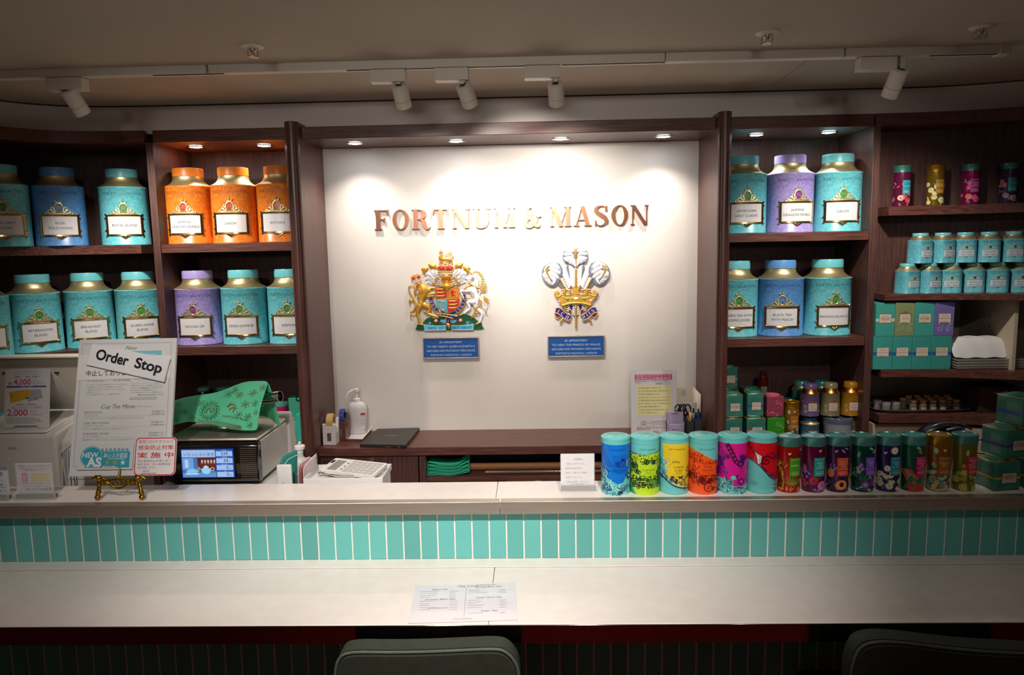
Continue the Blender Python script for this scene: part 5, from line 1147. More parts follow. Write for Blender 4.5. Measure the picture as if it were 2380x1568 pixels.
# --------------------------------------------------------------- feathers badge
CF = crest_xy(548, 640)
c1 = at(1240 + 548 / 5.6, 560 + 640 / 5.6, Y=WY)
fb = thing('feathers_badge', 'carved badge of three white feathers in a gold coronet with a blue ribbon', 'badge', (c1.x, WY, c1.z))
def B2(g, pts, d=30, flat=.55, n=8, sm=3): g.blob(CF(pts), d * KU, flat, n, sm)
def Pt(x, y, d): return ((x - 548) * KU, -d * KU, (640 - y) * KU)
def mf(q, on): return [(2 * 548 - p[0] - 0,) + tuple(p[1:]) for p in q] if on else q
def feather(side, stem, plume, lobes, greys, quill):
    g = G().col('#6f7884')
    q = CF(stem[0]); g.prism([(p[0], p[1]) for p in smooth(q, 3, True)], -14 * KU, -26 * KU, 'Y')
    g.prism([(p[0], p[1]) for p in smooth(CF(plume), 4, True)], -20 * KU, -44 * KU, 'Y')
    g.col('#eceaf0')
    for a in lobes: B2(g, a, 44, .5, 10, 3)
    for a in stem[1]: B2(g, [(q_[0], q_[1], q_[2] * 1.25) for q_ in a], 28, .3, 6, 2)
    g.col('#aeb2c0')
    for a in greys: B2(g, a, 62, .6, 6, 3)
    f = g.build('feather', EN, fb, sm=50); g = G()
    for a in quill: B2(g, a, 64, .7, 8, 3)
    g.build('quill', GOLDC, f, sm=60)
# centre
barbs = []
for k in range(9):
    y = 350 + k * 28
    for s in (-1, 1): barbs.append([(548 + s * 10, y + 8, 12), (548 + s * 50, y - 8, 14), (548 + s * (92 - k * 4), y - 34, 5)])
feather(0, ([(440, 310), (655, 310), (630, 450), (612, 600), (484, 600), (465, 450)], barbs),
        [(384, 210), (400, 130), (450, 90), (510, 92), (548, 110), (590, 90), (660, 92), (700, 150), (705, 220), (670, 285), (610, 290), (580, 340), (548, 352), (505, 330), (470, 290), (410, 270)],
        [[(430, 120, 24), (480, 115, 30), (520, 130, 20)], [(415, 170, 26), (460, 160, 34), (510, 200, 22)], [(410, 220, 20), (450, 230, 34), (490, 215, 26)], [(440, 262, 12), (480, 270, 26), (520, 290, 24), (545, 325, 8)], [(500, 230, 26), (530, 270, 24), (540, 310, 10)],
         [(668, 120, 24), (620, 115, 30), (578, 130, 20)], [(680, 170, 26), (635, 160, 34), (588, 200, 22)], [(684, 225, 18), (645, 230, 34), (605, 215, 26)], [(652, 262, 12), (615, 270, 26), (575, 290, 24), (550, 325, 8)], [(598, 230, 26), (568, 270, 24), (556, 310, 10)]],
        [[(400, 150, 4), (430, 140, 6), (470, 145, 3)], [(400, 250, 4), (450, 265, 6), (480, 250, 3)], [(480, 250, 3), (505, 290, 6), (530, 330, 3)], [(690, 150, 4), (650, 140, 6), (620, 145, 3)], [(690, 255, 4), (650, 268, 6), (615, 250, 3)], [(612, 250, 3), (590, 290, 6), (565, 330, 3)], [(450, 185, 3), (490, 175, 5), (515, 190, 2)], [(650, 185, 3), (610, 175, 5), (585, 190, 2)]],
        [[(546, 105, 14), (546, 160, 16), (552, 230, 9), (552, 308, 3)], [(548, 350, 11), (548, 480, 13), (548, 590, 14)]])
for s in (0, 1):
    barbs = []
    for k in range(9):
        t = k / 8; x, y = 345 + 110 * t, 350 + 250 * t
        barbs.append([(x, y, 12), (x + 25 - 6 * t, y - 42, 13), (x + 28, y - 78, 4)]); barbs.append([(x - 20, y + 22, 12), (x - 40, y + 10, 12), (x - 55, y - 6, 4)] if k > 3 else [(x, y, 9), (x + 18, y - 30, 12), (x + 22, y - 52, 4)])
    feather(1, (mf([(330, 290), (390, 350), (450, 470), (490, 590), (400, 625), (350, 600), (310, 540), (350, 440)], s), [mf(b, s) for b in barbs]),
            mf([(110, 400), (135, 330), (200, 285), (270, 272), (330, 290), (375, 350), (375, 430), (340, 500), (300, 560), (235, 580), (165, 545), (120, 480)], s),
            [mf(a, s) for a in [[(150, 370, 18), (190, 330, 30), (220, 310, 22)], [(230, 300, 22), (280, 310, 34), (330, 350, 22)], [(220, 350, 24), (280, 370, 34), (335, 410, 22)], [(210, 400, 22), (270, 430, 32), (315, 470, 20)], [(135, 420, 20), (160, 450, 32), (200, 480, 26)], [(150, 500, 12), (200, 520, 26), (235, 560, 8)], [(240, 470, 24), (270, 500, 24), (250, 550, 10)], [(150, 400, 16), (190, 420, 26), (225, 470, 20)]]],
            [mf(a, s) for a in [[(330, 320, 4), (352, 380, 7), (345, 440, 3)], [(120, 430, 3), (135, 480, 6), (175, 520, 3)], [(250, 330, 3), (300, 345, 5), (330, 380, 3)], [(240, 390, 3), (290, 405, 5), (320, 440, 3)], [(170, 500, 3), (215, 520, 5), (235, 560, 3)], [(300, 480, 3), (280, 530, 6), (245, 565, 3)], [(150, 440, 3), (175, 460, 5), (210, 470, 2)]]],
            [mf(a, s) for a in [[(205, 315, 10), (168, 345, 14), (180, 410, 12), (215, 470, 7), (235, 505, 2)], [(340, 480, 7), (375, 540, 9), (400, 600, 12)]]])
# lower tails
g = G()
for pts in ([(505, 830), (590, 830), (580, 960), (548, 1010), (515, 970)], [(385, 830), (470, 830), (430, 920), (400, 900)], [(710, 830), (630, 830), (665, 920), (695, 900)]):
    g.col('#6f7884').prism([(p[0], p[1]) for p in CF(pts)], -12 * KU, -20 * KU, 'Y')
g.col('#eceaf0')
for cx, sl, n in ((548, 0, 5), (425, -.25, 3), (672, .25, 3)):
    for k in range(n):
        for s in (-1, 1): y = 850 + k * 28; x = cx - sl * (k * 28); B2(g, [(x + s * 6, y, 8), (x + s * 26, y - 12, 10), (x + s * 36, y - 28, 3)], 24, .5, 7, 2)
g.build('feather_tail', EN, fb, sm=60)
g = G()
for a in ([(548, 820, 14), (546, 950, 14), (544, 1120, 11), (544, 1128, 5)], [(420, 830, 11), (400, 900, 11)], [(375, 1000, 13), (340, 1062, 11)], [(672, 830, 11), (690, 900, 11)], [(715, 1000, 13), (742, 1062, 11)]): B2(g, a, 40, .8, 10, 2)
g.build('quill_tip', GOLDC, fb, sm=60)
# coronet
g = G()
EX(g, [(300, 690), (350, 700), (548, 715), (750, 700), (795, 690), (735, 830), (640, 806), (548, 800), (455, 806), (360, 830)], 30, 56, 2, CF)
for a in ([(300, 720, 7), (350, 790, 8), (362, 832, 11), (455, 808, 13), (548, 802, 13), (640, 808, 13), (735, 832, 11), (745, 790, 8), (800, 720, 7)], [(375, 720, 6), (460, 745, 6), (548, 700, 6), (640, 745, 6), (725, 720, 6)], [(270, 660, 8), (300, 720, 10), (350, 700, 8)], [(825, 660, 8), (800, 720, 10), (745, 700, 8)]): B2(g, a, 62, .6, 8, 3)
EX(g, [(490, 590), (605, 590), (575, 645), (605, 690), (490, 690), (522, 645)], 34, 62, 0, CF); EX(g, [(265, 655), (330, 640), (310, 690), (350, 700), (300, 730)], 24, 50, 0, CF); EX(g, [(828, 655), (765, 640), (785, 690), (745, 700), (795, 730)], 24, 50, 0, CF)
for s in (0, 1):
    for a in ([(360, 640, 12), (385, 632, 14), (405, 650, 12), (400, 690, 12)], [(405, 580, 7), (405, 640, 16), (410, 700, 12)], [(450, 640, 16), (470, 632, 16), (475, 655, 10), (450, 665, 8)], [(420, 700, 12), (455, 690, 12), (480, 700, 8)], [(380, 690, 12), (355, 700, 8)]): B2(g, mf(a, s), 56, .65, 9, 3)
for x, y in ((302, 712), (792, 712), (390, 775), (490, 752), (605, 752), (705, 772), (548, 645), (490, 775), (605, 775)): g.ball(Pt(x, y, 70), 7 * KU, 8, 6)
g.build('coronet', GOLDC, fb, sm=50)
g = G()
for x in (438, 655): g.col('#4fae62'); g.ball(Pt(x, 748, 62), 26 * KU, 14, 8, 1, .5, .65)
g.col('#e8c9c4')
for x in (335, 745): g.ball(Pt(x, 775, 56), 18 * KU, 4, 4)
g.col('#f2ece8').prism([(p[0], p[1]) for p in CF([(505, 738), (545, 718), (588, 738), (545, 758)])], -60 * KU, -72 * KU, 'Y')
g.build('coronet_gems', EN, fb, sm=50)
# ribbon
g = G()
for s in (0, 1):
    g.col('#221d72'); EX(g, mf([(290, 868), (330, 864), (380, 900), (430, 945), (485, 965), (470, 1020), (455, 1028), (400, 1005), (350, 965), (310, 935), (275, 935)], s), 34, 50, 0, CF)
    g.col('#7a2a2c'); EX(g, mf([(268, 935), (330, 950), (345, 975), (310, 1000), (280, 975)], s), 22, 34, 0, CF); EX(g, mf([(450, 885), (495, 895), (490, 960), (470, 950)], s), 20, 32, 0, CF); g.col('#221d72'); EX(g, mf([(470, 830), (500, 820), (500, 880), (465, 880)], s), 10, 20, 0, CF)
    g.col('#e8a878'); B2(g, mf([(275, 870, 5), (290, 864, 5), (335, 862, 6), (385, 900, 6), (430, 940, 6), (480, 962, 6), (492, 940, 5), (485, 900, 5), (450, 885, 5)], s), 50, .6, 7, 2); B2(g, mf([(270, 930, 6), (310, 935, 6), (350, 968, 6), (400, 1008, 6), (450, 1030, 6), (472, 1010, 5)], s), 50, .6, 7, 2); B2(g, mf([(268, 935, 6), (280, 975, 6), (308, 1002, 6), (328, 985, 4)], s), 38, .6, 7, 2)
g.build('ribbon', EN, fb, sm=40)
p = P()
for ch, x, y, a in (('I', 320, 905, -32), ('C', 372, 940, -36), ('H', 432, 985, -28), ('D', 648, 985, 30), ('I', 692, 962, 34), ('E', 728, 935, 36), ('N', 768, 906, 30)):
    w, polys = GL[ch]; h = 44 * KU; r_ = radians(a)
    for q in polys:
        o = len(p.v)
        for u, v in q: X_, Y_ = (u - w / 2) * h, (v - .5) * h; p.v.append(((x - 548) * KU + X_ * cos(r_) - Y_ * sin(r_), (640 - y) * KU + X_ * sin(r_) + Y_ * cos(r_), 1))
        p.f.append(tuple(range(o, o + len(q)))); p.c.append(lin('#e8dcd0'))
p.build('ribbon_lettering', on_plane((0, -50.5 * KU, 0), (1, 0, 0), (0, 0, 1)), EN, fb)

# --------------------------------------------------------------- plaques
def plaque(u0, v0, u1, v1, lines, lab):
    a = at(u0, (v0 + v1) / 2, Y=WY); b = at(u1, (v0 + v1) / 2, Y=WY); w = b.x - a.x; m_ = at((u0 + u1) / 2, v0, Y=WY); n_ = at((u0 + u1) / 2, v1, Y=WY); h = m_.z - n_.z
    t = thing('wall_plaque', lab, 'plaque', ((a.x + b.x) / 2, WY, n_.z), group=None)
    G().box(-w / 2, w / 2, -.010, 0, 0, h).build('backing', mat('#8a7f78', .4, .6), t, bevel=.001)
    g = G()
    for x0, x1, z0, z1 in ((-w / 2, w / 2, 0, .0045), (-w / 2, w / 2, h - .0045, h), (-w / 2, -w / 2 + .0045, .0045, h - .0045), (w / 2 - .0045, w / 2, .0045, h - .0045)): g.box(x0, x1, -.0135, -.010, z0, z1)
    g.build('plaque_frame', mat('#b9aca4', .35, .7), t, bevel=.0008)
    G().box(-w / 2 + .0045, w / 2 - .0045, -.0115, -.0098, .0045, h - .0045).build('enamel_panel', mat('#14509c', .45), t)
    p = P(); n = len(lines)
    for i, s in enumerate(lines): p.text(s, 0, h * (.775 - i * .2) - .004, .0115, '#a9c0dc', 1, bold=.012, width=(w - .022) * (.44, .93, .95, .80)[i] if True else None)
    p.build('raised_lettering', on_plane((0, -.0117, 0), (1, 0, 0), (0, 0, 1)), print_mat(.35), t)
plaque(983.5, 783, 1114, 832, ['BY APPOINTMENT', 'TO HER MAJESTY QUEEN ELIZABETH II', 'GROCERS AND PROVISION MERCHANTS', 'FORTNUM & MASON PLC. LONDON'], 'blue plaque under the royal coat of arms')
plaque(1272.5, 779, 1405, 828, ['BY APPOINTMENT', 'TO HRH THE PRINCE OF WALES', 'GROCERS AND PROVISION MERCHANTS', 'FORTNUM & MASON PLC. LONDON'], 'blue plaque under the three feathers badge')

# ================================================================== HELPERS FOR SIGNS
PM = print_mat(.45); PMG = print_mat(.2)
ZL = .9053
ACR = mat('#f4f6f6', .08, 0, 'clear_acrylic', alpha=.16)
class Plane:
    """a flat card in the room: origin, right, up"""
    def __init__(s, O, U, V): s.O = Vector(O); s.U = Vector(U).normalized(); s.V = Vector(V).normalized(); s.N = s.U.cross(s.V)
    def uv(s, u, v, off=0.):
        d = CM @ Vector(((u - PW / 2) / F, (PH / 2 - v) / F, -1)); o = s.O + s.N * off
        k = (o - EYE).dot(s.N) / d.dot(s.N); q = EYE + d * k - o; return q.dot(s.U), q.dot(s.V)
    def fn(s, base=.0003, step=.00012): return on_plane(s.O, s.U, s.V, step, base)
    def pt(s, x, y, d=0.): return s.O + s.U * x + s.V * y + s.N * d
    def slab(s, g, poly, d0, d1):
        n = len(poly); vs = [s.pt(p[0], p[1], d0) for p in poly] + [s.pt(p[0], p[1], d1) for p in poly]
        tri = tessellate_polygon([[Vector((p[0], p[1], 0)) for p in poly]])
        g.add(vs, [tuple(t) for t in tri] + [tuple(i + n for i in reversed(t)) for t in tri] + [(i, (i + 1) % n, n + (i + 1) % n, n + i) for i in range(n)]); return g
def R4(w, h, x0=0, y0=0): return [(x0, y0), (x0 + w, y0), (x0 + w, y0 + h), (x0, y0 + h)]
def RR(x0, y0, x1, y1, r, n=5):
    o = []
    for cx, cy, a in ((x1 - r, y1 - r, 0), (x0 + r, y1 - r, 90), (x0 + r, y0 + r, 180), (x1 - r, y0 + r, 270)):
        for k in range(n): w = radians(a + 90 * k / (n - 1)); o.append((cx + r * cos(w), cy + r * sin(w)))
    return o

# ================================================================== MENU BOARD ON ITS EASEL
MB = Plane((-1.248, 1.872, .961), (1, 0, .003), (0, .1, .356)); MW, MH = .272, .3705
es = thing('brass_easel', 'ornate aged brass table easel holding the menu board on the ledge', 'easel', (-1.108, 1.86, ZL))
g = G(); zr = .957
pl = [at(u, v, Y=1.858) for u, v in ((216, 1112), (228, 1108), (250, 1116), (280, 1113), (310, 1116), (326, 1107), (338, 1113))]
g.tube(smooth([tuple(p) for p in pl], 4), .0035, 8)
g2 = [at(u, v, Y=1.856) for u, v in ((224, 1118), (248, 1120), (262, 1130), (277, 1134), (292, 1129), (306, 1119), (330, 1116))]
g.tube(smooth([tuple(p) for p in g2], 4), .003, 8)
for i in range(9):
    p = at(238 + i * 10, 1122 + 4 * sin(i * .8), Y=1.855); g.ball(p, .0045, 8, 6)
g.build('rail', BRASS, es, world=True, sm=60)
for x0, x1 in ((232, 228), (323, 331)):
    g = G(); q = [at(x0, 1114, Y=1.856), at(x0 + (x1 - x0) * .3, 1130, Y=1.852), at(x0 + (x1 - x0) * .7, 1144, Y=1.845)]
    a = at(x1, 1160, Y=1.842); a.z = ZL + .003
    g.tube([tuple(v) for v in q] + [tuple(a)], [.0055, .0048, .006, .005], 10)
    g.ball(q[2], .0075, 10, 7, sz=.8); g.ball(a + Vector((0, 0, .004)), .0085, 10, 7, sz=.8); g.ball(a + Vector((0, 0, .012)), .006, 10, 6, sz=.6); g.ball(q[0] + Vector((0, -.002, .004)), .009, 10, 7); g.ball(q[1], .0055, 10, 6, sz=1.4)
    g.build('leg', BRASS, es, world=True, sm=60)
    g = G(); w = at(x0, 1106, Y=1.858); g.tube([w + Vector((0, .004, -.004)), w + Vector((0, -.012, -.004)), w + Vector((0, -.018, .002)), w + Vector((0, -.016, .008))], .0032, 8); g.build('hook', BRASS, es, world=True, sm=60)
g = G(); g.tube([(-1.108, 1.862, .957), (-1.108, 1.90, 1.03), (-1.108, 1.935, 1.10)], .003, 8); g.tube([(-1.108, 1.935, 1.10), (-1.108, 1.945, 1.0), (-1.108, 1.950, ZL + .0035)], .003, 8); g.build('back_strut', BRASS, es, world=True, sm=60)

mb = thing('menu_board', 'white framed menu board with an Order Stop card across it', 'menu', MB.pt(MW / 2, 0))
g = G(); MB.slab(g, R4(MW, MH), -.008, -.0005); g.build('board', PAPER, mb, world=True, bevel=.0008)
p = P(); p.rect(0, 0, MW, MH, '#dcdad8', 0); p.frame(.008, .024, MW - .012, MH - .010, .0006, '#a8adb2', 1); p.frame(.0105, .026, MW - .0145, MH - .0125, .0009, '#8d9aa6', 1)
p.text('Menu', .146, MH - .030, .014, '#5d5a5a', 1, shear=.4)
a = MB.uv(283, 825); b = MB.uv(378, 817); p.rect(.10, MH - .060, .232, MH - .034, '#79bdcb', 1); p.ell(.20, MH - .056, .03, .014, '#9fd0d8', 2, 18)
INK = '#5b5d60'; rn = random.Random(4)
p.text('ケーキセット', .030, .2525, .0078, INK, 1, 'L'); p.rect(.064, .255, .092, .2554, INK, 1); p.text('¥1,100 (¥1,000)', .150, .254, .0072, INK, 1, 'R'); p.text('税込価格 本体価格', .150, .2625, .0045, INK, 1, 'R')
p.text('ティーウィズ ビスケット', .162, .2545, .0072, INK, 1, 'L', width=.075)
for i, s in enumerate(['ヨーロピアンスタイルのかわいらしいケーキをおひとつ', 'とお好きなカップティーをお選びいただけます。', '（お選びいただけるケーキについては、スタッフに', 'お尋ねください。）', '＊プラス¥330でポットティーに変更できます。']): p.text(s, .030, .2435 - i * .0066, .0046, INK, 1, 'L')
for i, s in enumerate(['フォートナム・アンド・メイソンのビスケットと', 'お好きなカップティーをお選びいただけます。', '（ビスケットの種類は日によって異なります。', '詳しくはスタッフにお尋ねください。）', '＊プラス¥330でポットティーに変更できます。']): p.text(s, .152, .2460 - i * .0064, .0044, INK, 1, 'L')
p.text('●別の紅茶は追加料金になります。', .248, .2135, .0048, INK, 1, 'R'); p.lines(.152, .246, (.207, .203), .0026, '#85878a', 1)
p.text('Cup Tea Menu', .072, .180, .0155, '#55565a', 1, 'L', shear=.4); p.text('カップティーメニュー', .162, .182, .0058, INK, 1, 'L')
for i, (a, b, c, d, e) in enumerate([('ROYAL BLEND', 'ロイヤルブレンド', 'フォートナム・アンド・メイソンを代表するアッサムとセイロンのブレンドティー。', '税込価格 ¥715', '（本体価格 ¥650）'), ('EARL GREY CLASSIC', 'アールグレイクラシック', 'ベルガモットの香り高いすっきりとした味わいのブレンドティー。', '税込価格 ¥715', '（本体価格 ¥650）'), ('DARJEELING FTGFOP', 'ダージリン FTGFOP', '最高品質のティップからつくられた、マスカットのような香りのダージリン。', '税込価格 ¥1,210', '（本体価格 ¥1,100）')]):
    y = .1675 - i * .0288
    p.serif(a, .030, y, .0052, INK, 1, al='L', sp=.1); p.text(b, .030, y - .0062, .0048, INK, 1, 'L'); p.rect(.028, y - .0085, .250, y - .0082, INK, 1); p.text(c, .030, y - .0155, .0044, INK, 1, 'L'); p.text(d, .250, y + .001, .0056, INK, 1, 'R'); p.text(e, .252, y - .0060, .0056, INK, 1, 'R')
p.build('printed_menu', MB.fn(), PM, mb, world=True)
# white paper strip pasted over the middle
x0, y0 = MB.uv(178, 884); x1, y1 = MB.uv(399, 822); 
g = G(); MB.slab(g, [(x0, y0), (MW - .012, y0 + .004), (MW - .012, y1 - .005), (x0 + .002, y1)], .0012, .0018); g.build('paper_strip', PAPER, mb, world=True)
p = P(); p.text('中止しております', MB.uv(199, 872)[0], MB.uv(199, 873)[1], .0165, '#3a3a3a', 1, 'L', bold=.01); p.build('strip_print', MB.fn(base=.002), PM, mb, world=True)
# Order Stop card
q = [MB.uv(u, v, .010) for u, v in ((197, 847), (380, 888), (394, 834), (213, 798))]
g = G(); MB.slab(g, q, .0035, .0095); g.build('order_stop_card', mat('#ebe8ea', .4), mb, world=True, bevel=.0012)
a = Vector(q[0]); bx = (Vector(q[1]) - a); L = bx.length; th = atan2(bx.y, bx.x); H = (Vector(q[3]) - a).length
OP = Plane(MB.pt(q[0][0], q[0][1], .0098), MB.U * cos(th) + MB.V * sin(th), -MB.U * sin(th) + MB.V * cos(th))
p = P(); wo = text_geo('Order', .012)[2]; ws = text_geo('Stop', .012)[2]; z_ = H * .66; p.text('Order', L * .095, H * .36, z_, '#141214', 1, 'L', bold=.028, sx=L * .41 / (wo * z_)); p.text('Stop', L * .59, H * .36, z_, '#141214', 1, 'L', bold=.028, sx=L * .34 / (ws * z_)); p.build('order_stop_lettering', OP.fn(), PM, mb, world=True)

# certification card in a clear sleeve
SP = Plane(MB.pt(0, 0, .0045), MB.U, MB.V); c_ = [SP.uv(u, v) for u, v in ((177, 1092), (307, 1088), (310, 1028), (184, 1030))]
t = thing('certification_card', 'turquoise NEW AS certification card in a clear sleeve on the menu board', 'card', SP.pt(c_[0][0], c_[0][1]))
g = G(); SP.slab(g, [(c_[0][0], c_[0][1]), (c_[1][0], c_[0][1]), (c_[1][0], c_[3][1]), (c_[0][0], c_[3][1])], -.002, -.0004); g.build('sleeve', mat('#dcdcda', .15, coat=1., name='clear_sleeve'), t, world=True, bevel=.0005)
X0_, Y0_ = SP.uv(186, 1090); X1_, Y1_ = SP.uv(303, 1035); W_ = X1_ - X0_; H_ = Y1_ - Y0_
S_ = Plane(SP.pt(X0_, Y0_, .0), SP.U, SP.V); p = P(); tq = '#3aa6bc'
p.rect(W_ * .10, H_ * .06, W_, H_ * .72, tq, 1); p.ell(W_ * .22, H_ * .52, H_ * .5, H_ * .46, tq, 1.3, 26); p.ring(W_ * .22, H_ * .52, H_ * .47, .0008, '#cfe6ea', 2, 26, H_ * .43)
for i in range(22): p.rect(W_ * (.38 + i * .028), H_ * .72, W_ * (.38 + i * .028 + .018), H_ * (.76 + .14 * abs(sin(i * 2.1))), tq, 1)
p.text('NEW', W_ * .02, H_ * .50, .019, '#e8eef0', 3, 'L', bold=.02); p.text('AS', W_ * .14, H_ * .10, .034, '#e8eef0', 3, 'L', bold=.04); p.text('あいスタ認証', W_ * .46, H_ * .50, .014, '#f0f4f4', 3, 'L', bold=.004, width=W_ * .5); p.text('Aichi Standard', W_ * .56, H_ * .40, .008, '#e0ecee', 3, 'L')
def star(p, x, y, r, c): p.poly([(x + (r if k % 2 == 0 else r * .42) * cos(pi / 2 + k * pi / 5), y + (r if k % 2 == 0 else r * .42) * sin(pi / 2 + k * pi / 5)) for k in range(10)], c, 4)
star(p, W_ * .55, H_ * .26, .0078, '#c89a2c'); star(p, W_ * .71, H_ * .26, .0078, '#c89a2c'); star(p, W_ * .87, H_ * .26, .0078, '#e8eef0'); p.rect(W_ * .46, H_ * .04, W_ * .72, H_ * .12, '#d8e6e8', 3); p.text('AA-027317', W_ * .59, H_ * .05, .0058, '#2a5a68', 5)
p.build('card_print', S_.fn(), PMG, t, world=True)
# red safety sticker
RP = Plane(MB.pt(0, 0, .010), MB.U, MB.V); a = RP.uv(310, 1106); b = RP.uv(411, 1016); 
t = thing('safety_sign', 'white rounded card with red frame and red Japanese writing at the menu board corner', 'sign', RP.pt(a[0], a[1]))
w, h = b[0] - a[0], b[1] - a[1]; Q_ = Plane(RP.pt(a[0], a[1], 0), RP.U, RP.V)
g = G(); Q_.slab(g, RR(0, 0, w, h, .012), -.003, 0); g.build('card', mat('#e6e0e0', .3), t, world=True)
p = P(); p.poly(RR(.0008, .0008, w - .0008, h - .0008, .0115), '#c8242a', 0); p.poly(RR(.0032, .0032, w - .0032, h - .0032, .010), '#e9e4e4', 1); rd = '#c9202a'
p.text('新型コロナウイルス', w / 2, h * .855, .0095, rd, 2, bold=.0, width=w * .84); p.text('感染防止対策', w / 2, h * .685, .013, rd, 2, bold=.006, width=w * .86); p.text('実 施 中', w / 2, h * .475, .016, rd, 2, bold=.01, width=w * .88)
for i, s in enumerate(['県は感染防止対策に取り', '組む安全・安心営業施設', 'を応援します。']): p.text(s, w * .08, h * (.36 - i * .085), .0062, '#8a5a5a', 2, 'L', width=w * (.80 if i < 2 else .45))
p.text('愛知県', w * .30, h * .10, .006, '#6a6a70', 2); p.rect(w * .18, h * .055, w * .55, h * .07, '#3a62a8', 2)
p.build('sign_print', Q_.fn(), PMG, t, world=True)

# ================================================================== ACRYLIC STAND SIGNS ON THE LEDGE
def stand_sign(name, lab, u0, u1, vt, vb, Y, draw, hu0, hu1, card='#e4e0df', lean=.0):
    a = at(u0, vb, Y=Y); b = at(u1, vb, Y=Y); z0 = ZL + .014; zt = at((u0 + u1) / 2, vt, Y=Y + lean).z; w = b.x - a.x; h = sqrt((zt - z0) ** 2 + lean ** 2)
    t = thing(name, lab, 'sign', ((a.x + b.x) / 2, Y, ZL)); Q = Plane((a.x, Y, z0), (1, 0, 0), (0, lean, zt - z0))
    g = G(); Q.slab(g, R4(w, h), -.0012, 0); g.build('card', mat(card, .5), t, world=True)
    p = P(); draw(p, w, h); p.build('card_print', Q.fn(), PM, t, world=True)
    g = G(); Q.slab(g, R4(w + .003, h + .002, -.0015, -.001), .0022, .0034); g.build('front_sheet', ACR, t, world=True)
    x0, x1 = at(hu0, vb, Y=Y).x, at(hu1, vb, Y=Y).x
    g = G(); g.box(x0, x1, Y - .020, Y + .02, ZL, ZL + .003); g.box(x0, x1, Y - .014, Y - .010, ZL + .003, ZL + .018); g.box(x0, x1, Y + .003, Y + .007, ZL + .003, ZL + .018)
    for s in (x0, x1 - .004): g.box(s, s + .004, Y - .016, Y + .010, ZL + .003, ZL + .02)
    g.build('acrylic_base', ACR, t, world=True, bevel=.0008)
    g = G().box(x0 + .004, x1 - .004, Y - .009, Y + .002, ZL + .0035, ZL + .0125); g.build('base_slot', mat('#6a6056', .5), t, world=True)
def dr_phone(p, w, h):
    m = '#a82a5a'; p.text('お電話でのご注文も承ります', w / 2, h * .87, .009, m, 1, width=w * .92); k = '#6a6a6c'
    p.text('ご希望の商品をお電話にてご注文いただけます。', w / 2, h * .79, .005, k, 1, width=w * .86); p.text('お気軽にお問い合わせください。', w / 2, h * .74, .005, k, 1, width=w * .6)
    p.rrect(w * .13, h * .37, w * .30, h * .68, .003, '#d86aa0', 1); p.rrect(w * .155, h * .45, w * .275, h * .64, .001, '#e8a0c4', 2); p.rect(w * .16, h * .40, w * .27, h * .43, '#f0c0d8', 2)
    p.rect(w * .36, h * .38, w * .94, h * .68, '#e8dc9c', 1)
    for i in range(3): p.text('ご注文商品をお選びください。', w * .38, h * (.60 - i * .095), .0052, '#a88a3a', 2, 'L', width=w * .5)
    p.text('※一部お取り扱いできない商品もございます。', w / 2, h * .30, .005, k, 1, width=w * .86)
    p.text('〈フォートナム&メイソン〉', w / 2, h * .20, .009, '#4a4a50', 1, width=w * .78); p.text('052-252-1264(直通)', w * .58, h * .09, .009, '#4a4a50', 1, width=w * .74)
stand_sign('phone_order_sign', 'small clear stand with a telephone order card, pink phone picture on it', 44, 127, 1076, 1151, 1.862, dr_phone, 38, 137)
def dr_pay(p, w, h):
    p.rect(0, h * .86, w, h, '#1c4fa8', 1); p.rrect(w * .55, h * .64, w * .80, h * .80, .002, '#c02a3a', 1); p.rrect(w * .55, h * .44, w * .86, h * .56, .001, '#cfd6d6', 1); p.text('LINE', w * .62, h * .47, .006, '#4a6a5a', 2)
    p.ell(w * .72, h * .34, .004, .004, '#3a9a5a', 1); p.lines(w * .5, w * .95, (h * .25, h * .22), .002, '#7a7a80', 1); p.ell(w * .62, h * .12, .0045, .004, '#b03a3a', 1); p.text('Pay', w * .82, h * .10, .006, '#4a4a50', 1)
stand_sign('payment_sign', 'white payment card with a blue top in a clear stand at the left picture edge', -38, 24, 1083, 1152, 1.855, dr_pay, -44, 29, '#dfe2e8')
def dr_notice(p, w, h):
    k = '#7a7679'
    for i, (s, ww) in enumerate([('お客様各位', .28), ('「新型コロナウイルス」', .58), ('感染拡大防止のため', .50), ('お席で、大声でのご発声を', .66), ('お控えいただくよう', .50), ('ご協力をお願いいたします。', .72)]):
        p.text(s, w * (.52 if i == 0 else .13), h * (.80 - i * .145), .006, k, 1, 'C' if i == 0 else 'L', width=w * ww)
    p.text('MITSUKOSHI', w / 2, h * .0, .0045, '#5a5658', 1, width=w * .38)
stand_sign('notice_sign', 'small white notice in a clear stand left of the blue biscuit tin', 1304, 1381, 1054, 1125, 1.886, dr_notice, 1300, 1388)

# ================================================================== STAFF SIDE, LEFT
ZW = .7803
# cream cabinet behind
a = at(-60, 835, Y=2.42); b = at(300, 835, Y=2.42)
t = thing('cream_cabinet', 'cream equipment cabinet behind the printer at the left', 'cabinet', ((a.x + b.x) / 2, 2.44, 0))
CRM = mat('#b9b0a2', .5, 0, 'cream_laminate')
G().box(a.x - .01, b.x, 2.42, 2.47, 0, a.z).build('panel', CRM, t, world=True, bevel=.003)
G().box(a.x - .01, b.x + .004, 2.412, 2.475, a.z, a.z + .008).build('top_edge', mat('#c6beb0', .45), t, world=True, bevel=.002)
for u in (14, 130):
    p_ = at(u, 866, Y=2.42); G().box(p_.x - .012, p_.x + .012, 2.4185, 2.421, p_.z - .003, p_.z + .003).build('slot', DARK, t, world=True)
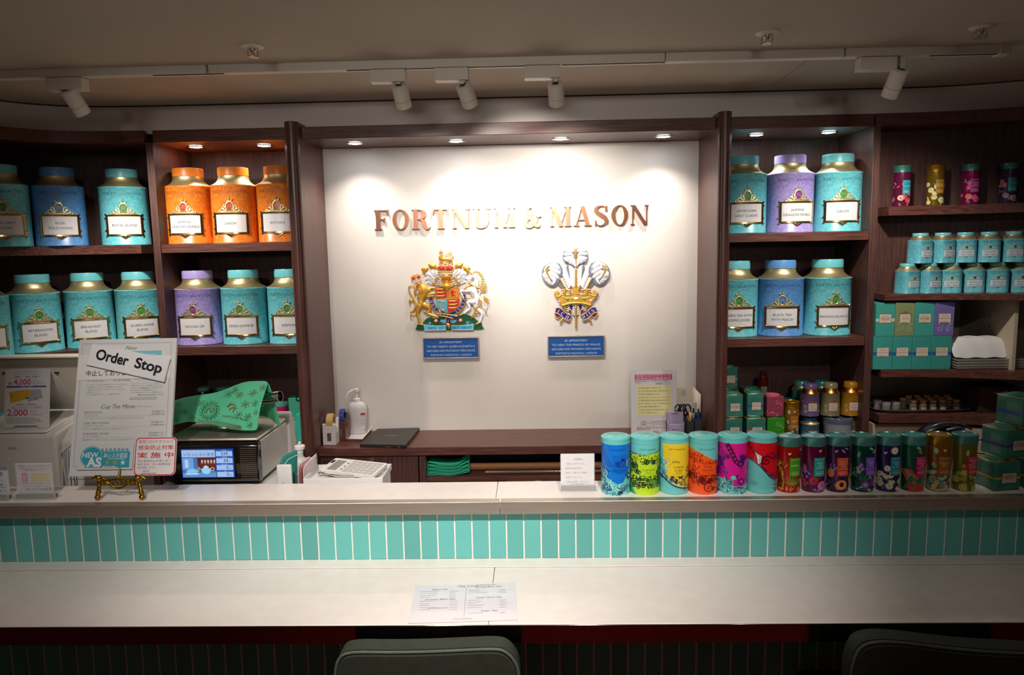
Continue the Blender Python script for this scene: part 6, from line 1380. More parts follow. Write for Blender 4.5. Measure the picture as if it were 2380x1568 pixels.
# printer
a = at(-50, 1008, Y=2.04); b = at(128, 1012, Y=2.04); zt = at(60, 1008, Y=2.04).z; x1 = b.x; x0 = a.x - .05
t = thing('receipt_printer', 'boxy off-white printer behind the ledge at the left', 'printer', ((x0 + x1) / 2, 2.15, ZW))
PR = mat('#cfcbc3', .4, 0, 'printer_plastic')
zb = zt + .035
g = G(); g.prism([(2.04, ZW + .012), (2.04, zt - .006), (2.052, zt), (2.30, zb), (2.31, ZW + .012)], x0, x1, 'X'); g.build('body', PR, t, world=True, bevel=.008, bseg=3)
g = G(); g.prism([(2.045, zt - .001), (2.045, zt + .006), (2.16, zt + .020), (2.16, zt + .012)], x0 + .01, x1 - .03, 'X'); g.build('lid', mat('#d6d2ca', .4), t, world=True, bevel=.004)
g = G(); g.box(x0, x1 + .03, 2.06, 2.33, ZW, ZW + .012); g.build('base', PR, t, world=True, bevel=.002)
g = G(); g.prism([(2.06, ZW + .012), (2.06, zt - .03), (2.10, zt + .004), (2.30, zb - .004), (2.31, ZW + .012)], x1 - .002, x1 + .034, 'X'); g.build('side_module', PR, t, world=True, bevel=.010, bseg=3)
p = P(); q = at(29, 1044, Y=2.04); p.text('FUJITSU', q.x, q.z, .012, '#55524e', 1, width=.026); p.build('brand_print', on_plane((0, 2.0398, 0), (1, 0, 0), (0, 0, 1)), PM, t, world=True)
# tent card on the printer
a = at(10, 1003, Y=2.068); b = at(115, 1003, Y=2.068); zc = zt + .012; 
ztop = at(70, 857, Y=2.10).z
t = thing('tent_card', 'standing card with red 4,000 and 2,000 on the printer', 'card', ((a.x + b.x) / 2, 2.08, zc))
Q = Plane((a.x, 2.068, zc), (1, 0, 0), (0, .030, ztop - zc)); w = b.x - a.x; h = sqrt(.03 ** 2 + (ztop - zc) ** 2)
g = G(); Q.slab(g, [(0, 0), (w * .20, 0), (w * .25, .006), (w * .72, .006), (w * .78, 0), (w, 0), (w, h), (0, h)], -.0015, 0); g.build('front_panel', mat('#d9d5d3', .5), t, world=True)
yb = 2.235
g = G(); g.add([(a.x, 2.099, ztop), (b.x, 2.099, ztop), (b.x, yb, zc + .018), (a.x, yb, zc + .018)], [(0, 1, 2, 3)]); g.build('back_panel', mat('#c9c4bd', .5), t, world=True, solid=.0012)
p = P(); pk = '#b8406a'; k = '#5a5458'; p.frame(.004, .006, w - .004, h - .003, .0004, '#b8b2c0', 1)
p.text('エムアイカード プラス', w / 2, h * .945, .007, k, 1, width=w * .45); p.text('エムアイカード プラス ゴールド', w / 2, h * .905, .007, k, 1, width=w * .62); p.text('新規ご入会&ご利用で', w / 2, h * .850, .008, k, 1, width=w * .55); p.text('最大', w * .08, h * .735, .010, k, 1, 'L', width=w * .11); p.serif('4', w * .20, h * .73, .001, pk, 1) if False else None
p.text('4,000', w * .20, h * .735, .023, pk, 1, 'L', bold=.012, width=w * .38); p.text('ポイント', w * .62, h * .775, .007, k, 1, 'L', width=w * .17); p.text('プレゼント!', w * .61, h * .735, .007, k, 1, 'L', width=w * .26)
p.rect(w * .04, h * .685, w * .92, h * .715, '#5a5a98', 1); p.text('新規ご入会特典', w / 2, h * .690, .005, '#d8d8ea', 2)
p.poly([(w * .44, h * .64), (w * .80, h * .655), (w * .86, h * .50), (w * .52, h * .44)], '#a9a4ac', 1); p.poly([(w * .10, h * .61), (w * .54, h * .655), (w * .58, h * .50), (w * .14, h * .42)], '#d0a02c', 2); p.rect(w * .13, h * .52, w * .19, h * .55, '#a87c1c', 3); p.text('VISA', w * .70, h * .475, .006, '#34386a', 3); p.rect(w * .47, h * .49, w * .54, h * .52, '#3a6aa8', 3)
p.text('三越伊勢丹グループ百貨店各店にて', w / 2, h * .385, .005, k, 1, width=w * .5); p.text('エムアイカード プラス、エムアイカード プラス ゴールドに', w / 2, h * .355, .004, '#85818a', 1, width=w * .7); p.text('新規ご入会された方には、カード発行時に', w / 2, h * .325, .0052, k, 1, width=w * .66)
p.text('2,000', w * .06, h * .205, .026, pk, 1, 'L', bold=.012, width=w * .46); p.text('ポイント', w * .57, h * .26, .007, k, 1, 'L', width=w * .17); p.text('プレゼント!', w * .56, h * .205, .007, k, 1, 'L', width=w * .28)
p.lines(w * .06, w * .86, [h * (.16 - i * .022) for i in range(5)], .0028, '#9a969c', 1); p.build('card_print', Q.fn(), PM, t, world=True)
# teal carrier at the far left edge
a = at(-10, 990, Y=2.37); g = G().box(a.x - .06, at(9, 990, Y=2.37).x, 2.34, 2.40, ZW, at(0, 962, Y=2.37).z)
tag(g.build('gift_bag', mat('#2f8f94', .5), None, bevel=.002), 'turquoise bag edge behind the printer at the far left', 'bag')
# envelopes / leaflets
xe = at(122, 1080, Y=2.0).x
for i in range(6):
    x = xe + i * .0085 + .034; zt_ = at(130, 1046 - i * 1.5, Y=2.0).z; tl = (.012, -.008, .010, .004, -.006, .008)[i]
    g = G(); g.add([(x - tl, 1.985, ZW), (x - tl + .0025, 1.985, ZW), (x + tl * .5 + .0025, 1.985, zt_), (x + tl * .5, 1.985, zt_), (x - tl, 2.035, ZW), (x - tl + .0025, 2.035, ZW), (x + tl * .5 + .0025, 2.035, zt_ + .01), (x + tl * .5, 2.035, zt_ + .01)], [(0, 1, 2, 3), (4, 7, 6, 5), (0, 4, 5, 1), (3, 2, 6, 7), (0, 3, 7, 4), (1, 5, 6, 2)])
    tag(g.build('leaflet', mat('#c9c6c4', .55)), f'white leaflet standing upright between printer and menu board, {ordn[i]} from the left', 'leaflet', 'upright leaflets beside the printer')
a = at(166, 1128, Y=2.0); b = at(340, 1128, Y=2.0)
g = G().box(a.x, b.x, 1.985, 2.05, ZW, at(200, 1100, Y=1.985).z); t = thing('white_case', 'low rounded white case behind the brass easel', 'case', ((a.x + b.x) / 2, 2.0, ZW)); g.build('case_body', mat('#cfcac4', .4), t, world=True, bevel=.008, bseg=3)
g = G().box(a.x + .006, b.x - .006, 1.9835, 1.986, at(200, 1113, Y=1.985).z, at(200, 1112, Y=1.985).z); g.build('case_seam', mat('#8a8680', .6), t, world=True)

# ------------------------------------------------------------------ weighing scale
sx0, sx1, sy = -1.058, -.783, 2.0
t = thing('stand_box', 'low white box under the weighing scale', 'box', ((sx0 + sx1) / 2, 2.15, ZW))
G().box(sx0 - .02, sx1 + .075, 2.0, 2.29, ZW, .886).build('box_body', mat('#c6c4be', .45), t, world=True, bevel=.004)
sc = thing('weighing_scale', 'black and white shop scale with a lit screen showing 539', 'scale', ((sx0 + sx1) / 2, 2.13, .8865))
zs0, zs1 = .897, 1.012
pro = [(sy + .012, zs0), (sy + .002, zs0 + .010), (sy - .004, (zs0 + zs1) / 2), (sy + .004, zs1 - .008), (sy + .014, zs1), (sy + .03, zs1), (sy + .03, zs0)]
G().prism(pro, sx0, sx1, 'X').build('front_panel', mat('#15120f', .12, coat=.5, name='gloss_black'), sc, world=True, bevel=.003)
G().box(sx0 + .003, sx1 - .002, sy + .03, 2.27, zs0, zs1).build('housing', mat('#bdbab4', .35), sc, world=True, bevel=.004)
G().box(sx0 + .006, sx1 - .006, sy + .02, 2.26, zs0 - .004, zs0).build('underside', BLACK, sc, world=True)
for x in (sx0 + .03, sx1 - .02):
    for y in (2.03, 2.24): G().cyl((x, y, .8865), (x, y, zs0), .013, n=16).build('foot', BLACK, sc, world=True)
g = G(); g.box(sx0 + .004, sx1 - .002, sy + .012, 2.27, zs1 + .003, zs1 + .012); g.build('weighing_plate', STEEL, sc, world=True, bevel=.005, bseg=3)
G().box(sx0 + .01, sx1 - .01, sy + .02, 2.26, zs1, zs1 + .003).build('plate_gap', BLACK, sc, world=True)
for k in range(16):
    z = zs0 + .012 + k * .0058
    for x0_, x1_ in ((sx1 - .050, sx1 - .004), (sx0 + .003, sx0 + .028)):
        yy = sy - .0045 + abs(k - 8) * .0006
        G().box(x0_, x1_, yy - .0012, yy + .004, z, z + .0022).build('rib', mat('#6a625a', .3, .6, 'rib_metal'), sc, world=True)
g = G(); g.prism([(sy + .26, zs0), (sy + .262, zs1 + .018), (sy + .275, zs1 + .030), (sy + .29, zs1 + .025), (sy + .33, zs0)], sx0 + .03, sx1 + .006, 'X'); g.build('back_tower', mat('#c9c7c3', .4), sc, world=True, bevel=.006, bseg=3)
# screen
a = at(427, 1108, Y=sy - .004); b = at(541, 1043, Y=sy - .004); w, h = b.x - a.x, b.z - a.z
p = P(); p.rect(-.002, -.002, w + .002, h + .002, '#1a3a98', 0); p.rect(0, h * .72, w * .655, h * .985, '#9ab8e4', 1); p.text('いらっしゃいませ', w * .33, h * .78, .01, '#16203a', 2, width=w * .60)
p.rect(0, 0, w * .655, h * .70, '#3f6fae', 1); p.rect(0, h * .28, w * .22, h * .70, '#6f9ad4', 2); p.rect(w * .05, h * .34, w * .12, h * .64, '#a9c8ec', 3); p.rect(w * .30, h * .22, w * .655, h * .70, '#5a2018', 2); p.rect(w * .36, h * .47, w * .655, h * .50, '#8a3a28', 3)
for i in range(5): p.ell(w * (.39 + i * .06), h * .57, .0028, .0055, '#b9b4b0', 4, 10)
p.rect(0, 0, w * .655, h * .16, '#5c8cc8', 3); p.ell(w * .18, h * .20, w * .11, h * .09, '#7fc0e4', 5, 16); p.rect(w * .11, h * .2, w * .25, h * .30, '#7fc0e4', 5); p.ell(w * .18, h * .12, w * .14, h * .03, '#bfe0f2', 4, 14); p.ring(w * .30, h * .26, .004, .0012, '#cfe8f4', 5, 12)
p.ell(w * .46, h * .24, w * .09, h * .13, '#8fccec', 6, 18); p.ell(w * .46, h * .38, w * .05, h * .02, '#cfe8f4', 7, 12); p.ell(w * .46, h * .41, .0016, .002, '#cfe8f4', 7, 8); p.ring(w * .585, h * .29, .0055, .0013, '#cfe8f4', 6, 14); p.stroke([(w * .38, h * .26, .002), (w * .33, h * .32, .0014), (w * .31, h * .38, .001)], .002, '#cfe8f4', 6)
for i, (n_, u_) in enumerate([('539', 'g'), ('34', 'g'), ('0', '円'), ('0', '円')]):
    y1_ = h * (.985 - i * .25); y0_ = y1_ - h * .235; p.rect(w * .67, y0_, w * .99, y1_ - h * .055, '#9fbae8', 1); p.rect(w * .67, y1_ - h * .05, w * .99, y1_, '#2a62b8', 1); p.text(n_, w * .90, y0_ + h * .035, .0135, '#0e1830', 2, 'R'); p.text(u_, w * .92, y0_ + h * .035, .005, '#0e1830', 2, 'L')
    p.text(['商品重量', '風袋重量', '単価100g当り', '価格'][i], w * .83, y1_ - h * .045, .0036, '#a8c4ec', 2)
p.build('screen', on_plane((a.x, sy - .0062, a.z), (1, 0, 0), (0, 0, 1), .0001, .0002), screen_mat(), sc, world=True)
g = G().box(a.x - .004, b.x + .004, sy - .0062, sy + .002, a.z - .004, b.z + .004); g.build('screen_bezel', BLACK, sc, world=True)
# cup lid under the pouch
zq = zs1 + .0122; p_ = at(525, 992, Y=2.13)
t = thing('steel_dish', 'round polished steel dish on the scale under the green pouch', 'dish', (p_.x, 2.13, zq)); G().lathe([(.036, 0), (.038, .002), (.036, .004), (.030, .006), (.030, .016), (.028, .018), (.0001, .018)], 36).build('dish_body', CHROME, t)
# green pouch
PG = noise_mat('green_cloth', '#4db588', '#56c093', (1, 1, 1), 30., .3, .7, .75)
gp = thing('green_pouch', 'green printed cloth pouch draped over a steel tumbler on the scale', 'pouch', (-.92, 2.14, zq))
def rail(pts, Ys): return [at(u, v, Y=y) for (u, v), y in zip(pts, Ys)]
topL = rail([(382, 943), (402, 930), (440, 920), (480, 915), (507, 911), (540, 897), (566, 886), (600, 884), (625, 884)], [2.12] * 9)
botL = rail([(384, 992), (402, 989), (436, 978), (460, 981), (498, 989), (530, 996), (560, 1000), (585, 1001), (597, 1001)], [2.05, 2.05, 2.06, 2.06, 2.055, 2.05, 2.05, 2.05, 2.05])
rows = []; rn = random.Random(3)
for j in range(9):
    t_ = j / 8; rows.append([tuple(topL[i].lerp(botL[i], t_) + Vector((0, -.012 * sin(pi * t_) + .004 * sin(i * 1.7 + j * .9), 0))) for i in range(9)])
fr = G().sheet(rows).build('front_cloth', PG, gp, world=True, sm=80, solid=.0012, subsurf=2)
backb = rail([(384, 980), (402, 978), (436, 972), (460, 970), (498, 972), (540, 970), (590, 968), (625, 965), (657, 1001)], [2.2, 2.2, 2.2, 2.2, 2.2, 2.2, 2.2, 2.19, 2.14])
rows = [[tuple(topL[i].lerp(backb[i], j / 6) + Vector((0, .006 * sin(pi * j / 6) + .003 * sin(i * 1.3), 0))) for i in range(9)] for j in range(7)]
G().sheet(rows).build('back_cloth', PG, gp, world=True, sm=80, solid=.0012, subsurf=2)
# printed ornament on the front cloth (bilinear over the same surface)
def cloth(x, y, z):
    fx = max(0, min(7.999, (x - 382) / 243 * 8)); i = int(fx); k = fx - i; T_ = topL[i].lerp(topL[i + 1], k); Bm = botL[i].lerp(botL[i + 1], k)
    return T_.lerp(Bm, y) + Vector((0, -.012 * sin(pi * y) - .0042 + .004 * sin(fx * 1.7 + y * 8 * .9) * .9, 0))
p = P(); dg = '#2a7a52'; br = '#7a6a34'
def cp(u, v): 
    fx = max(0, min(7.999, (u - 382) / 243 * 8)); i = int(fx); k = fx - i; tv = [943, 930, 920, 915, 911, 897, 886, 884, 884]; bv = [992, 989, 978, 981, 989, 996, 1000, 1001, 1001]
    a_ = tv[i] + (tv[i + 1] - tv[i]) * k; b_ = bv[i] + (bv[i + 1] - bv[i]) * k; return (u, (v - a_) / (b_ - a_))
def cst(pts, w, c): 
    q = smooth([cp(*a) for a in pts], 3) if len(pts) > 2 else [cp(*a) for a in pts]
    for i in range(len(q) - 1):
        (x0, y0), (x1, y1) = q[i], q[i + 1]; dx, dy = x1 - x0, (y1 - y0) * 100; l = sqrt(dx * dx + dy * dy) or 1; nx, ny = -dy / l * w / 2, dx / l * w / 2 / 100; o = len(p.v)
        p.v += [(x0 + nx, y0 + ny, 1), (x0 - nx, y0 - ny, 1), (x1 - nx, y1 - ny, 1), (x1 + nx, y1 + ny, 1)]; p.f.append((o, o + 1, o + 2, o + 3)); p.c.append(lin(c))
def cring(u, v, r, w, c): cst([(u + r * cos(a * pi / 8), v + r * sin(a * pi / 8)) for a in range(17)], w, c)
cring(495, 951, 15, 1.6, dg); cring(495, 951, 11, .8, dg); cst([(488, 956), (492, 944), (498, 956), (502, 945)], 1.4, br); cst([(488, 948), (500, 944), (506, 952)], 1.2, br)
for a_ in range(16): w_ = a_ * pi / 8; cst([(495 + 17 * cos(w_), 951 + 17 * sin(w_)), (495 + 22 * cos(w_ + .3), 951 + 21 * sin(w_ + .3))], 1.8, dg)
for (u, v) in ((560, 915), (590, 912), (575, 938), (610, 955), (530, 900 + 14), (470, 935), (440, 955), (425, 935), (600, 935), (592, 985), (455, 968), (410, 955), (415, 972), (545, 905), (612, 900), (585, 965), (560, 962), (400, 940)):
    for a_ in range(6): w_ = a_ * 1.05 + u; cst([(u, v), (u + 7 * cos(w_), v + 5 * sin(w_)), (u + 11 * cos(w_ + .5), v + 8 * sin(w_ + .5))], 1.0, rn.choice([dg, dg, br]))
cst([(532, 942), (541, 935), (551, 941), (545, 955)], 3, br); cst([(536, 950), (545, 944), (555, 948)], 2.5, br)
for k in range(3): cst([(474, 972 + k * 4), (510, 978 + k * 4), (540, 984 + k * 3.5), (568, 988 + k * 3)], 1.2, br)
vs, fs, w_ = text_geo('FORTNUM & MASON', .01); o = len(p.v)
for x, y in vs:
    fx = x / w_; u = 522 + fx * 65; v = 966 + fx * 10 - y * 6.2; p.v.append((*cp(u, v), 1))
for f in fs: p.f.append(tuple(i + o for i in f)); p.c.append(lin('#5c6a34'))
p.build('cloth_print', cloth, print_mat(.7), gp, world=True)
# tumbler
a, b = at(596, 927, Y=2.135), at(651, 921, Y=2.115)
t = thing('steel_tumbler', 'polished steel tumbler lying in the green pouch, open end showing', 'tumbler', tuple(a)); d = (b - a); T = Matrix.Translation(a) @ d.to_track_quat('Z', 'Y').to_matrix().to_4x4(); L = d.length; r = .0165
G().lathe([(.0001, -.06), (r * .8, -.06), (r * .85, 0), (r, L * .4), (r, L), (r * .9, L), (r * .82, L - .03), (.0001, L - .03)], 32, T=T, cap=False).build('cup', CHROME, t, world=True)
g = G(); q = a + d * .25; g.tube([(q.x, q.y - .012, q.z - .016), (q.x - .004, q.y - .016, q.z - .022), (q.x + .006, q.y - .010, q.z - .02)], .0012, 6); g.build('wire_loop', GOLDP, t, world=True)
# prop that carries the tumbler
G().cyl((a.x - .02, 2.15, zq), (a.x - .02, 2.15, a.z - .012), .014, n=14).build('tumbler_neck', CHROME, t, world=True)

# ------------------------------------------------------------------ small items right of the scale
def slab_thing(name, lab, cat, x0, x1, y0, y1, z0, z1, m, bev, part, group=None):
    t = thing(name, lab, cat, ((x0 + x1) / 2, (y0 + y1) / 2, z0), group=group); G().box(x0, x1, y0, y1, z0, z1).build(part, m, t, world=True, bevel=bev, bseg=3); return t
a = at(646, 1120, Y=2.0); b = at(679, 1078, Y=2.0); t = slab_thing('white_device', 'upright rounded white device behind the ledge left of the teal pouch', 'device', a.x, b.x - .001, 1.992, 2.004, ZW, b.z, mat('#d2d0cf', .35), .005, 'housing')
q = at(658, 1122, Y=1.9915); G().cyl((q.x, 1.9915, q.z), (q.x, 1.9905, q.z), .0035, n=14).build('button', mat('#b5b3b2', .4), t, world=True)
# teal pouch
t = thing('teal_pouch', 'teal foil pouch leaning behind the white device', 'pouch', (at(672, 1100, Y=2.03).x, 2.03, ZW))
A, B_2, C_, D_ = at(651, 1062, Y=2.018), at(692, 1041, Y=2.07), at(690, 1122, Y=2.05), at(655, 1124, Y=2.012)
g = G(); rows = [[tuple((A.lerp(B_2, i / 4)).lerp(D_.lerp(C_, i / 4), j / 4) + Vector((0, -.004 * sin(pi * i / 4) * sin(pi * j / 4), 0))) for i in range(5)] for j in range(5)]; lo = [Vector(v) + Vector((0, .004, -.10)) for v in rows[-1]]; rows.append([tuple(v) for v in lo])
g.sheet(rows).build('foil', mat('#2b8279', .45), t, world=True, solid=.006, subsurf=1)
g = G(); g.tube([A.lerp(D_, .42) + Vector((.004, -.006, 0)), A.lerp(D_, .2).lerp(B_2.lerp(C_, .2), .5) + Vector((0, -.008, 0)), B_2.lerp(C_, .18) + Vector((0, -.006, 0))], .0013, 6); g.build('zip_line', mat('#c5c9c4', .5), t, world=True)
# pump bottle behind
x = at(697, 1050, Y=2.16).x; zt_ = at(693, 1034, Y=2.16).z
t = thing('lotion_bottle', 'small white pump bottle behind the teal pouch', 'bottle', (x, 2.16, ZW)); hB = zt_ - ZW
G().lathe([(.020, 0), (.021, .003), (.021, hB - .055), (.018, hB - .045), (.010, hB - .036), (.009, hB - .022)], 24).build('bottle_body', mat('#c9c5be', .35), t)
G().lathe([(.010, hB - .022), (.010, hB - .014), (.015, hB - .012), (.016, hB - .002), (.013, hB), (.0001, hB)], 24).build('pump_head', WHITE, t); g = G(); g.tube([(0, 0, hB), (0, -.002, hB + .006), (.002, -.004, hB + .010)], .0035, 8); g.build('nozzle', WHITE, t)
# sachets
for i, (u0, v0, u1, v1, c, lab) in enumerate([(690, 1080, 722, 1055, '#cdc4c2', 'white and clear sachet, furthest left of the leaning sachets'), (695, 1084, 730, 1058, '#c0666a', 'pink sachet leaning between the two white sachets'), (701, 1086, 738, 1047, '#cbbfc0', 'pale crinkled sachet leaning beside the calculator tray')]):
    A, Bb = at(u0, v0, Y=2.0 + i * .004), at(u1, v1, Y=2.11 + i * .004); t = thing('sachet', lab, 'sachet', (A.x, A.y, ZW))
    rows = []
    for j in range(5):
        f = j / 4; rows.append([tuple(A.lerp(Bb, k / 5) + Vector((.002 * sin(k * 2 + j * 1.3) + .0015 * cos(k * 3), 0, -(A.lerp(Bb, k / 5).z - ZW) * f))) for k in range(6)])
    G().sheet(rows).build('foil', mat(c, .3), t, world=True, solid=.0025, subsurf=1)
# white tray box + calculator + spoon dish
zt_ = at(705, 1112, Y=2.0).z; A = at(704, 1112, Y=2.0); Bq = at(889, 1111, Y=2.0); Cq = at(908, 1077, Z=zt_); x0, x1, y0, y1 = A.x, Bq.x, 2.0, min(Cq.y, 2.2)
t = thing('white_tray', 'white rectangular tray box holding the calculator behind the ledge', 'tray', ((x0 + x1) / 2, (y0 + y1) / 2, ZW)); WT = mat('#dad7d4', .35, 0, 'white_tray')
g = G(); g.box(x0 + .004, x1 - .004, y0 + .004, y1 - .004, ZW, zt_ - .016); 
for bx in ((x0, x1, y0, y0 + .004), (x0, x1, y1 - .004, y1), (x0, x0 + .004, y0 + .004, y1 - .004), (x1 - .004, x1, y0 + .004, y1 - .004)): g.box(bx[0], bx[1], bx[2], bx[3], zt_ - .018, zt_)
g.build('tray_body', WT, t, world=True, bevel=.0012)
q = [at(u, v, Z=zt_ + dz) for u, v, dz in ((742, 1092, -.002), (866, 1106, -.002), (878, 1075, .012), (758, 1061, .012))]
U_ = (q[1] - q[0]); V_ = (q[3] - q[0]); V_ = V_ - U_ * (V_.dot(U_) / U_.dot(U_)); w, h = U_.length, V_.length
CQ = Plane(q[0], U_, V_)
t = thing('desk_calculator', 'white desk calculator lying tilted on the white tray', 'calculator', tuple(q[0]))
g = G(); CQ.slab(g, RR(0, 0, w, h, .006), -.009, 0); g.build('case', mat('#dad6d2', .35), t, world=True, bevel=.002)
g = G(); CQ.slab(g, R4(w * .17, h * .72, w * .10, h * .12), 0, .0008); g.build('display', mat('#8f9286', .15), t, world=True); g = G(); CQ.slab(g, R4(w * .055, h * .22, w * .015, h * .60), 0, .0006); g.build('solar_cell', mat('#3a2a24', .15), t, world=True)
for r_ in range(5):
    for c in range(6):
        g = G(); CQ.slab(g, R4(w * .072, h * .105, w * (.40 + c * .097), h * (.08 + r_ * .175)), 0, .0028); g.build('key', mat('#b9b4ae', .45), t, world=True, bevel=.0006)
for r_ in range(3): g = G(); CQ.slab(g, R4(w * .03, h * .06, w * .335, h * (.2 + r_ * .22)), 0, .001); g.build('small_key', mat('#6a6560', .45), t, world=True)
pb = at(808, 1104, Z=zt_ - .010); t = thing('silver_dish', 'long silver dish with a spoon end under the calculator', 'dish', (pb.x, pb.y, zt_ - .0155))
g = G(); T = Matrix.Translation((pb.x + .005, pb.y + .014, zt_ - .0155)) @ Matrix.Diagonal((1, .36, 1, 1)); g.lathe([(.0001, .001), (.060, .001), (.076, .007), (.079, .008), (.079, .0095), (.060, .003), (.0001, .003)], 40, T=T, cap=False); g.build('dish_body', CHROME, t, world=True)
g = G(); qs = at(741, 1096, Z=zt_ - .002); g.ball((qs.x + .006, qs.y, zt_ - .006), .010, 14, 8, 1, .8, .55); g.tube([(qs.x + .012, qs.y, zt_ - .008), (qs.x + .03, qs.y - .002, zt_ - .012)], .003, 8); g.build('spoon', CHROME, t, world=True)

# ================================================================== BACK COUNTER ITEMS
ZC = .8003
# tape dispensers
def tape_disp(u0, u1, vb, vt, Y, body, roll, lab, lc):
    x0, x1 = at(u0, vb, Y=Y).x, at(u1, vb, Y=Y).x; zt = at(u0, vt, Y=Y).z; w = x1 - x0; t = thing('tape_dispenser', lab, 'tape dispenser', ((x0 + x1) / 2, Y + .03, ZC)); h = zt - ZC
    pr = [(Y, ZC), (Y + .002, ZC + h * .62), (Y + .008, ZC + h * .64), (Y + .018, ZC + h * .40), (Y + .030, ZC + h * .32), (Y + .042, ZC + h * .42), (Y + .052, ZC + h * .72), (Y + .062, ZC + h * .74), (Y + .074, ZC + h * .3), (Y + .078, ZC)]
    g = G(); g.prism(pr, x0, x0 + w * .22, 'X'); g.prism(pr, x1 - w * .22, x1, 'X'); g.prism([(Y, ZC), (Y + .002, ZC + h * .55), (Y + .012, ZC + h * .55), (Y + .014, ZC + .014), (Y + .076, ZC + .014), (Y + .078, ZC)], x0 + w * .2, x1 - w * .2, 'X')
    g.build('dispenser_body', body, t, world=True, bevel=.0012); T = Matrix.Translation(((x0 + x1) / 2, Y + .036, ZC + h * .66)) @ Matrix.Rotation(pi / 2, 4, 'Y')
    R = min(.030, h * .36); G().lathe([(R * .6, -w * .24), (R, -w * .24), (R, w * .24), (R * .6, w * .24), (R * .6, -w * .24)], 32, T=T, cap=False).build('tape_roll', roll, t, world=True)
    g = G().box(x0 + w * .35, x1 - w * .35, Y - .0006, Y + .001, ZC + h * .12, ZC + h * .36); g.build('front_badge', mat('#6d6560', .4, .5), t, world=True); return t
tape_disp(751, 781, 1033, 957, 2.745, mat('#cfcac8', .35), mat('#caa468', .3), 'white tape dispenser with a yellow tape roll on the back counter', None)
tape_disp(783, 803, 1012, 944, 2.80, mat('#5d2f22', .35), mat('#2c3f86', .3), 'brown tape dispenser with a blue roll behind the white one', None)
# dish and sanitiser bottle
q = [at(u, v, Z=ZC) for u, v in ((788, 1024), (843, 1026), (866, 999), (815, 996))]
t = thing('white_dish', 'white rectangular dish under the sanitiser bottle', 'dish', ((q[0].x + q[2].x) / 2, (q[0].y + q[2].y) / 2, ZC))
poly = [(p.x, p.y) for p in q]; ctr = Vector((sum(p[0] for p in poly) / 4, sum(p[1] for p in poly) / 4))
inn = [tuple(ctr + (Vector(p) - ctr) * .86) for p in poly]; g = G(); g.prism(inn, ZC, ZC + .002, 'Z')
vs = [(p[0], p[1], ZC) for p in inn] + [(p[0], p[1], ZC + .010) for p in poly] + [(*(ctr + (Vector(p) - ctr) * .97), ZC + .010) for p in poly] + [(*(ctr + (Vector(p) - ctr) * .84), ZC + .002) for p in poly]
g.add(vs, [(a * 4 + i, a * 4 + (i + 1) % 4, a * 4 + 4 + (i + 1) % 4, a * 4 + 4 + i) for a in range(3) for i in range(4)]); g.build('dish_body', mat('#d8d1ce', .3), t, world=True)
pB = at(829, 1009, Z=ZC + .002); X_, Y_ = pB.x, pB.y + .026; zs_ = at(829, 934, Y=Y_).z - ZC; zt_ = at(829, 905, Y=Y_).z - ZC
t = thing('sanitiser_bottle', 'white pump bottle of hand sanitiser with a red label on the back counter', 'bottle', (X_, Y_, ZC + .0025))
SAN = mat('#d3cdcd', .3, 0, 'milky_plastic')
G().lathe([(.036, 0), (.039, .004), (.039, zs_ - .030), (.036, zs_ - .014), (.026, zs_ - .003), (.014, zs_)], 36, sy=.66, e=2.6).build('bottle_body', SAN, t, sm=50)
G().lathe([(.0145, zs_ - .002), (.0145, zs_ + .012), (.010, zs_ + .013), (.006, zs_ + .015), (.005, zt_ - .012), (.011, zt_ - .011), (.012, zt_), (.0001, zt_ + .001)], 24).build('pump_head', WHITE, t)
g = G(); g.tube([(0, 0, zt_ - .005), (-.016, -.004, zt_ - .006), (-.030, -.008, zt_ - .014), (-.038, -.010, zt_ - .032)], [.006, .0052, .0045, .004], 10); g.build('spout', WHITE, t, sm=60)
p = P(); p.rect(.020, .022, .036, .088, '#ddd5d6', 1); p.rect(.020, .078, .036, .088, '#b8404c', 2); p.text('手指消毒', .028, .070, .006, '#b8404c', 2, width=.014)
p.lines(.021, .035, [.062 - i * .004 for i in range(8)], .002, '#b0606a', 2); p.build('label', lambda x, y, z: Vector((x, -.0245 - .00025 * z + (max(0, x - .018) / .02) ** 2 * .0095 - .0022, y)), PM, t, du=.004)
# laptop
q = [at(u, v, Z=ZC + .014) for u, v in ((836, 1031), (943, 1033), (975, 993), (877, 996))]
LP = Plane(q[0], q[1] - q[0], (q[3] - q[0]) - (q[1] - q[0]).normalized() * (q[3] - q[0]).dot((q[1] - q[0]).normalized()))
pl = [((p - q[0]).dot(LP.U), (p - q[0]).dot(LP.V)) for p in q]
t = thing('laptop', 'closed black laptop on the back counter beside the sanitiser', 'laptop', (q[0].x, q[0].y, ZC))
g = G(); LP.slab(g, pl, -.0135, -.006); g.build('base', mat('#17130f', .45), t, world=True, bevel=.0015); g = G(); LP.slab(g, pl, -.0055, 0); g.build('screen_lid', mat('#2a2420', .38), t, world=True, bevel=.0015)
p = P(); c = LP.uv(910, 1012); p.text('VAIO', c[0], c[1] - .008, .020, '#7d7771', 1, bold=.01, sx=1.2); p.build('lid_logo', LP.fn(), PMG, t, world=True)
g = G(); fx = pl[1][0]
for k in (.55, .62, .82): LP.slab(g, R4(fx * .06, .0006, fx * k, -.0006), -.012, -.008)
g.build('ports', mat('#6a645e', .4, .6), t, world=True)

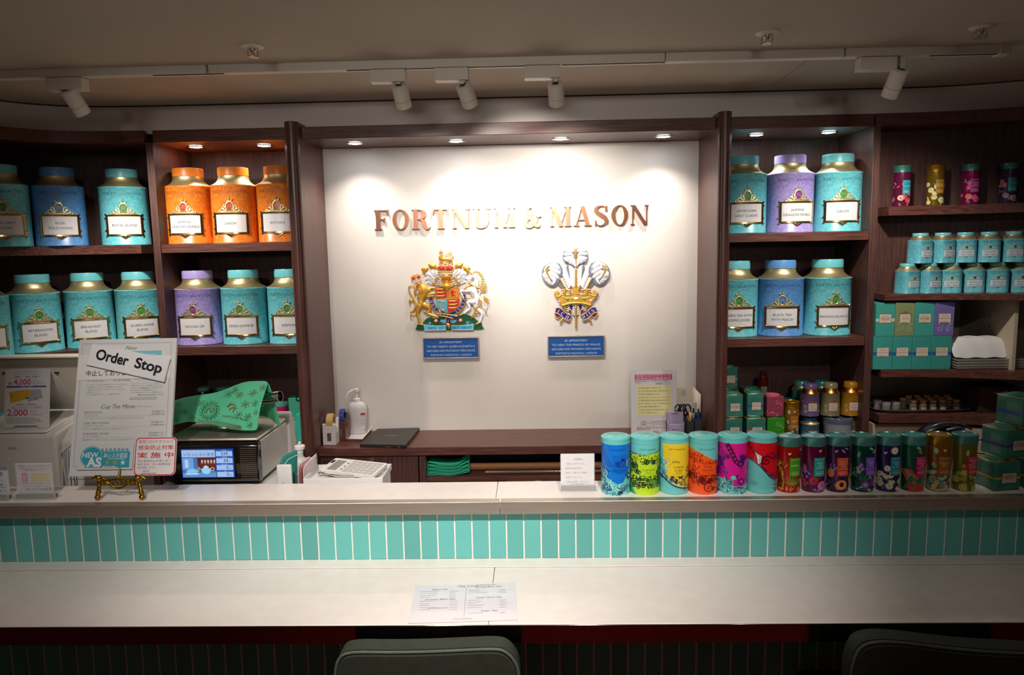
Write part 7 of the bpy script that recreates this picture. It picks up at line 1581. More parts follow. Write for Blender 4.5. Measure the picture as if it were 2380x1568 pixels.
# poster in a clear stand
PY = 2.80; a = at(1469, 1010, Y=PY); b = at(1573, 1008, Y=PY + .006); z1_ = at(1516, 863.5, Y=PY + .02).z
t = thing('safety_poster', 'white Japanese poster with pink heading and yellow box at the right of the back counter', 'poster', ((a.x + b.x) / 2, PY, ZC))
Q = Plane((a.x - .002, PY, ZC + .002), (b.x - a.x, .0, 0), (0, .03, z1_ - ZC)); w = b.x - a.x + .002; h = sqrt(.03 ** 2 + (z1_ - ZC) ** 2)
g = G(); Q.slab(g, R4(w, h), -.0012, 0); g.build('sheet', mat('#dfd9da', .4), t, world=True); g = G(); Q.slab(g, R4(w + .004, h + .003, -.002, -.001), -.005, -.0016); g.build('stand_back', mat('#b9dcd8', .1, alpha=.3), t, world=True)
g = G(); g.box(a.x, b.x, PY - .02, PY + .06, ZC, ZC + .0018); g.build('stand_foot', mat('#b9dcd8', .1, alpha=.3), t, world=True)
p = P(); pk = '#cf4a7c'; k = '#4c4a50'
p.rect(w * .09, h * .865, w * .91, h * .945, pk, 1); p.text('新型コロナウイルス', w / 2, h * .912, .008, '#f2dce6', 2, width=w * .76); p.text('感染防止対策実施中', w / 2, h * .874, .008, '#f2dce6', 2, width=w * .76)
p.text('感染防止対策として、次の取り組みを実施して', w * .09, h * .835, .006, k, 1, 'L', width=w * .78); p.text('います。', w * .09, h * .812, .006, k, 1, 'L', width=w * .14); p.frame(w * .54, h * .795, w * .88, h * .817, .0005, k, 1); p.text('施設番号', w * .63, h * .800, .005, k, 2, width=w * .12)
p.rrect(w * .13, h * .33, w * .90, h * .775, .008, '#e8e0a4', 1)
for i, s in enumerate(['発熱者等の施設への入場を防止します。', '３つの密（密閉・密集・密接）の回避を徹底します。', '飲沫感染、接触感染を防止します。', '従業員の感染防止対策、マスクの着用、手洗いなど「新しい生活様式」を実践します。', '店舗施設の換気対策、消毒や衛生対策の徹底に努めます。', '店内での密を避け、テーブル・イスの間隔を確保します。', '清掃入場時の体調確認を徹底します。', '出勤前の人が集まる場での感染防止を徹底します。']):
    y = h * (.735 - i * .047); p.frame(w * .17, y, w * .195, y + h * .016, .0005, '#5a7a3a', 2); p.stroke([(w * .175, y + h * .01), (w * .182, y + h * .004), (w * .20, y + h * .02)], .0006, '#3a5a2a', 2.5, 1); p.text(s, w * .21, y, .0052, '#5a5240', 2, 'L', width=w * min(.66, len(s) * .026))
p.text('その他、以下の取組を行います。', w * .17, h * .365, .005, '#5a5240', 2, 'L', width=w * .38); p.frame(w * .16, h * .295, w * .87, h * .36, .0004, '#8a845a', 2)
for y0_, s, s2 in ((.215, '認定日', '2021年4月9日'), (.175, '施設名', 'フォートナム&メイソン')): p.frame(w * .20, h * y0_, w * .92, h * (y0_ + .038), .0004, k, 1); p.text(s, w * .28, h * (y0_ + .01), .006, k, 1, width=w * .10); p.text(s2, w * .62, h * (y0_ + .01), .006, k, 1, width=w * .36)
p.text('愛知県は、感染防止対策に取り組む安全・安心', w * .12, h * .135, .006, '#34345a', 1, 'L', width=w * .76); p.text('施設を応援します。', w * .12, h * .112, .006, '#34345a', 1, 'L', width=w * .30); p.text('愛知県', w * .54, h * .075, .007, k, 1); p.rect(w * .42, h * .060, w * .66, h * .066, '#3a4a9a', 1)
p.build('poster_print', Q.fn(), PM, t, world=True)
# lilac organiser with scissors
a = at(1552, 1012, Y=2.77); b = at(1590, 1012, Y=2.77); zo = at(1570, 953, Y=2.80).z; t = thing('pen_organiser', 'lilac plastic pen organiser in front of the poster', 'organiser', ((a.x + b.x) / 2, 2.79, ZC)); LIL = mat('#b7aac6', .35, 0, 'lilac_plastic')
w = b.x - a.x; g = G()
zm = ZC + (zo - ZC) * .62
g.box(a.x, b.x, 2.768, 2.770, ZC, zm - .006); g.box(a.x, b.x, 2.790, 2.792, ZC, zo - .004); g.box(a.x, b.x, 2.822, 2.824, ZC, zo + .002); g.box(a.x, a.x + .002, 2.768, 2.824, ZC, zm); g.box(b.x - .002, b.x, 2.768, 2.824, ZC, zm); g.box(a.x, a.x + .002, 2.79, 2.824, ZC, zo); g.box(b.x - .002, b.x, 2.79, 2.824, ZC, zo - .008); g.box(a.x, b.x, 2.768, 2.824, ZC, ZC + .003)
g.build('organiser_body', LIL, t, world=True, bevel=.0008)
p = P(); p.text('消毒済み', w / 2, zo - ZC - .014, .007, '#5a5468', 1, width=w * .5); p.build('label', on_plane((a.x, 2.79, ZC), (1, 0, 0), (0, 0, 1)), PM, t, world=True); p = P(); p.text('使用済み', w / 2, (zm - ZC) * .55, .007, '#5a5468', 1, width=w * .5); p.build('label', on_plane((a.x, 2.768, ZC), (1, 0, 0), (0, 0, 1)), PM, t, world=True)
def scissors(u, v, Y, lab, s=1.):
    c = at(u, v, Y=Y); t = thing('scissors', lab, 'scissors', tuple(c)); g = G()
    for sx, tl in ((-.011, .25), (.011, -.2)):
        pts = [(c.x + s * (sx + .010 * cos(k * pi / 6) + tl * .016 * sin(k * pi / 6)), Y, c.z + s * (.018 * sin(k * pi / 6))) for k in range(13)]; g.tube(pts, .0032 * s, 8)
    g.tube([(c.x - .008 * s, Y, c.z - .014 * s), (c.x + .002, Y, c.z - .034 * s)], .004 * s, 8); g.tube([(c.x + .010 * s, Y + .002, c.z - .014 * s), (c.x, Y + .002, c.z - .034 * s)], .004 * s, 8); g.build('handles', BLACK, t, world=True, sm=60)
    g = G(); g.tube([(c.x + .001, Y, c.z - .032 * s), (c.x - .006, Y, c.z - .070 * s)], [.003 * s, .001], 6, .4); g.tube([(c.x + .001, Y + .002, c.z - .032 * s), (c.x + .004, Y + .002, c.z - .070 * s)], [.003 * s, .001], 6, .4); g.build('blades', CHROME, t, world=True)
scissors(1593, 950, 2.806, 'black handled scissors standing in the lilac organiser'); scissors(1579, 948, 2.812, 'second pair of black scissors in the lilac organiser, mostly behind', .8)
# dark holders
for (u0, u1, v, lab) in ((1596, 1613, 980, 'dark grey box holder with a tape roll beside the lilac organiser'), (1614, 1631, 975, 'dark grey box holder with blue pens against the right pillar')):
    a, b = at(u0, 1012, Y=2.78), at(u1, 1012, Y=2.78); zt_ = at(u0, v, Y=2.78).z; t = thing('box_holder', lab, 'holder', ((a.x + b.x) / 2, 2.80, ZC)); g = G()
    g.box(a.x, b.x, 2.78, 2.782, ZC, zt_); g.box(a.x, b.x, 2.838, 2.84, ZC, zt_ + .004); g.box(a.x, a.x + .002, 2.78, 2.84, ZC, zt_ + .002); g.box(b.x - .002, b.x, 2.78, 2.84, ZC, zt_ + .002); g.box(a.x, b.x, 2.78, 2.84, ZC, ZC + .003); g.build('holder_body', mat('#3c3c44', .5), t, world=True, bevel=.0006)
a = at(1602, 968, Y=2.81); g = G(); T = Matrix.Translation(a) @ Matrix.Rotation(pi / 2, 4, 'Y'); g.lathe([(.014, -.004), (.022, -.004), (.022, .004), (.014, .004), (.014, -.004)], 28, T=T, cap=False); tag(g.build('tape_roll', mat('#c8a46a', .4)), 'small tan tape roll standing in the dark grey holder', 'tape')
for i, (u, v, c, nm) in enumerate(((1618, 958, '#22409a', 'blue'), (1623, 950, '#2a5ac8', 'bright blue'), (1612, 948, '#c8c4c0', 'white'), (1627, 958, '#1a2a5a', 'navy'))):
    a = at(u, v, Y=2.81); t = thing('pen', f'{nm} pen standing in the dark holder by the right pillar', 'pen', (a.x, 2.81, ZC + .004)); G().cyl((0, 0, 0), (0, 0, (a.z - ZC) * .8), .0032, n=10).build('barrel', mat(c, .35), t); G().cyl((0, 0, (a.z - ZC) * .8), (0, 0, a.z - ZC - .004), .0036, .003, 10).build('cap', mat('#1c1c30', .35), t)
# cream carton behind
a, b = at(1574, 1000, Y=2.86), at(1626, 1000, Y=2.86); z_ = at(1590, 910, Y=2.86).z; t = thing('cream_carton', 'open cream card carton behind the pen holders', 'carton', ((a.x + b.x) / 2, 2.89, ZC)); CR_ = mat('#cbbfae', .6, 0, 'cream_card')
g = G(); g.box(a.x, b.x - .012, 2.925, 2.928, ZC, z_ + .004); g.build('back_wall', CR_, t, world=True); g = G(); g.box(a.x, b.x - .012, 2.86, 2.863, ZC, ZC + (z_ - ZC) * .74); g.build('front_wall', mat('#d2cdca', .6), t, world=True)
g = G(); g.add([(b.x - .012, 2.925, ZC), (b.x - .012, 2.925, z_ + .006), (b.x + .002, 2.855, z_ - .012), (b.x + .002, 2.855, ZC)], [(0, 1, 2, 3)]); g.build('side_wall', CR_, t, world=True, solid=.003)
p = P(); p.rect(.028, .012, .048, .032, '#a8a4b0', 1); p.rect(.008, .014, .026, .030, '#c9bd98', 1); p.build('carton_print', on_plane((a.x, 2.925, z_ - .04), (1, 0, 0), (0, 0, 1)), PM, t, world=True)

# ================================================================== UNDER THE BACK COUNTER
zs = at(1100, 1107, Y=2.72).z
GRB = mat('#2fae8a', .5, 0, 'green_paper')
x0_, x1_ = at(994, 1100, Y=2.74).x, at(1092, 1100, Y=2.74).x
for i in range(4):
    z = zs + .0015 + i * .0105; t = thing('folded_bag', f'{["lowest", "second lowest", "third", "topmost"][i]} folded green paper bag in the pile under the back counter', 'paper bag', ((x0_ + x1_) / 2, 2.8, z), group='folded green bags'); w = x1_ - x0_
    pts = [(0, 0), (w * .25, .002), (w * .5, -.0005), (w * .75, .004), (w * (.98 - i * .01), .012), (w * .96, .018 + i * .004), (w * .75, .009), (w * .5, .004), (w * .25, .007), (w * .02, .007 + i * .002)]
    if i > 1: pts = [(a_, b_ + (.004 + .002 * i) * max(0, abs(a_ / w - .5) - .1)) for a_, b_ in pts]
    rows = [[(x0_ + a_, y, z + b_) for a_, b_ in smooth(pts, 2, True)] for y in (2.735 + i * .004, 2.90)]
    for r_ in rows: r_.append(r_[0])
    G().sheet(rows).build('paper_fold', GRB, t, world=True, solid=.0008)
a, b = at(1060, 1094, Y=2.80), at(1560, 1080, Y=2.80); g = G(); g.cyl((a.x, 2.80, zs + .0165), (.60, 2.80, zs + .0165), .0155, n=24)
t = thing('paper_roll', 'long brown kraft paper roll under the back counter', 'paper roll', (.2, 2.8, zs + .001)); g.build('roll', mat('#8a5a32', .6), t, world=True)
a, b = at(1128, 1107, Y=2.745), at(1310, 1098, Y=2.745); g = G(); g.cyl((a.x, 2.752, zs + .0075), (.5, 2.752, zs + .0075), .006, n=16); t = thing('film_roll', 'thin clear film roll in front of the brown paper roll', 'film roll', (.1, 2.752, zs + .001)); g.build('film', mat('#7d6a5a', .15, .3), t, world=True)
a, b = at(1175, 1112, Y=2.70), at(1330, 1120, Y=2.70); g = G(); g.add([(a.x, 2.73, a.z - .004), (b.x, 2.73, a.z - .018), (b.x, 2.73, a.z - .10), (a.x, 2.73, a.z - .10)], [(0, 1, 2, 3)]); 
tag(g.build('paper_sheet', PAPER, None, solid=.001), 'white printed sheet standing below the brown roll, top edge showing', 'paper')

# ================================================================== LEFT BAY, LOWEST COMPARTMENT
for i, (u, lab) in enumerate(((472, 'lidded jar in the dark left compartment, the left one of two'), (518, 'lidded jar in the dark left compartment, the right one of two'))):
    x = at(u, 905, Y=2.93).x; z = at(u, 898, Y=2.93).z - ZC; t = thing('storage_jar', lab, 'jar', (x, 2.93, ZC)); G().lathe([(.026, 0), (.028, .004), (.028, z - .03), (.022, z - .016)], 24).build('jar_body', mat('#1c1a17', .2), t); G().lathe([(.026, z - .016), (.027, z - .012), (.027, z), (.0001, z)], 24).build('lid', mat('#4f8078', .4), t)
x = at(654, 950, Y=2.82).x; z = at(654, 934, Y=2.82).z - ZC; t = thing('pink_tin', 'round magenta tin with a teal lid in the dark left compartment', 'tin', (x, 2.82, ZC)); G().lathe([(.027, 0), (.028, .002), (.028, z - .012)], 32).build('tin_body', mat('#c8185f', .3), t); G().lathe([(.029, z - .013), (.029, z), (.0001, z)], 32).build('lid', mat('#5fa8a2', .35), t)
def tea_box(x0, x1, y0, y1, z0, z1, c, lab, group, band=None, words=None, name='tea_box', pagoda=False, fl=None):
    t = thing(name, lab, 'tea box', ((x0 + x1) / 2, (y0 + y1) / 2, z0), group=group); w, h = x1 - x0, z1 - z0; G().box(-w / 2, w / 2, -(y1 - y0) / 2, (y1 - y0) / 2, 0, h).build('carton', noise_mat('carton_' + c[1:], c, c, (1, 1, 1), 30, .3, .7, .4), t, bevel=.0008)
    p = P(); rr = random.Random(int(abs(x0) * 1000))
    if band: p.rect(-w / 2, h * .44, w / 2, h * .53, band, 1)
    if fl:
        for s in (-1, 1): p.spiral(s * w * .25, h * .22, w * .15, 1 + s, 1.2 * s, w * .03, fl, 2); p.leaf(s * w * .3, h * .34, w * .18, pi / 2 + s * .4, fl, 2, .4); p.leaf(s * w * .1, h * .18, w * .16, -pi / 2 + s, fl, 2, .5)
    if words:
        x_, y0_, y1_ = w * .31, h * .40, h * .66
        if pagoda: p.poly([(-w * .36, y1_), (w * .36, y1_), (w * .12, y1_ + h * .05), (0, y1_ + h * .10), (-w * .12, y1_ + h * .05)], '#8a5a2c', 2); x_ = w * .27
        p.rect(-x_ - .001, y0_ - .001, x_ + .001, y1_ + .001, '#6a5236', 2); p.rect(-x_, y0_, x_, y1_, '#d0c0ae', 3); n = len(words)
        p.text('Famous Teas', 0, y1_ - h * .07, .005, '#6a5a4a', 4, shear=.3, width=x_ * 1.1)
        for i, s in enumerate(words): p.serif(s, 0, (y0_ + y1_) / 2 - .003 + (n - 1) * .003 - i * .006 , .0038, '#5a4a40', 4, width=min(x_ * 1.7, len(s) * .0048))
        p.lines(-x_ * .6, x_ * .6, [y0_ + h * .025], .0018, '#6a5a4a', 4)
    p.build('printed_label', on_plane((0, -(y1 - y0) / 2, 0), (1, 0, 0), (0, 0, 1)), PM, t); return t
a, b = at(674, 1000, Y=2.80), at(702, 1000, Y=2.80); tea_box(a.x, b.x, 2.80, 2.86, ZC, at(680, 925, Y=2.80).z, '#3fa584', 'tall patterned green carton behind the plain turquoise box at the left pillar', None, None, None, 'patterned_carton', fl='#2a7a60')
a, b = at(690, 1026, Y=2.725), at(712, 1026, Y=2.725); slab_thing('turquoise_box', 'plain turquoise box standing against the left pillar', 'box', a.x, b.x, 2.725, 2.775, ZC, at(690, 963, Y=2.725).z, mat('#35b8a4', .45), .001, 'carton')
scissors(700, 922, 2.80, 'black scissors beside the left pillar above the turquoise box', .9)
x = at(679, 1010, Y=2.76).x; z = at(679, 972, Y=2.76).z - ZC; t = thing('glass_jar', 'small glass jar with green wrapped sweets beside the turquoise box', 'jar', (x, 2.76, ZC)); G().lathe([(.015, 0), (.017, .002), (.017, z - .012), (.013, z - .008), (.014, z)], 24, cap=False).build('glass', ACR, t)
g = G(); rn = random.Random(8)
for i in range(10): g.ball((rn.uniform(-.007, .007), rn.uniform(-.007, .007), .007 + i * .0045), .0062, 6, 5, 1, .8, .8)
o = g.build('sweets', mat('#1f9a68', .3), t); o['kind'] = 'stuff'

# ================================================================== RIGHT BAY, LOWEST COMPARTMENT
def square_tin(x, y, z, s, h, yaw, lab, band, words, grp, side=False):
    t = thing('square_tea_tin', lab, 'tea tin', (x, y, z), radians(yaw), grp)
    if 'sq' not in SMC: pass
    k = ('sq', round(s, 4), round(h, 4)); GM = noise_mat('green_tin', '#2b6e60', '#3a8072', (1, 1, 1), 22., .35, .65, .22)
    if k not in INC:
        o1 = G().box(-s / 2, s / 2, -s / 2, s / 2, .0015, h - .0015).build('tin_body', GM, t, bevel=.003)
        o2, o4 = [G().box(-s / 2 - .0005, s / 2 + .0005, -s / 2 - .0005, s / 2 + .0005, zz, zz + .0016).build('rim', mat('#c9bf92', .25, .8, 'pale_gold'), t, bevel=.0005) for zz in (0, h - .0015)]
        g = G(); g.lathe([(s * .36, 0), (s * .36, .004), (s * .30, .005), (.0001, .005)], 28, (0, 0, h)); o3 = g.build('round_lid', mat('#2f8a78', .3), t); INC[k] = (o1, o2, o3, o4)
    else:
        for o in INC[k]: share(o, t)
    p = P(); p.rect(-s / 2 + .001, h * .40, s / 2 - .001, h * .49, band, 1); x_ = s * .27; c0 = s * .06
    p.serif('FORTNUM&MASON', c0, h * .80, .005, '#3f8f7a', 1, width=s * .66); p.rect(c0 - x_ - .0012, h * .25, c0 + x_ + .0012, h * .63, '#141c18', 2); p.rect(c0 - x_, h * .265, c0 + x_, h * .615, '#c9bba8', 3)
    p.text('Famous Teas', c0, h * .545, .005, '#5a5248', 4, shear=.3, width=x_ * 1.2)
    for i, w_ in enumerate(words): p.serif(w_, c0, h * (.44 if len(words) == 1 else .47) - i * h * .075, .004, '#4a4238', 4, width=min(x_ * 1.75, len(w_) * .0046))
    p.lines(c0 - x_ * .6, c0 + x_ * .6, (h * .29,), .0018, '#6a6258', 4); rr = random.Random(len(lab))
    for i in range(16): p.leaf(rr.uniform(-s * .45, s * .45), rr.choice([rr.uniform(.03 * h, .2 * h), rr.uniform(.66 * h, .78 * h)]), s * .12, rr.uniform(0, 3.1), '#25735c', .4 + i * .01, .4)
    p.build('printed_front', on_plane((0, -s / 2, 0), (1, 0, 0), (0, 0, 1)), PMG, t)
    if side:
        p = P(); p.rect(-s / 2 + .001, h * .40, s / 2 - .001, h * .49, band, 1); p.lines(-s * .1, s * .36, [h * (.80 - i * .035) for i in range(8)], .0016, '#6fae98', 1); p.lines(-s * .1, s * .36, [h * (.34 - i * .035) for i in range(6)], .0016, '#6fae98', 1)
        p.build('printed_side', on_plane((-s / 2, 0, 0), (0, -1, 0), (0, 0, 1)), PMG, t)
GS = 'green square tea tins in the lower right compartment'
hT = .0865
def sqr(u, Y, row, band, words, lab, yaw=0, s=.066):
    square_tin(at(u, 985, Y=Y).x, Y, ZC + row * (hT + .0055), s, hT, yaw, lab, band, words, GS)
sqr(1700, 2.775, 0, '#7a5aa0', ['EARL GREY'], 'green square tin in the bottom row beside the right pillar'); sqr(1751, 2.775, 0, '#c8702a', ['ASSAM'], 'green square tin in the bottom row with an orange band', s=.072)
sqr(1700, 2.775, 1, '#6a4a9a', ['EARL GREY', 'CLASSIC'], 'green square EARL GREY tin with a purple band on the second row'); sqr(1749, 2.790, 1, '#2a4aa0', ['ROYAL BLEND'], 'green square ROYAL BLEND tin with a blue band on the second row', s=.062)
sqr(1690, 2.86, 1, '#2a7a60', ['TEA'], 'green square tin hidden behind the purple band tin'); sqr(1690, 2.86, 2, '#9a7ac0', ['TEA'], 'topmost green square tin at the right pillar with a lilac band', s=.060)
sqr(1742, 2.885, 1, '#2a7a60', ['TEA'], 'green square tin behind the ROYAL BLEND tin, only its lid showing', s=.07)
# green and maroon cubes
def cube(u, Y, z, s, h, c, c2, yaw, lab):
    t = thing('tea_cube', lab, 'tea box', (at(u, 985, Y=Y).x, Y, z), radians(yaw)); G().box(-s / 2, s / 2, -s / 2, s / 2, 0, h).build('carton', mat(c, .35, name='cube_' + c[1:]), t, bevel=.0015)
    G().lathe([(s * .4, h), (s * .4, h + .004), (.0001, h + .004)], 24).build('lid', mat(c2, .4), t); p = P(); rr = random.Random(3)
    for i in range(14): p.leaf(s * .22 + rr.uniform(-.012, .012), h * .62 + rr.uniform(-.012, .012), .006, rr.uniform(0, 6.2), c2, 1 + i * .02, .6)
    if u < 1800 and z > ZC + .01:
        for i in range(16): f = i / 15; p.leaf(-s * .45 + f * s * .6, h * .1 + rr.uniform(0, .02) * (1 - f), .006, rr.uniform(0, 6.2), c2, 1 + i * .02, .6)
    p.build('printed_front', on_plane((0, -s / 2, 0), (1, 0, 0), (0, 0, 1)), PM, t)
cube(1797, 2.785, ZC, .066, .085, '#2f8a1c', '#7fc070', 0, 'bright green square tea box under the maroon one'); cube(1793, 2.785, ZC + .0895, .066, .078, '#8a3a50', '#e0647a', 4, 'maroon square tea box with pink flowers on top of the green box')
yq = 2.775; infusion(at(1838, 985, Y=yq).x, yq, ZC, 0, 'gold tall infusion tin with a brown label in the lower right compartment', 'tall tins behind the ledge row', '#a06a18', '#a8641c', ['ENGLISH', 'MINT'], art_mint, True)
# ornate copper caddy at back
x = at(1773, 900, Y=2.90).x; t = thing('lantern_caddy', 'small copper red caddy with a green label, alone at the back of the compartment', 'tea caddy', (x, 2.90, at(1773, 925, Y=2.90).z)); zt_ = at(1773, 864, Y=2.90).z - at(1773, 925, Y=2.90).z
G().lathe([(.020, 0), (.021, .002), (.018, .006), (.020, .012), (.020, zt_ * .72), (.021, zt_ * .75), (.016, zt_ * .80), (.014, zt_ * .86)], 24).build('caddy_body', mat('#7a2418', .25, .5), t); G().lathe([(.016, zt_ * .86), (.016, zt_ * .9), (.012, zt_ * .92), (.012, zt_), (.0001, zt_)], 24).build('lid', mat('#5a1a14', .25, .5), t)
p = P(); p.rect(-.013, zt_ * .12, .013, zt_ * .48, '#7f9a86', 1); p.lines(-.009, .009, [zt_ * (.40 - i * .06) for i in range(4)], .0022, '#4a5a4a', 2); p.build('label', on_cyl(.020), PM, t, du=.004); G().cyl((0, 0, ZC - t.location.z), (0, 0, 0), .020, n=20).build('pedestal', mat('#14100e', .5), t)
# round caddies with shoulders
def round_caddy(u, vb, vt, Y, r, c, sh, lab, z0=None, label=True, lidc=None):
    x = at(u, vb, Y=Y).x; z = z0 if z0 is not None else at(u, vb, Y=Y - r).z; H = at(u, vt, Y=Y).z - z; t = thing('round_tea_caddy', lab, 'tea caddy', (x, Y, z), group='round shouldered caddies')
    G().lathe([(r, 0), (r * 1.02, .001), (r, .003), (r, H * .70), (r * 1.03, H * .715)], 36).build('caddy_body', mat(c, .28, .35, name='caddy_' + c[1:]), t); G().lathe([(r * 1.03, H * .715), (r * .92, H * .75), (r * .80, H * .79), (r * .74, H * .84)], 36).build('shoulder', sh, t, sm=60)
    G().lathe([(r * .70, H * .84), (r * .74, H * .85), (r * .74, H * .97), (r * .68, H), (r * .4, H * 1.01), (.0001, H * 1.01)], 32).build('lid', mat(lidc or c, .28, .35), t)
    if label:
        p = P(); L_ = r * .46; p.poly([(-L_ * 1.1, H * .42), (L_ * 1.1, H * .42), (0, H * .50)], '#8a4a1c', 1); p.rect(-L_ * 1.06, H * .16, L_ * 1.06, H * .43, '#7a4a28', 1); p.rect(-L_, H * .17, L_, H * .42, '#c8b8a8', 2); p.lines(-L_ * .7, L_ * .7, [H * (.36 - i * .05) for i in range(4)], .0024, '#6a5a50', 3)
        for s in (-1, 1): p.spiral(s * r * .85, H * .16, r * .22, 1, 1.2 * s, .0018, '#cdb98a', 1); p.spiral(s * r * .80, H * .32, r * .16, 3, -1.2 * s, .0014, '#cdb98a', 1)
        p.build('label', on_cyl(r), PMG, t, du=.005)
CU = mat('#b87838', .3, 1., 'copper_shoulder')
round_caddy(1881, 1010, 968, 2.77, .0345, '#3d5f78', GOLD, 'blue round caddy in the bottom row under the purple one', z0=ZC); zlo = ZC + (at(1881, 966, Y=2.77).z - ZC) * 1.0
round_caddy(1881, 962, 891, 2.765, .0345, '#6d5a86', CU, 'purple round caddy with a copper shoulder', z0=zlo + .006); round_caddy(1928, 962, 889, 2.765, .0345, '#8a8260', CU, 'olive round caddy with a copper shoulder', z0=zlo + .006); round_caddy(1975, 960, 887, 2.765, .0345, '#b07a20', CU, 'gold round caddy with a copper shoulder', z0=zlo + .006)
round_caddy(1928, 1010, 968, 2.83, .034, '#4a4a58', GOLD, 'dark round caddy hidden behind the clear tub', z0=ZC); round_caddy(1974, 1010, 968, 2.78, .033, '#5a5a50', GOLD, 'dark round caddy at the right of the clear tub', z0=ZC)
round_caddy(1861, 940, 884, 2.90, .036, '#52b8ba', GOLD, 'turquoise caddy behind the purple round caddy', z0=zlo - .01, label=False); round_caddy(1908, 940, 884, 2.90, .036, '#52b8ba', GOLD, 'turquoise caddy behind and between the purple and olive caddies', z0=zlo - .01, label=False)
for u in (1861, 1908): G().box(at(u, 985, Y=2.9).x - .03, at(u, 985, Y=2.9).x + .03, 2.87, 2.93, ZC, zlo - .010).build('riser', mat('#1a1412', .6)) and None
for o in [o for o in bpy.data.objects if o.name.startswith('riser')]: tag(o, 'dark riser block under the turquoise caddy ' + ('behind the purple caddy' if o.name == 'riser' else 'between purple and olive caddies'), 'riser')
x = at(1822, 940, Y=2.86).x; t = thing('turquoise_round_tin', 'turquoise round tin with a domed lid behind the maroon box', 'tin', (x, 2.86, ZC)); zt_ = at(1822, 925, Y=2.86).z - ZC; G().lathe([(.034, 0), (.035, .002), (.035, zt_ - .02)], 32).build('tin_body', mat('#2f8a88', .3), t); G().lathe([(.036, zt_ - .02), (.036, zt_ - .006), (.030, zt_), (.0001, zt_ + .002)], 32).build('lid', mat('#4a9a9c', .3, .4), t)
# clear tub
x = at(1946, 1000, Y=2.755).x; zt_ = at(1946, 970, Y=2.755).z - ZC; t = thing('clear_tub', 'round clear plastic tub with a lid in front of the caddies', 'tub', (x, 2.755, ZC))
G().lathe([(.040, 0), (.046, .004), (.052, zt_ - .012), (.053, zt_ - .012), (.047, .003), (.0, .001)], 36, cap=False).build('tub_wall', mat('#c4c8d2', .08, alpha=.32), t); G().lathe([(.054, zt_ - .014), (.055, zt_ - .004), (.052, zt_ + .004), (.046, zt_ + .006), (.040, zt_ + .001), (.0001, zt_ + .001)], 36).build('tub_lid', mat('#5a6074', .12, alpha=.75), t)
g = G(); rn = random.Random(9)
for i in range(24): g.box(rn.uniform(-.032, .016), 0, 0, 0, 0, 0) if False else g.ball((rn.uniform(-.028, .028), rn.uniform(-.028, .028), rn.uniform(.008, zt_ * .5)), .008, 6, 5, 1, 1, .6)
o = g.build('sachets', mat('#5a3a34', .5), t); o['kind'] = 'stuff'

# ================================================================== RIGHT CURVED BAY
bx = [(2038, 2087), (2087, 2133), (2133, 2178), (2178, 2217)]
rows_ = [(0, [('#3a9088', None, ['ROYAL BLEND'], 0, None)] * 4), (1, [('#3f988c', '#c8c0b0', ['BREAKFAST', 'BLEND'], 0, None), ('#7c8a62', None, ['ASSAM'], 1, '#aeb48c'), ('#3f988c', '#3aa0a0', ['EARL GREY', 'CLASSIC'], 0, None), ('#6f62a0', None, ['DARJEELING'], 0, '#a8b4d8')])]
nm = ['first', 'second', 'third', 'fourth']
bh = .1235
for r_, lst in rows_:
    for i, (c, band, words, pg, fl) in enumerate(lst):
        xa = 1.2655 + i * .0695 - (1 - r_) * .004; yy = 2.712 - i * .004
        lab = f'teal ROYAL BLEND tea carton, {nm[i]} from the left in the bottom row' if r_ == 0 else ['teal BREAKFAST BLEND tea carton in the top row', 'olive tea carton with a pagoda label in the top row', 'teal EARL GREY tea carton in the top row', 'lilac tea carton with pale scrolls in the top row'][i]
        tea_box(xa, xa + .0688, yy, yy + .09, ZR3 + .0003 + r_ * (bh + .0006), ZR3 + r_ * (bh + .0006) + bh, c, lab, 'tea cartons stacked on the right shelf', band or ('#1c5a9a' if r_ == 0 else None), words, 'tea_carton', bool(pg), fl)
# trays and napkin
x0_, x1_ = 1.548, at(2378, 830, Y=2.69).x + .04
for i in range(4):
    z = ZR3 + .0006 + i * .0102; t = thing('white_tray', f'{["bottom", "second lowest", "third", "topmost"][i]} white plastic tray of the stack right of the tea cartons', 'tray', ((x0_ + x1_) / 2, 2.75, z), group='stacked white trays')
    g = G(); w, d = (x1_ - x0_) / 2, .075; g.box(-w + .008, w - .008, -d + .008, d - .008, 0, .002)
    vs = [(sx * (w - .008), sy * (d - .008), .002) for sx, sy in ((-1, -1), (1, -1), (1, 1), (-1, 1))] + [(sx * w, sy * d, .009) for sx, sy in ((-1, -1), (1, -1), (1, 1), (-1, 1))] + [(sx * w, sy * d, .0075) for sx, sy in ((-1, -1), (1, -1), (1, 1), (-1, 1))] + [(sx * (w - .009), sy * (d - .009), 0) for sx, sy in ((-1, -1), (1, -1), (1, 1), (-1, 1))]
    g.add(vs, [(a_ * 4 + k, a_ * 4 + (k + 1) % 4, a_ * 4 + 4 + (k + 1) % 4, a_ * 4 + 4 + k) for a_ in range(3) for k in range(4)]); g.build('tray_body', mat('#cfcac2', .4), t, bevel=.0006)
zt0 = ZR3 + .0006 + 3 * .0102 + .0095; rn = random.Random(12); rows = []
xa, xb = at(2214, 800, Y=2.70).x, at(2342, 800, Y=2.70).x; zt_ = at(2280, 784, Y=2.72).z
for j in range(7):
    f = j / 6; rows.append([(xa + (xb - xa) * i / 10, 2.69 + .09 * f, zt0 + (zt_ - zt0) * (min(1, f * 2.6) ** .7) * (1 if 0 < i < 10 else .9) * (1 - .18 * (i == 0)) + .003 * sin(i * 1.9 + j)) for i in range(11)])
rows.append([(x, y + .004, zt0) for x, y, z in rows[-1]])
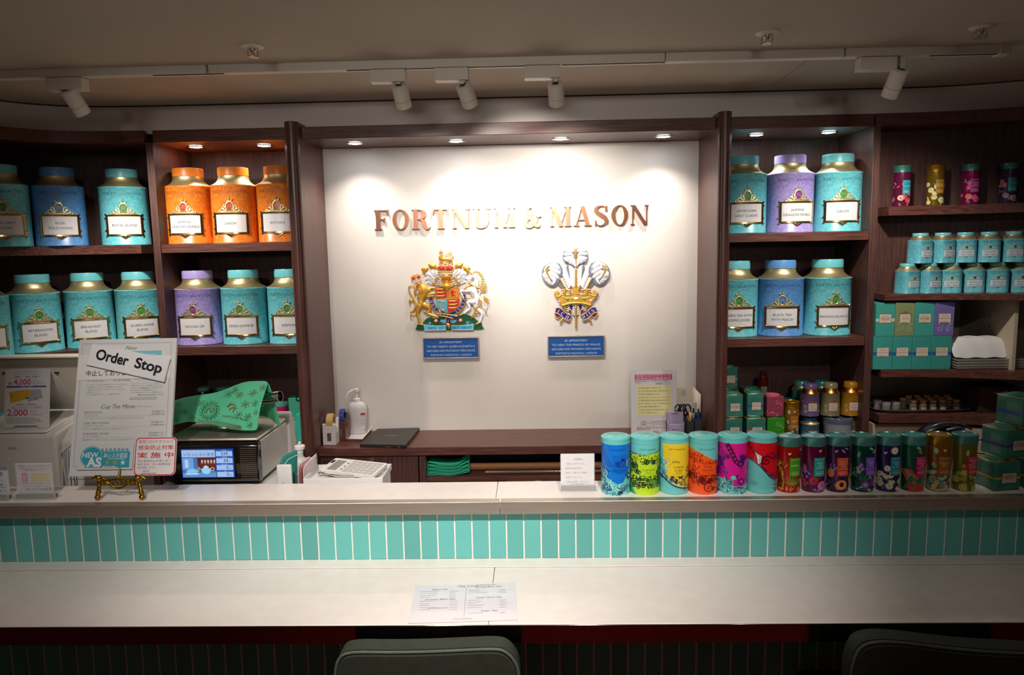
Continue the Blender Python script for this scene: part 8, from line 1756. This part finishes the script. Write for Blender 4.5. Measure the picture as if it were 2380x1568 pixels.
tag(G().sheet(rows).build('folded_cloth', mat('#d2d0cf', .8), None, sm=80, solid=.002, subsurf=2), 'folded white cloth lying on the stack of white trays', 'cloth')
# jars tray
xt0, xt1 = at(2026, 962, Y=2.76).x, at(2262, 958, Y=2.76).x
t = thing('sample_tray', 'clear scalloped tray holding cork topped sample jars', 'tray', ((xt0 + xt1) / 2, 2.80, ZR4 + .0005)); w, d = (xt1 - xt0) / 2, .075; g = G(); N_ = 40; vs = []
for rr_, zz in ((.9, .002), (1.0, .011), (1.0, .0125), (.9, .0035)):
    for k in range(N_): a_ = 2 * pi * k / N_; e_ = (abs(cos(a_)) ** 4 + abs(sin(a_)) ** 4) ** -.25; sc_ = 1 + .03 * sin(a_ * 14) * (rr_ == 1.0); vs.append((w * rr_ * e_ * sc_ * cos(a_), d * rr_ * e_ * sc_ * sin(a_), zz))
g.add(vs, [(a_ * N_ + k, a_ * N_ + (k + 1) % N_, a_ * N_ + N_ + (k + 1) % N_, a_ * N_ + N_ + k) for a_ in range(3) for k in range(N_)] + [tuple(range(N_ - 1, -1, -1)), tuple(range(3 * N_, 4 * N_))])
g.build('tray_body', mat('#8d8680', .15, .7, 'silvered_tray'), t)
CORK = noise_mat('cork', '#9a6038', '#b8794a', (1, 1, 1), 300., .3, .7, .8); JC = {}
def cork_jar(u, v, Y, lab, labelled=True):
    x = at(u, v, Y=Y).x; t = thing('cork_jar', lab, 'sample jar', (x, Y, ZR4 + .0042), group='cork topped sample jars')
    if not JC:
        JC['glass'] = G().lathe([(.0125, 0), (.0135, .002), (.0135, .022), (.0085, .027), (.0085, .031)], 20, cap=False).build('glass', mat('#b0a090', .06, alpha=.3), t)
        JC['tea'] = G().lathe([(.0120, .001), (.0120, .016), (.0001, .017)], 16).build('tea_leaves', noise_mat('dry_tea', '#3a2418', '#6a4630', (1, 1, 1), 400., .3, .7, .9), t)
        JC['cork'] = G().lathe([(.0082, .0285), (.0118, .031), (.0122, .0385), (.0001, .039)], 20).build('cork', CORK, t)
        p = P(); p.rect(-.011, .003, .011, .012, '#a9a294', 1); p.lines(-.009, .009, (.0065,), .0016, '#5a5248', 2); JC['label'] = p.build('label', on_cyl(.0137), PM, t, du=.003)
    else:
        for k, o in JC.items():
            if k != 'label' or labelled: share(o, t)
for i, u in enumerate((2122, 2145, 2168, 2190, 2222)): cork_jar(u, 940, 2.765, f'cork jar, {ordn[i]} from the left in the front row on the silvered tray')
for i, u in enumerate((2098, 2138, 2162, 2186, 2206)): cork_jar(u, 932, 2.805, f'cork jar, {ordn[i]} from the left in the middle row on the silvered tray', False)
for i, u in enumerate((2112, 2132, 2154, 2177, 2200)): cork_jar(u, 926, 2.845, f'cork jar, {ordn[i]} from the left in the back row on the silvered tray', False)
for i, (u, Y) in enumerate(((2040, 2.80), (2060, 2.76), (2082, 2.77))):
    x = at(u, 940, Y=Y).x; t = thing('plastic_jar', f'{["left", "middle", "right"][i]} clear plastic jar at the left end of the sample tray', 'jar', (x, Y, ZR4 + .0042)); G().lathe([(.014, 0), (.015, .002), (.015, .022), (.0145, .023)], 20).build('jar_wall', mat('#aaa29e', .1, alpha=.4), t); G().lathe([(.0152, .023), (.0152, .032), (.0001, .033)], 20).build('lid', mat('#aaa09c', .2, alpha=.7), t)
# brown box with pink ribbon handle
x0_, x1_ = at(2273, 930, Y=2.73).x, at(2376, 930, Y=2.70).x; zb_ = at(2320, 899, Y=2.72).z; t = thing('brown_box', 'dark brown box with a pink ribbon pull on the right lower shelf', 'box', ((x0_ + x1_) / 2, 2.78, ZR4 + .0005))
G().box(x0_, x1_, 2.72, 2.84, ZR4 + .0005, zb_).build('carton', mat('#3c2418', .6), t, world=True, bevel=.001); c = at(2325, 911, Y=2.718); g = G(); g.tube(smooth([(c.x - .024, 2.719, c.z - .003), (c.x - .010, 2.712, c.z - .002), (c.x + .008, 2.711, c.z + .001), (c.x + .022, 2.719, c.z + .004)], 4), [.004] * 13, 8, .6); g.build('ribbon_pull', mat('#b87a9a', .5), t, world=True, sm=60)
# black bag behind infusion tins
c = at(2190, 1000, Y=2.50); g = G(); 
t = thing('black_bag', 'black plastic handled bag behind the tall tins on the ledge', 'bag', (c.x, 2.50, .56)); zt_ = at(2190, 985, Y=2.5).z; T = Matrix.Translation((c.x, 2.5, .56)); hh = zt_ - .56
g.lathe([(.08, 0), (.10, .05), (.10, hh * .8), (.085, hh * .92), (.05, hh), (.0001, hh + .002)], 28, sy=.6, T=T); g.build('bag_body', mat('#101114', .3), t, world=True, sm=60); g = G(); g.tube(smooth([(c.x - .075, 2.47, zt_ - .012), (c.x - .04, 2.46, zt_ + .010), (c.x, 2.46, zt_ + .014), (c.x + .05, 2.47, zt_ + .004), (c.x + .085, 2.48, zt_ - .014)], 4), .006, 8, .6); g.tube(smooth([(c.x - .02, 2.44, zt_ - .006), (c.x + .015, 2.43, zt_ + .004), (c.x + .04, 2.45, zt_ - .008)], 4), .005, 8); g.build('handle', mat('#3a3c44', .25), t, world=True, sm=60)
t2 = thing('stool', 'low dark stool behind the counter carrying the black bag', 'stool', (c.x, 2.5, 0)); G().box(-.12, .12, -.08, .08, .535, .5595).build('seat', mat('#2a1a16', .5), t2, bevel=.004)
for sx in (-1, 1):
    for sy in (-1, 1): G().box(sx * .10 - .012, sx * .10 + .012, sy * .06 - .012, sy * .06 + .012, 0, .535).build('leg', mat('#2a1a16', .5), t2)

# green square tins at the right end of the ledge
GS2 = 'green square tea tins stacked on the ledge'
square_tin(at(2316, 1120, Y=1.875).x + .004, 1.884, ZL, .074, .0755, 8, 'green square BREAKFAST BLEND tin with a yellow band in the bottom row on the ledge', '#b8962a', ['BREAKFAST', 'BLEND'], GS2, True)
square_tin(at(2400, 1120, Y=1.875).x + .006, 1.882, ZL, .074, .0755, 4, 'green square tin with a pale band cut by the right picture edge', '#c0b8ac', ['ROYAL BLEND'], GS2, True)
square_tin(at(2350, 1045, Y=1.875).x - .004, 1.896, ZL + .0815, .074, .0755, 16, 'green square EARL GREY CLASSIC tin with a purple band in the middle of the stack', '#4a2a80', ['EARL GREY', 'CLASSIC'], GS2, True)
square_tin(at(2388, 975, Y=1.875).x - .004, 1.90, ZL + .163, .074, .0755, 20, 'green square tin with a blue band on top of the ledge stack', '#1c4a9c', ['ROYAL BLEND'], GS2, True)

# ================================================================== TABLE SHEETS AND CHAIRS
q = [at(u, v, Z=.7412) for u, v in ((948, 1448), (1204, 1440), (1197, 1353), (965, 1361))]; 
TP = Plane(q[0], q[1] - q[0], (q[3] - q[0]) - (q[1] - q[0]).normalized() * (q[3] - q[0]).dot((q[1] - q[0]).normalized())); TP.V.z = 0; TP.V.normalize(); TP.U.z = 0; TP.U.normalize(); TP.N = Vector((0, 0, 1)); TP.O.z = .7405
t = thing('tea_list_sheet', 'laminated white tea list sheet lying on the bar table', 'menu', (q[0].x + .1, q[0].y + .05, .7405)); pl = [((p - q[0]).dot(TP.U), (p - q[0]).dot(TP.V)) for p in q]
g = G(); TP.slab(g, pl, .0002, .0010); g.build('sheet', mat('#dcd8dc', .18, coat=.5, name='laminated_paper'), t, world=True)
p = P(); k = '#6a6870'; W_ = pl[1][0]; H_ = pl[2][1]
def tp(u, v): return TP.uv(u, v)
def T_(s, u, v, w, sh=0., al='L'): x, y = tp(u, v); p.text(s, x, y, .01, k, 1, al, shear=sh, width=w)
T_('Tea Lists', 1060, 1365, .052, .4); T_('Famous Teas', 1004, 1372, .038, .4); T_('Blended Black Teas', 1105, 1366, .062, .4); T_('Aromatic Black Teas', 986, 1396, .072, .4); T_('Classic World Teas', 1105, 1391, .062, .4); T_('Green Teas', 1116, 1422, .040, .4)
rn = random.Random(6)
for u0, ue, rows_ in ((978, 1045, (1376, 1380, 1385, 1389, 1399, 1404, 1408, 1413, 1418)), (1090, 1160, (1372, 1375, 1379, 1396, 1400, 1404, 1408, 1413, 1426))):
    for v in rows_:
        x, y = tp(u0 - (v - 1370) * .08, v); p.lines(x, x + rn.uniform(.024, .052), (y,), .0016, k, 1, rn); x, y = tp(ue, v - 1); p.lines(x, x + .020, (y,), .0016, k, 1, rn)
x0_, y0_ = tp(1078, 1437); x1_, y1_ = tp(1079, 1366); p.rect(x0_, y0_, x0_ + .0006, y1_, k, 1); T_('FORTNUM & MASON', 1053, 1440.5, .042)
for u, v, n_ in ((994, 1415, 9), (1108, 1361, 9)):
    x, y = tp(u, v); p.lines(x, x + .054, (y,), .0024, '#3a3840', 2, random.Random(n_))
p.build('sheet_print', TP.fn(base=.0012), print_mat(.3), t, world=True)

VEL = noise_mat('green_velvet', '#282c22', '#313528', (1, 1, 1), 60., .3, .7, .75); VELT = noise_mat('green_velvet_piping', '#50544a', '#5c6055', (1, 1, 1), 60., .3, .7, .7)
WDL = mat('#2a1812', .45, 0, 'dark_chair_wood')
def chair(x, y, yaw, w, ztop, lab, prof):
    t = thing('bar_chair', lab, 'chair', (x, y, 0), radians(yaw))
    # upholstered back shell: outline (x, z), thin plate with rounded edges; back faces the camera (-y)
    out = [(-w / 2, .46)] + [(px * w, ztop + pz) for px, pz in prof] + [(w / 2, .46)]
    n = len(out); o2 = smooth(out[1:-1], 3); out = [out[0]] + o2 + [out[-1]]
    g = G(); g.prism(out, .012, .052, 'Y'); g.build('backrest', VEL, t, bevel=.010, bseg=3, sm=60)
    g = G(); inn = [(px * .975, pz - .006) for px, pz in out]; g.prism(inn, -.004, .014, 'Y'); g.build('outer_back', VEL, t, bevel=.006, bseg=3, sm=60)
    g = G(); g.tube([(px * .99, .004, pz - .002) for px, pz in out], .0035, 8, up=(0, 1, 0)); g.build('piping', VELT, t, sm=60)
    g = G(); g.box(-w / 2 + .01, w / 2 - .01, .03, .40, .40, .47); g.build('seat', VEL, t, bevel=.02, bseg=3, sm=60)
    for sx in (-1, 1):
        for y0_ in (.04, .36): G().cyl((sx * (w / 2 - .04), y0_, .40), (sx * (w / 2 - .03), y0_ + (.02 if y0_ > .2 else -.02), 0), .018, .012, 12).build('leg', WDL, t)
    g = G(); zl_ = ztop - .060
    for bx_ in ((-.048, .048, -.0075, -.0035, zl_ - .006, zl_), (-.048, .048, -.0075, -.0035, zl_ - .066, zl_ - .060), (-.048, -.041, -.0075, -.0035, zl_ - .06, zl_ - .006), (.041, .048, -.0075, -.0035, zl_ - .06, zl_ - .006)): g.box(*bx_)
    g.build('card_frame', mat('#5a2a20', .4), t); G().box(-.041, .041, -.0055, -.0036, zl_ - .06, zl_ - .006).build('card', mat('#4a4644', .5), t)
    return t
cy = 1.375
a = at(775, 1560, Y=cy); b = at(1208, 1560, Y=cy); ztop = at(1000, 1484, Y=cy + .052).z
PRF = [(-.5, -.10), (-.498, -.045), (-.47, -.012), (-.40, .0), (-.2, .0), (0, .001), (.2, .004), (.36, .006), (.43, .0), (.48, -.022), (.499, -.05), (.5, -.10)]
chair((a.x + b.x) / 2, cy, 0, b.x - a.x, ztop, 'dark green upholstered chair tucked under the middle of the bar table', PRF)
a2 = at(1985, 1560, Y=cy); PR2 = [(-.5, -.10), (-.496, -.05), (-.46, -.008), (-.38, .006), (-.25, .006), (-.1, .0), (.1, -.006), (.3, -.008), (.42, -.012), (.48, -.03), (.498, -.05), (.5, -.10)]
chair(a2.x + (b.x - a.x) / 2 + .006, cy - .01, -4, (b.x - a.x) * 1.06, at(2060, 1473, Y=cy + .042).z, 'dark green upholstered chair at the right end of the bar table', PR2)
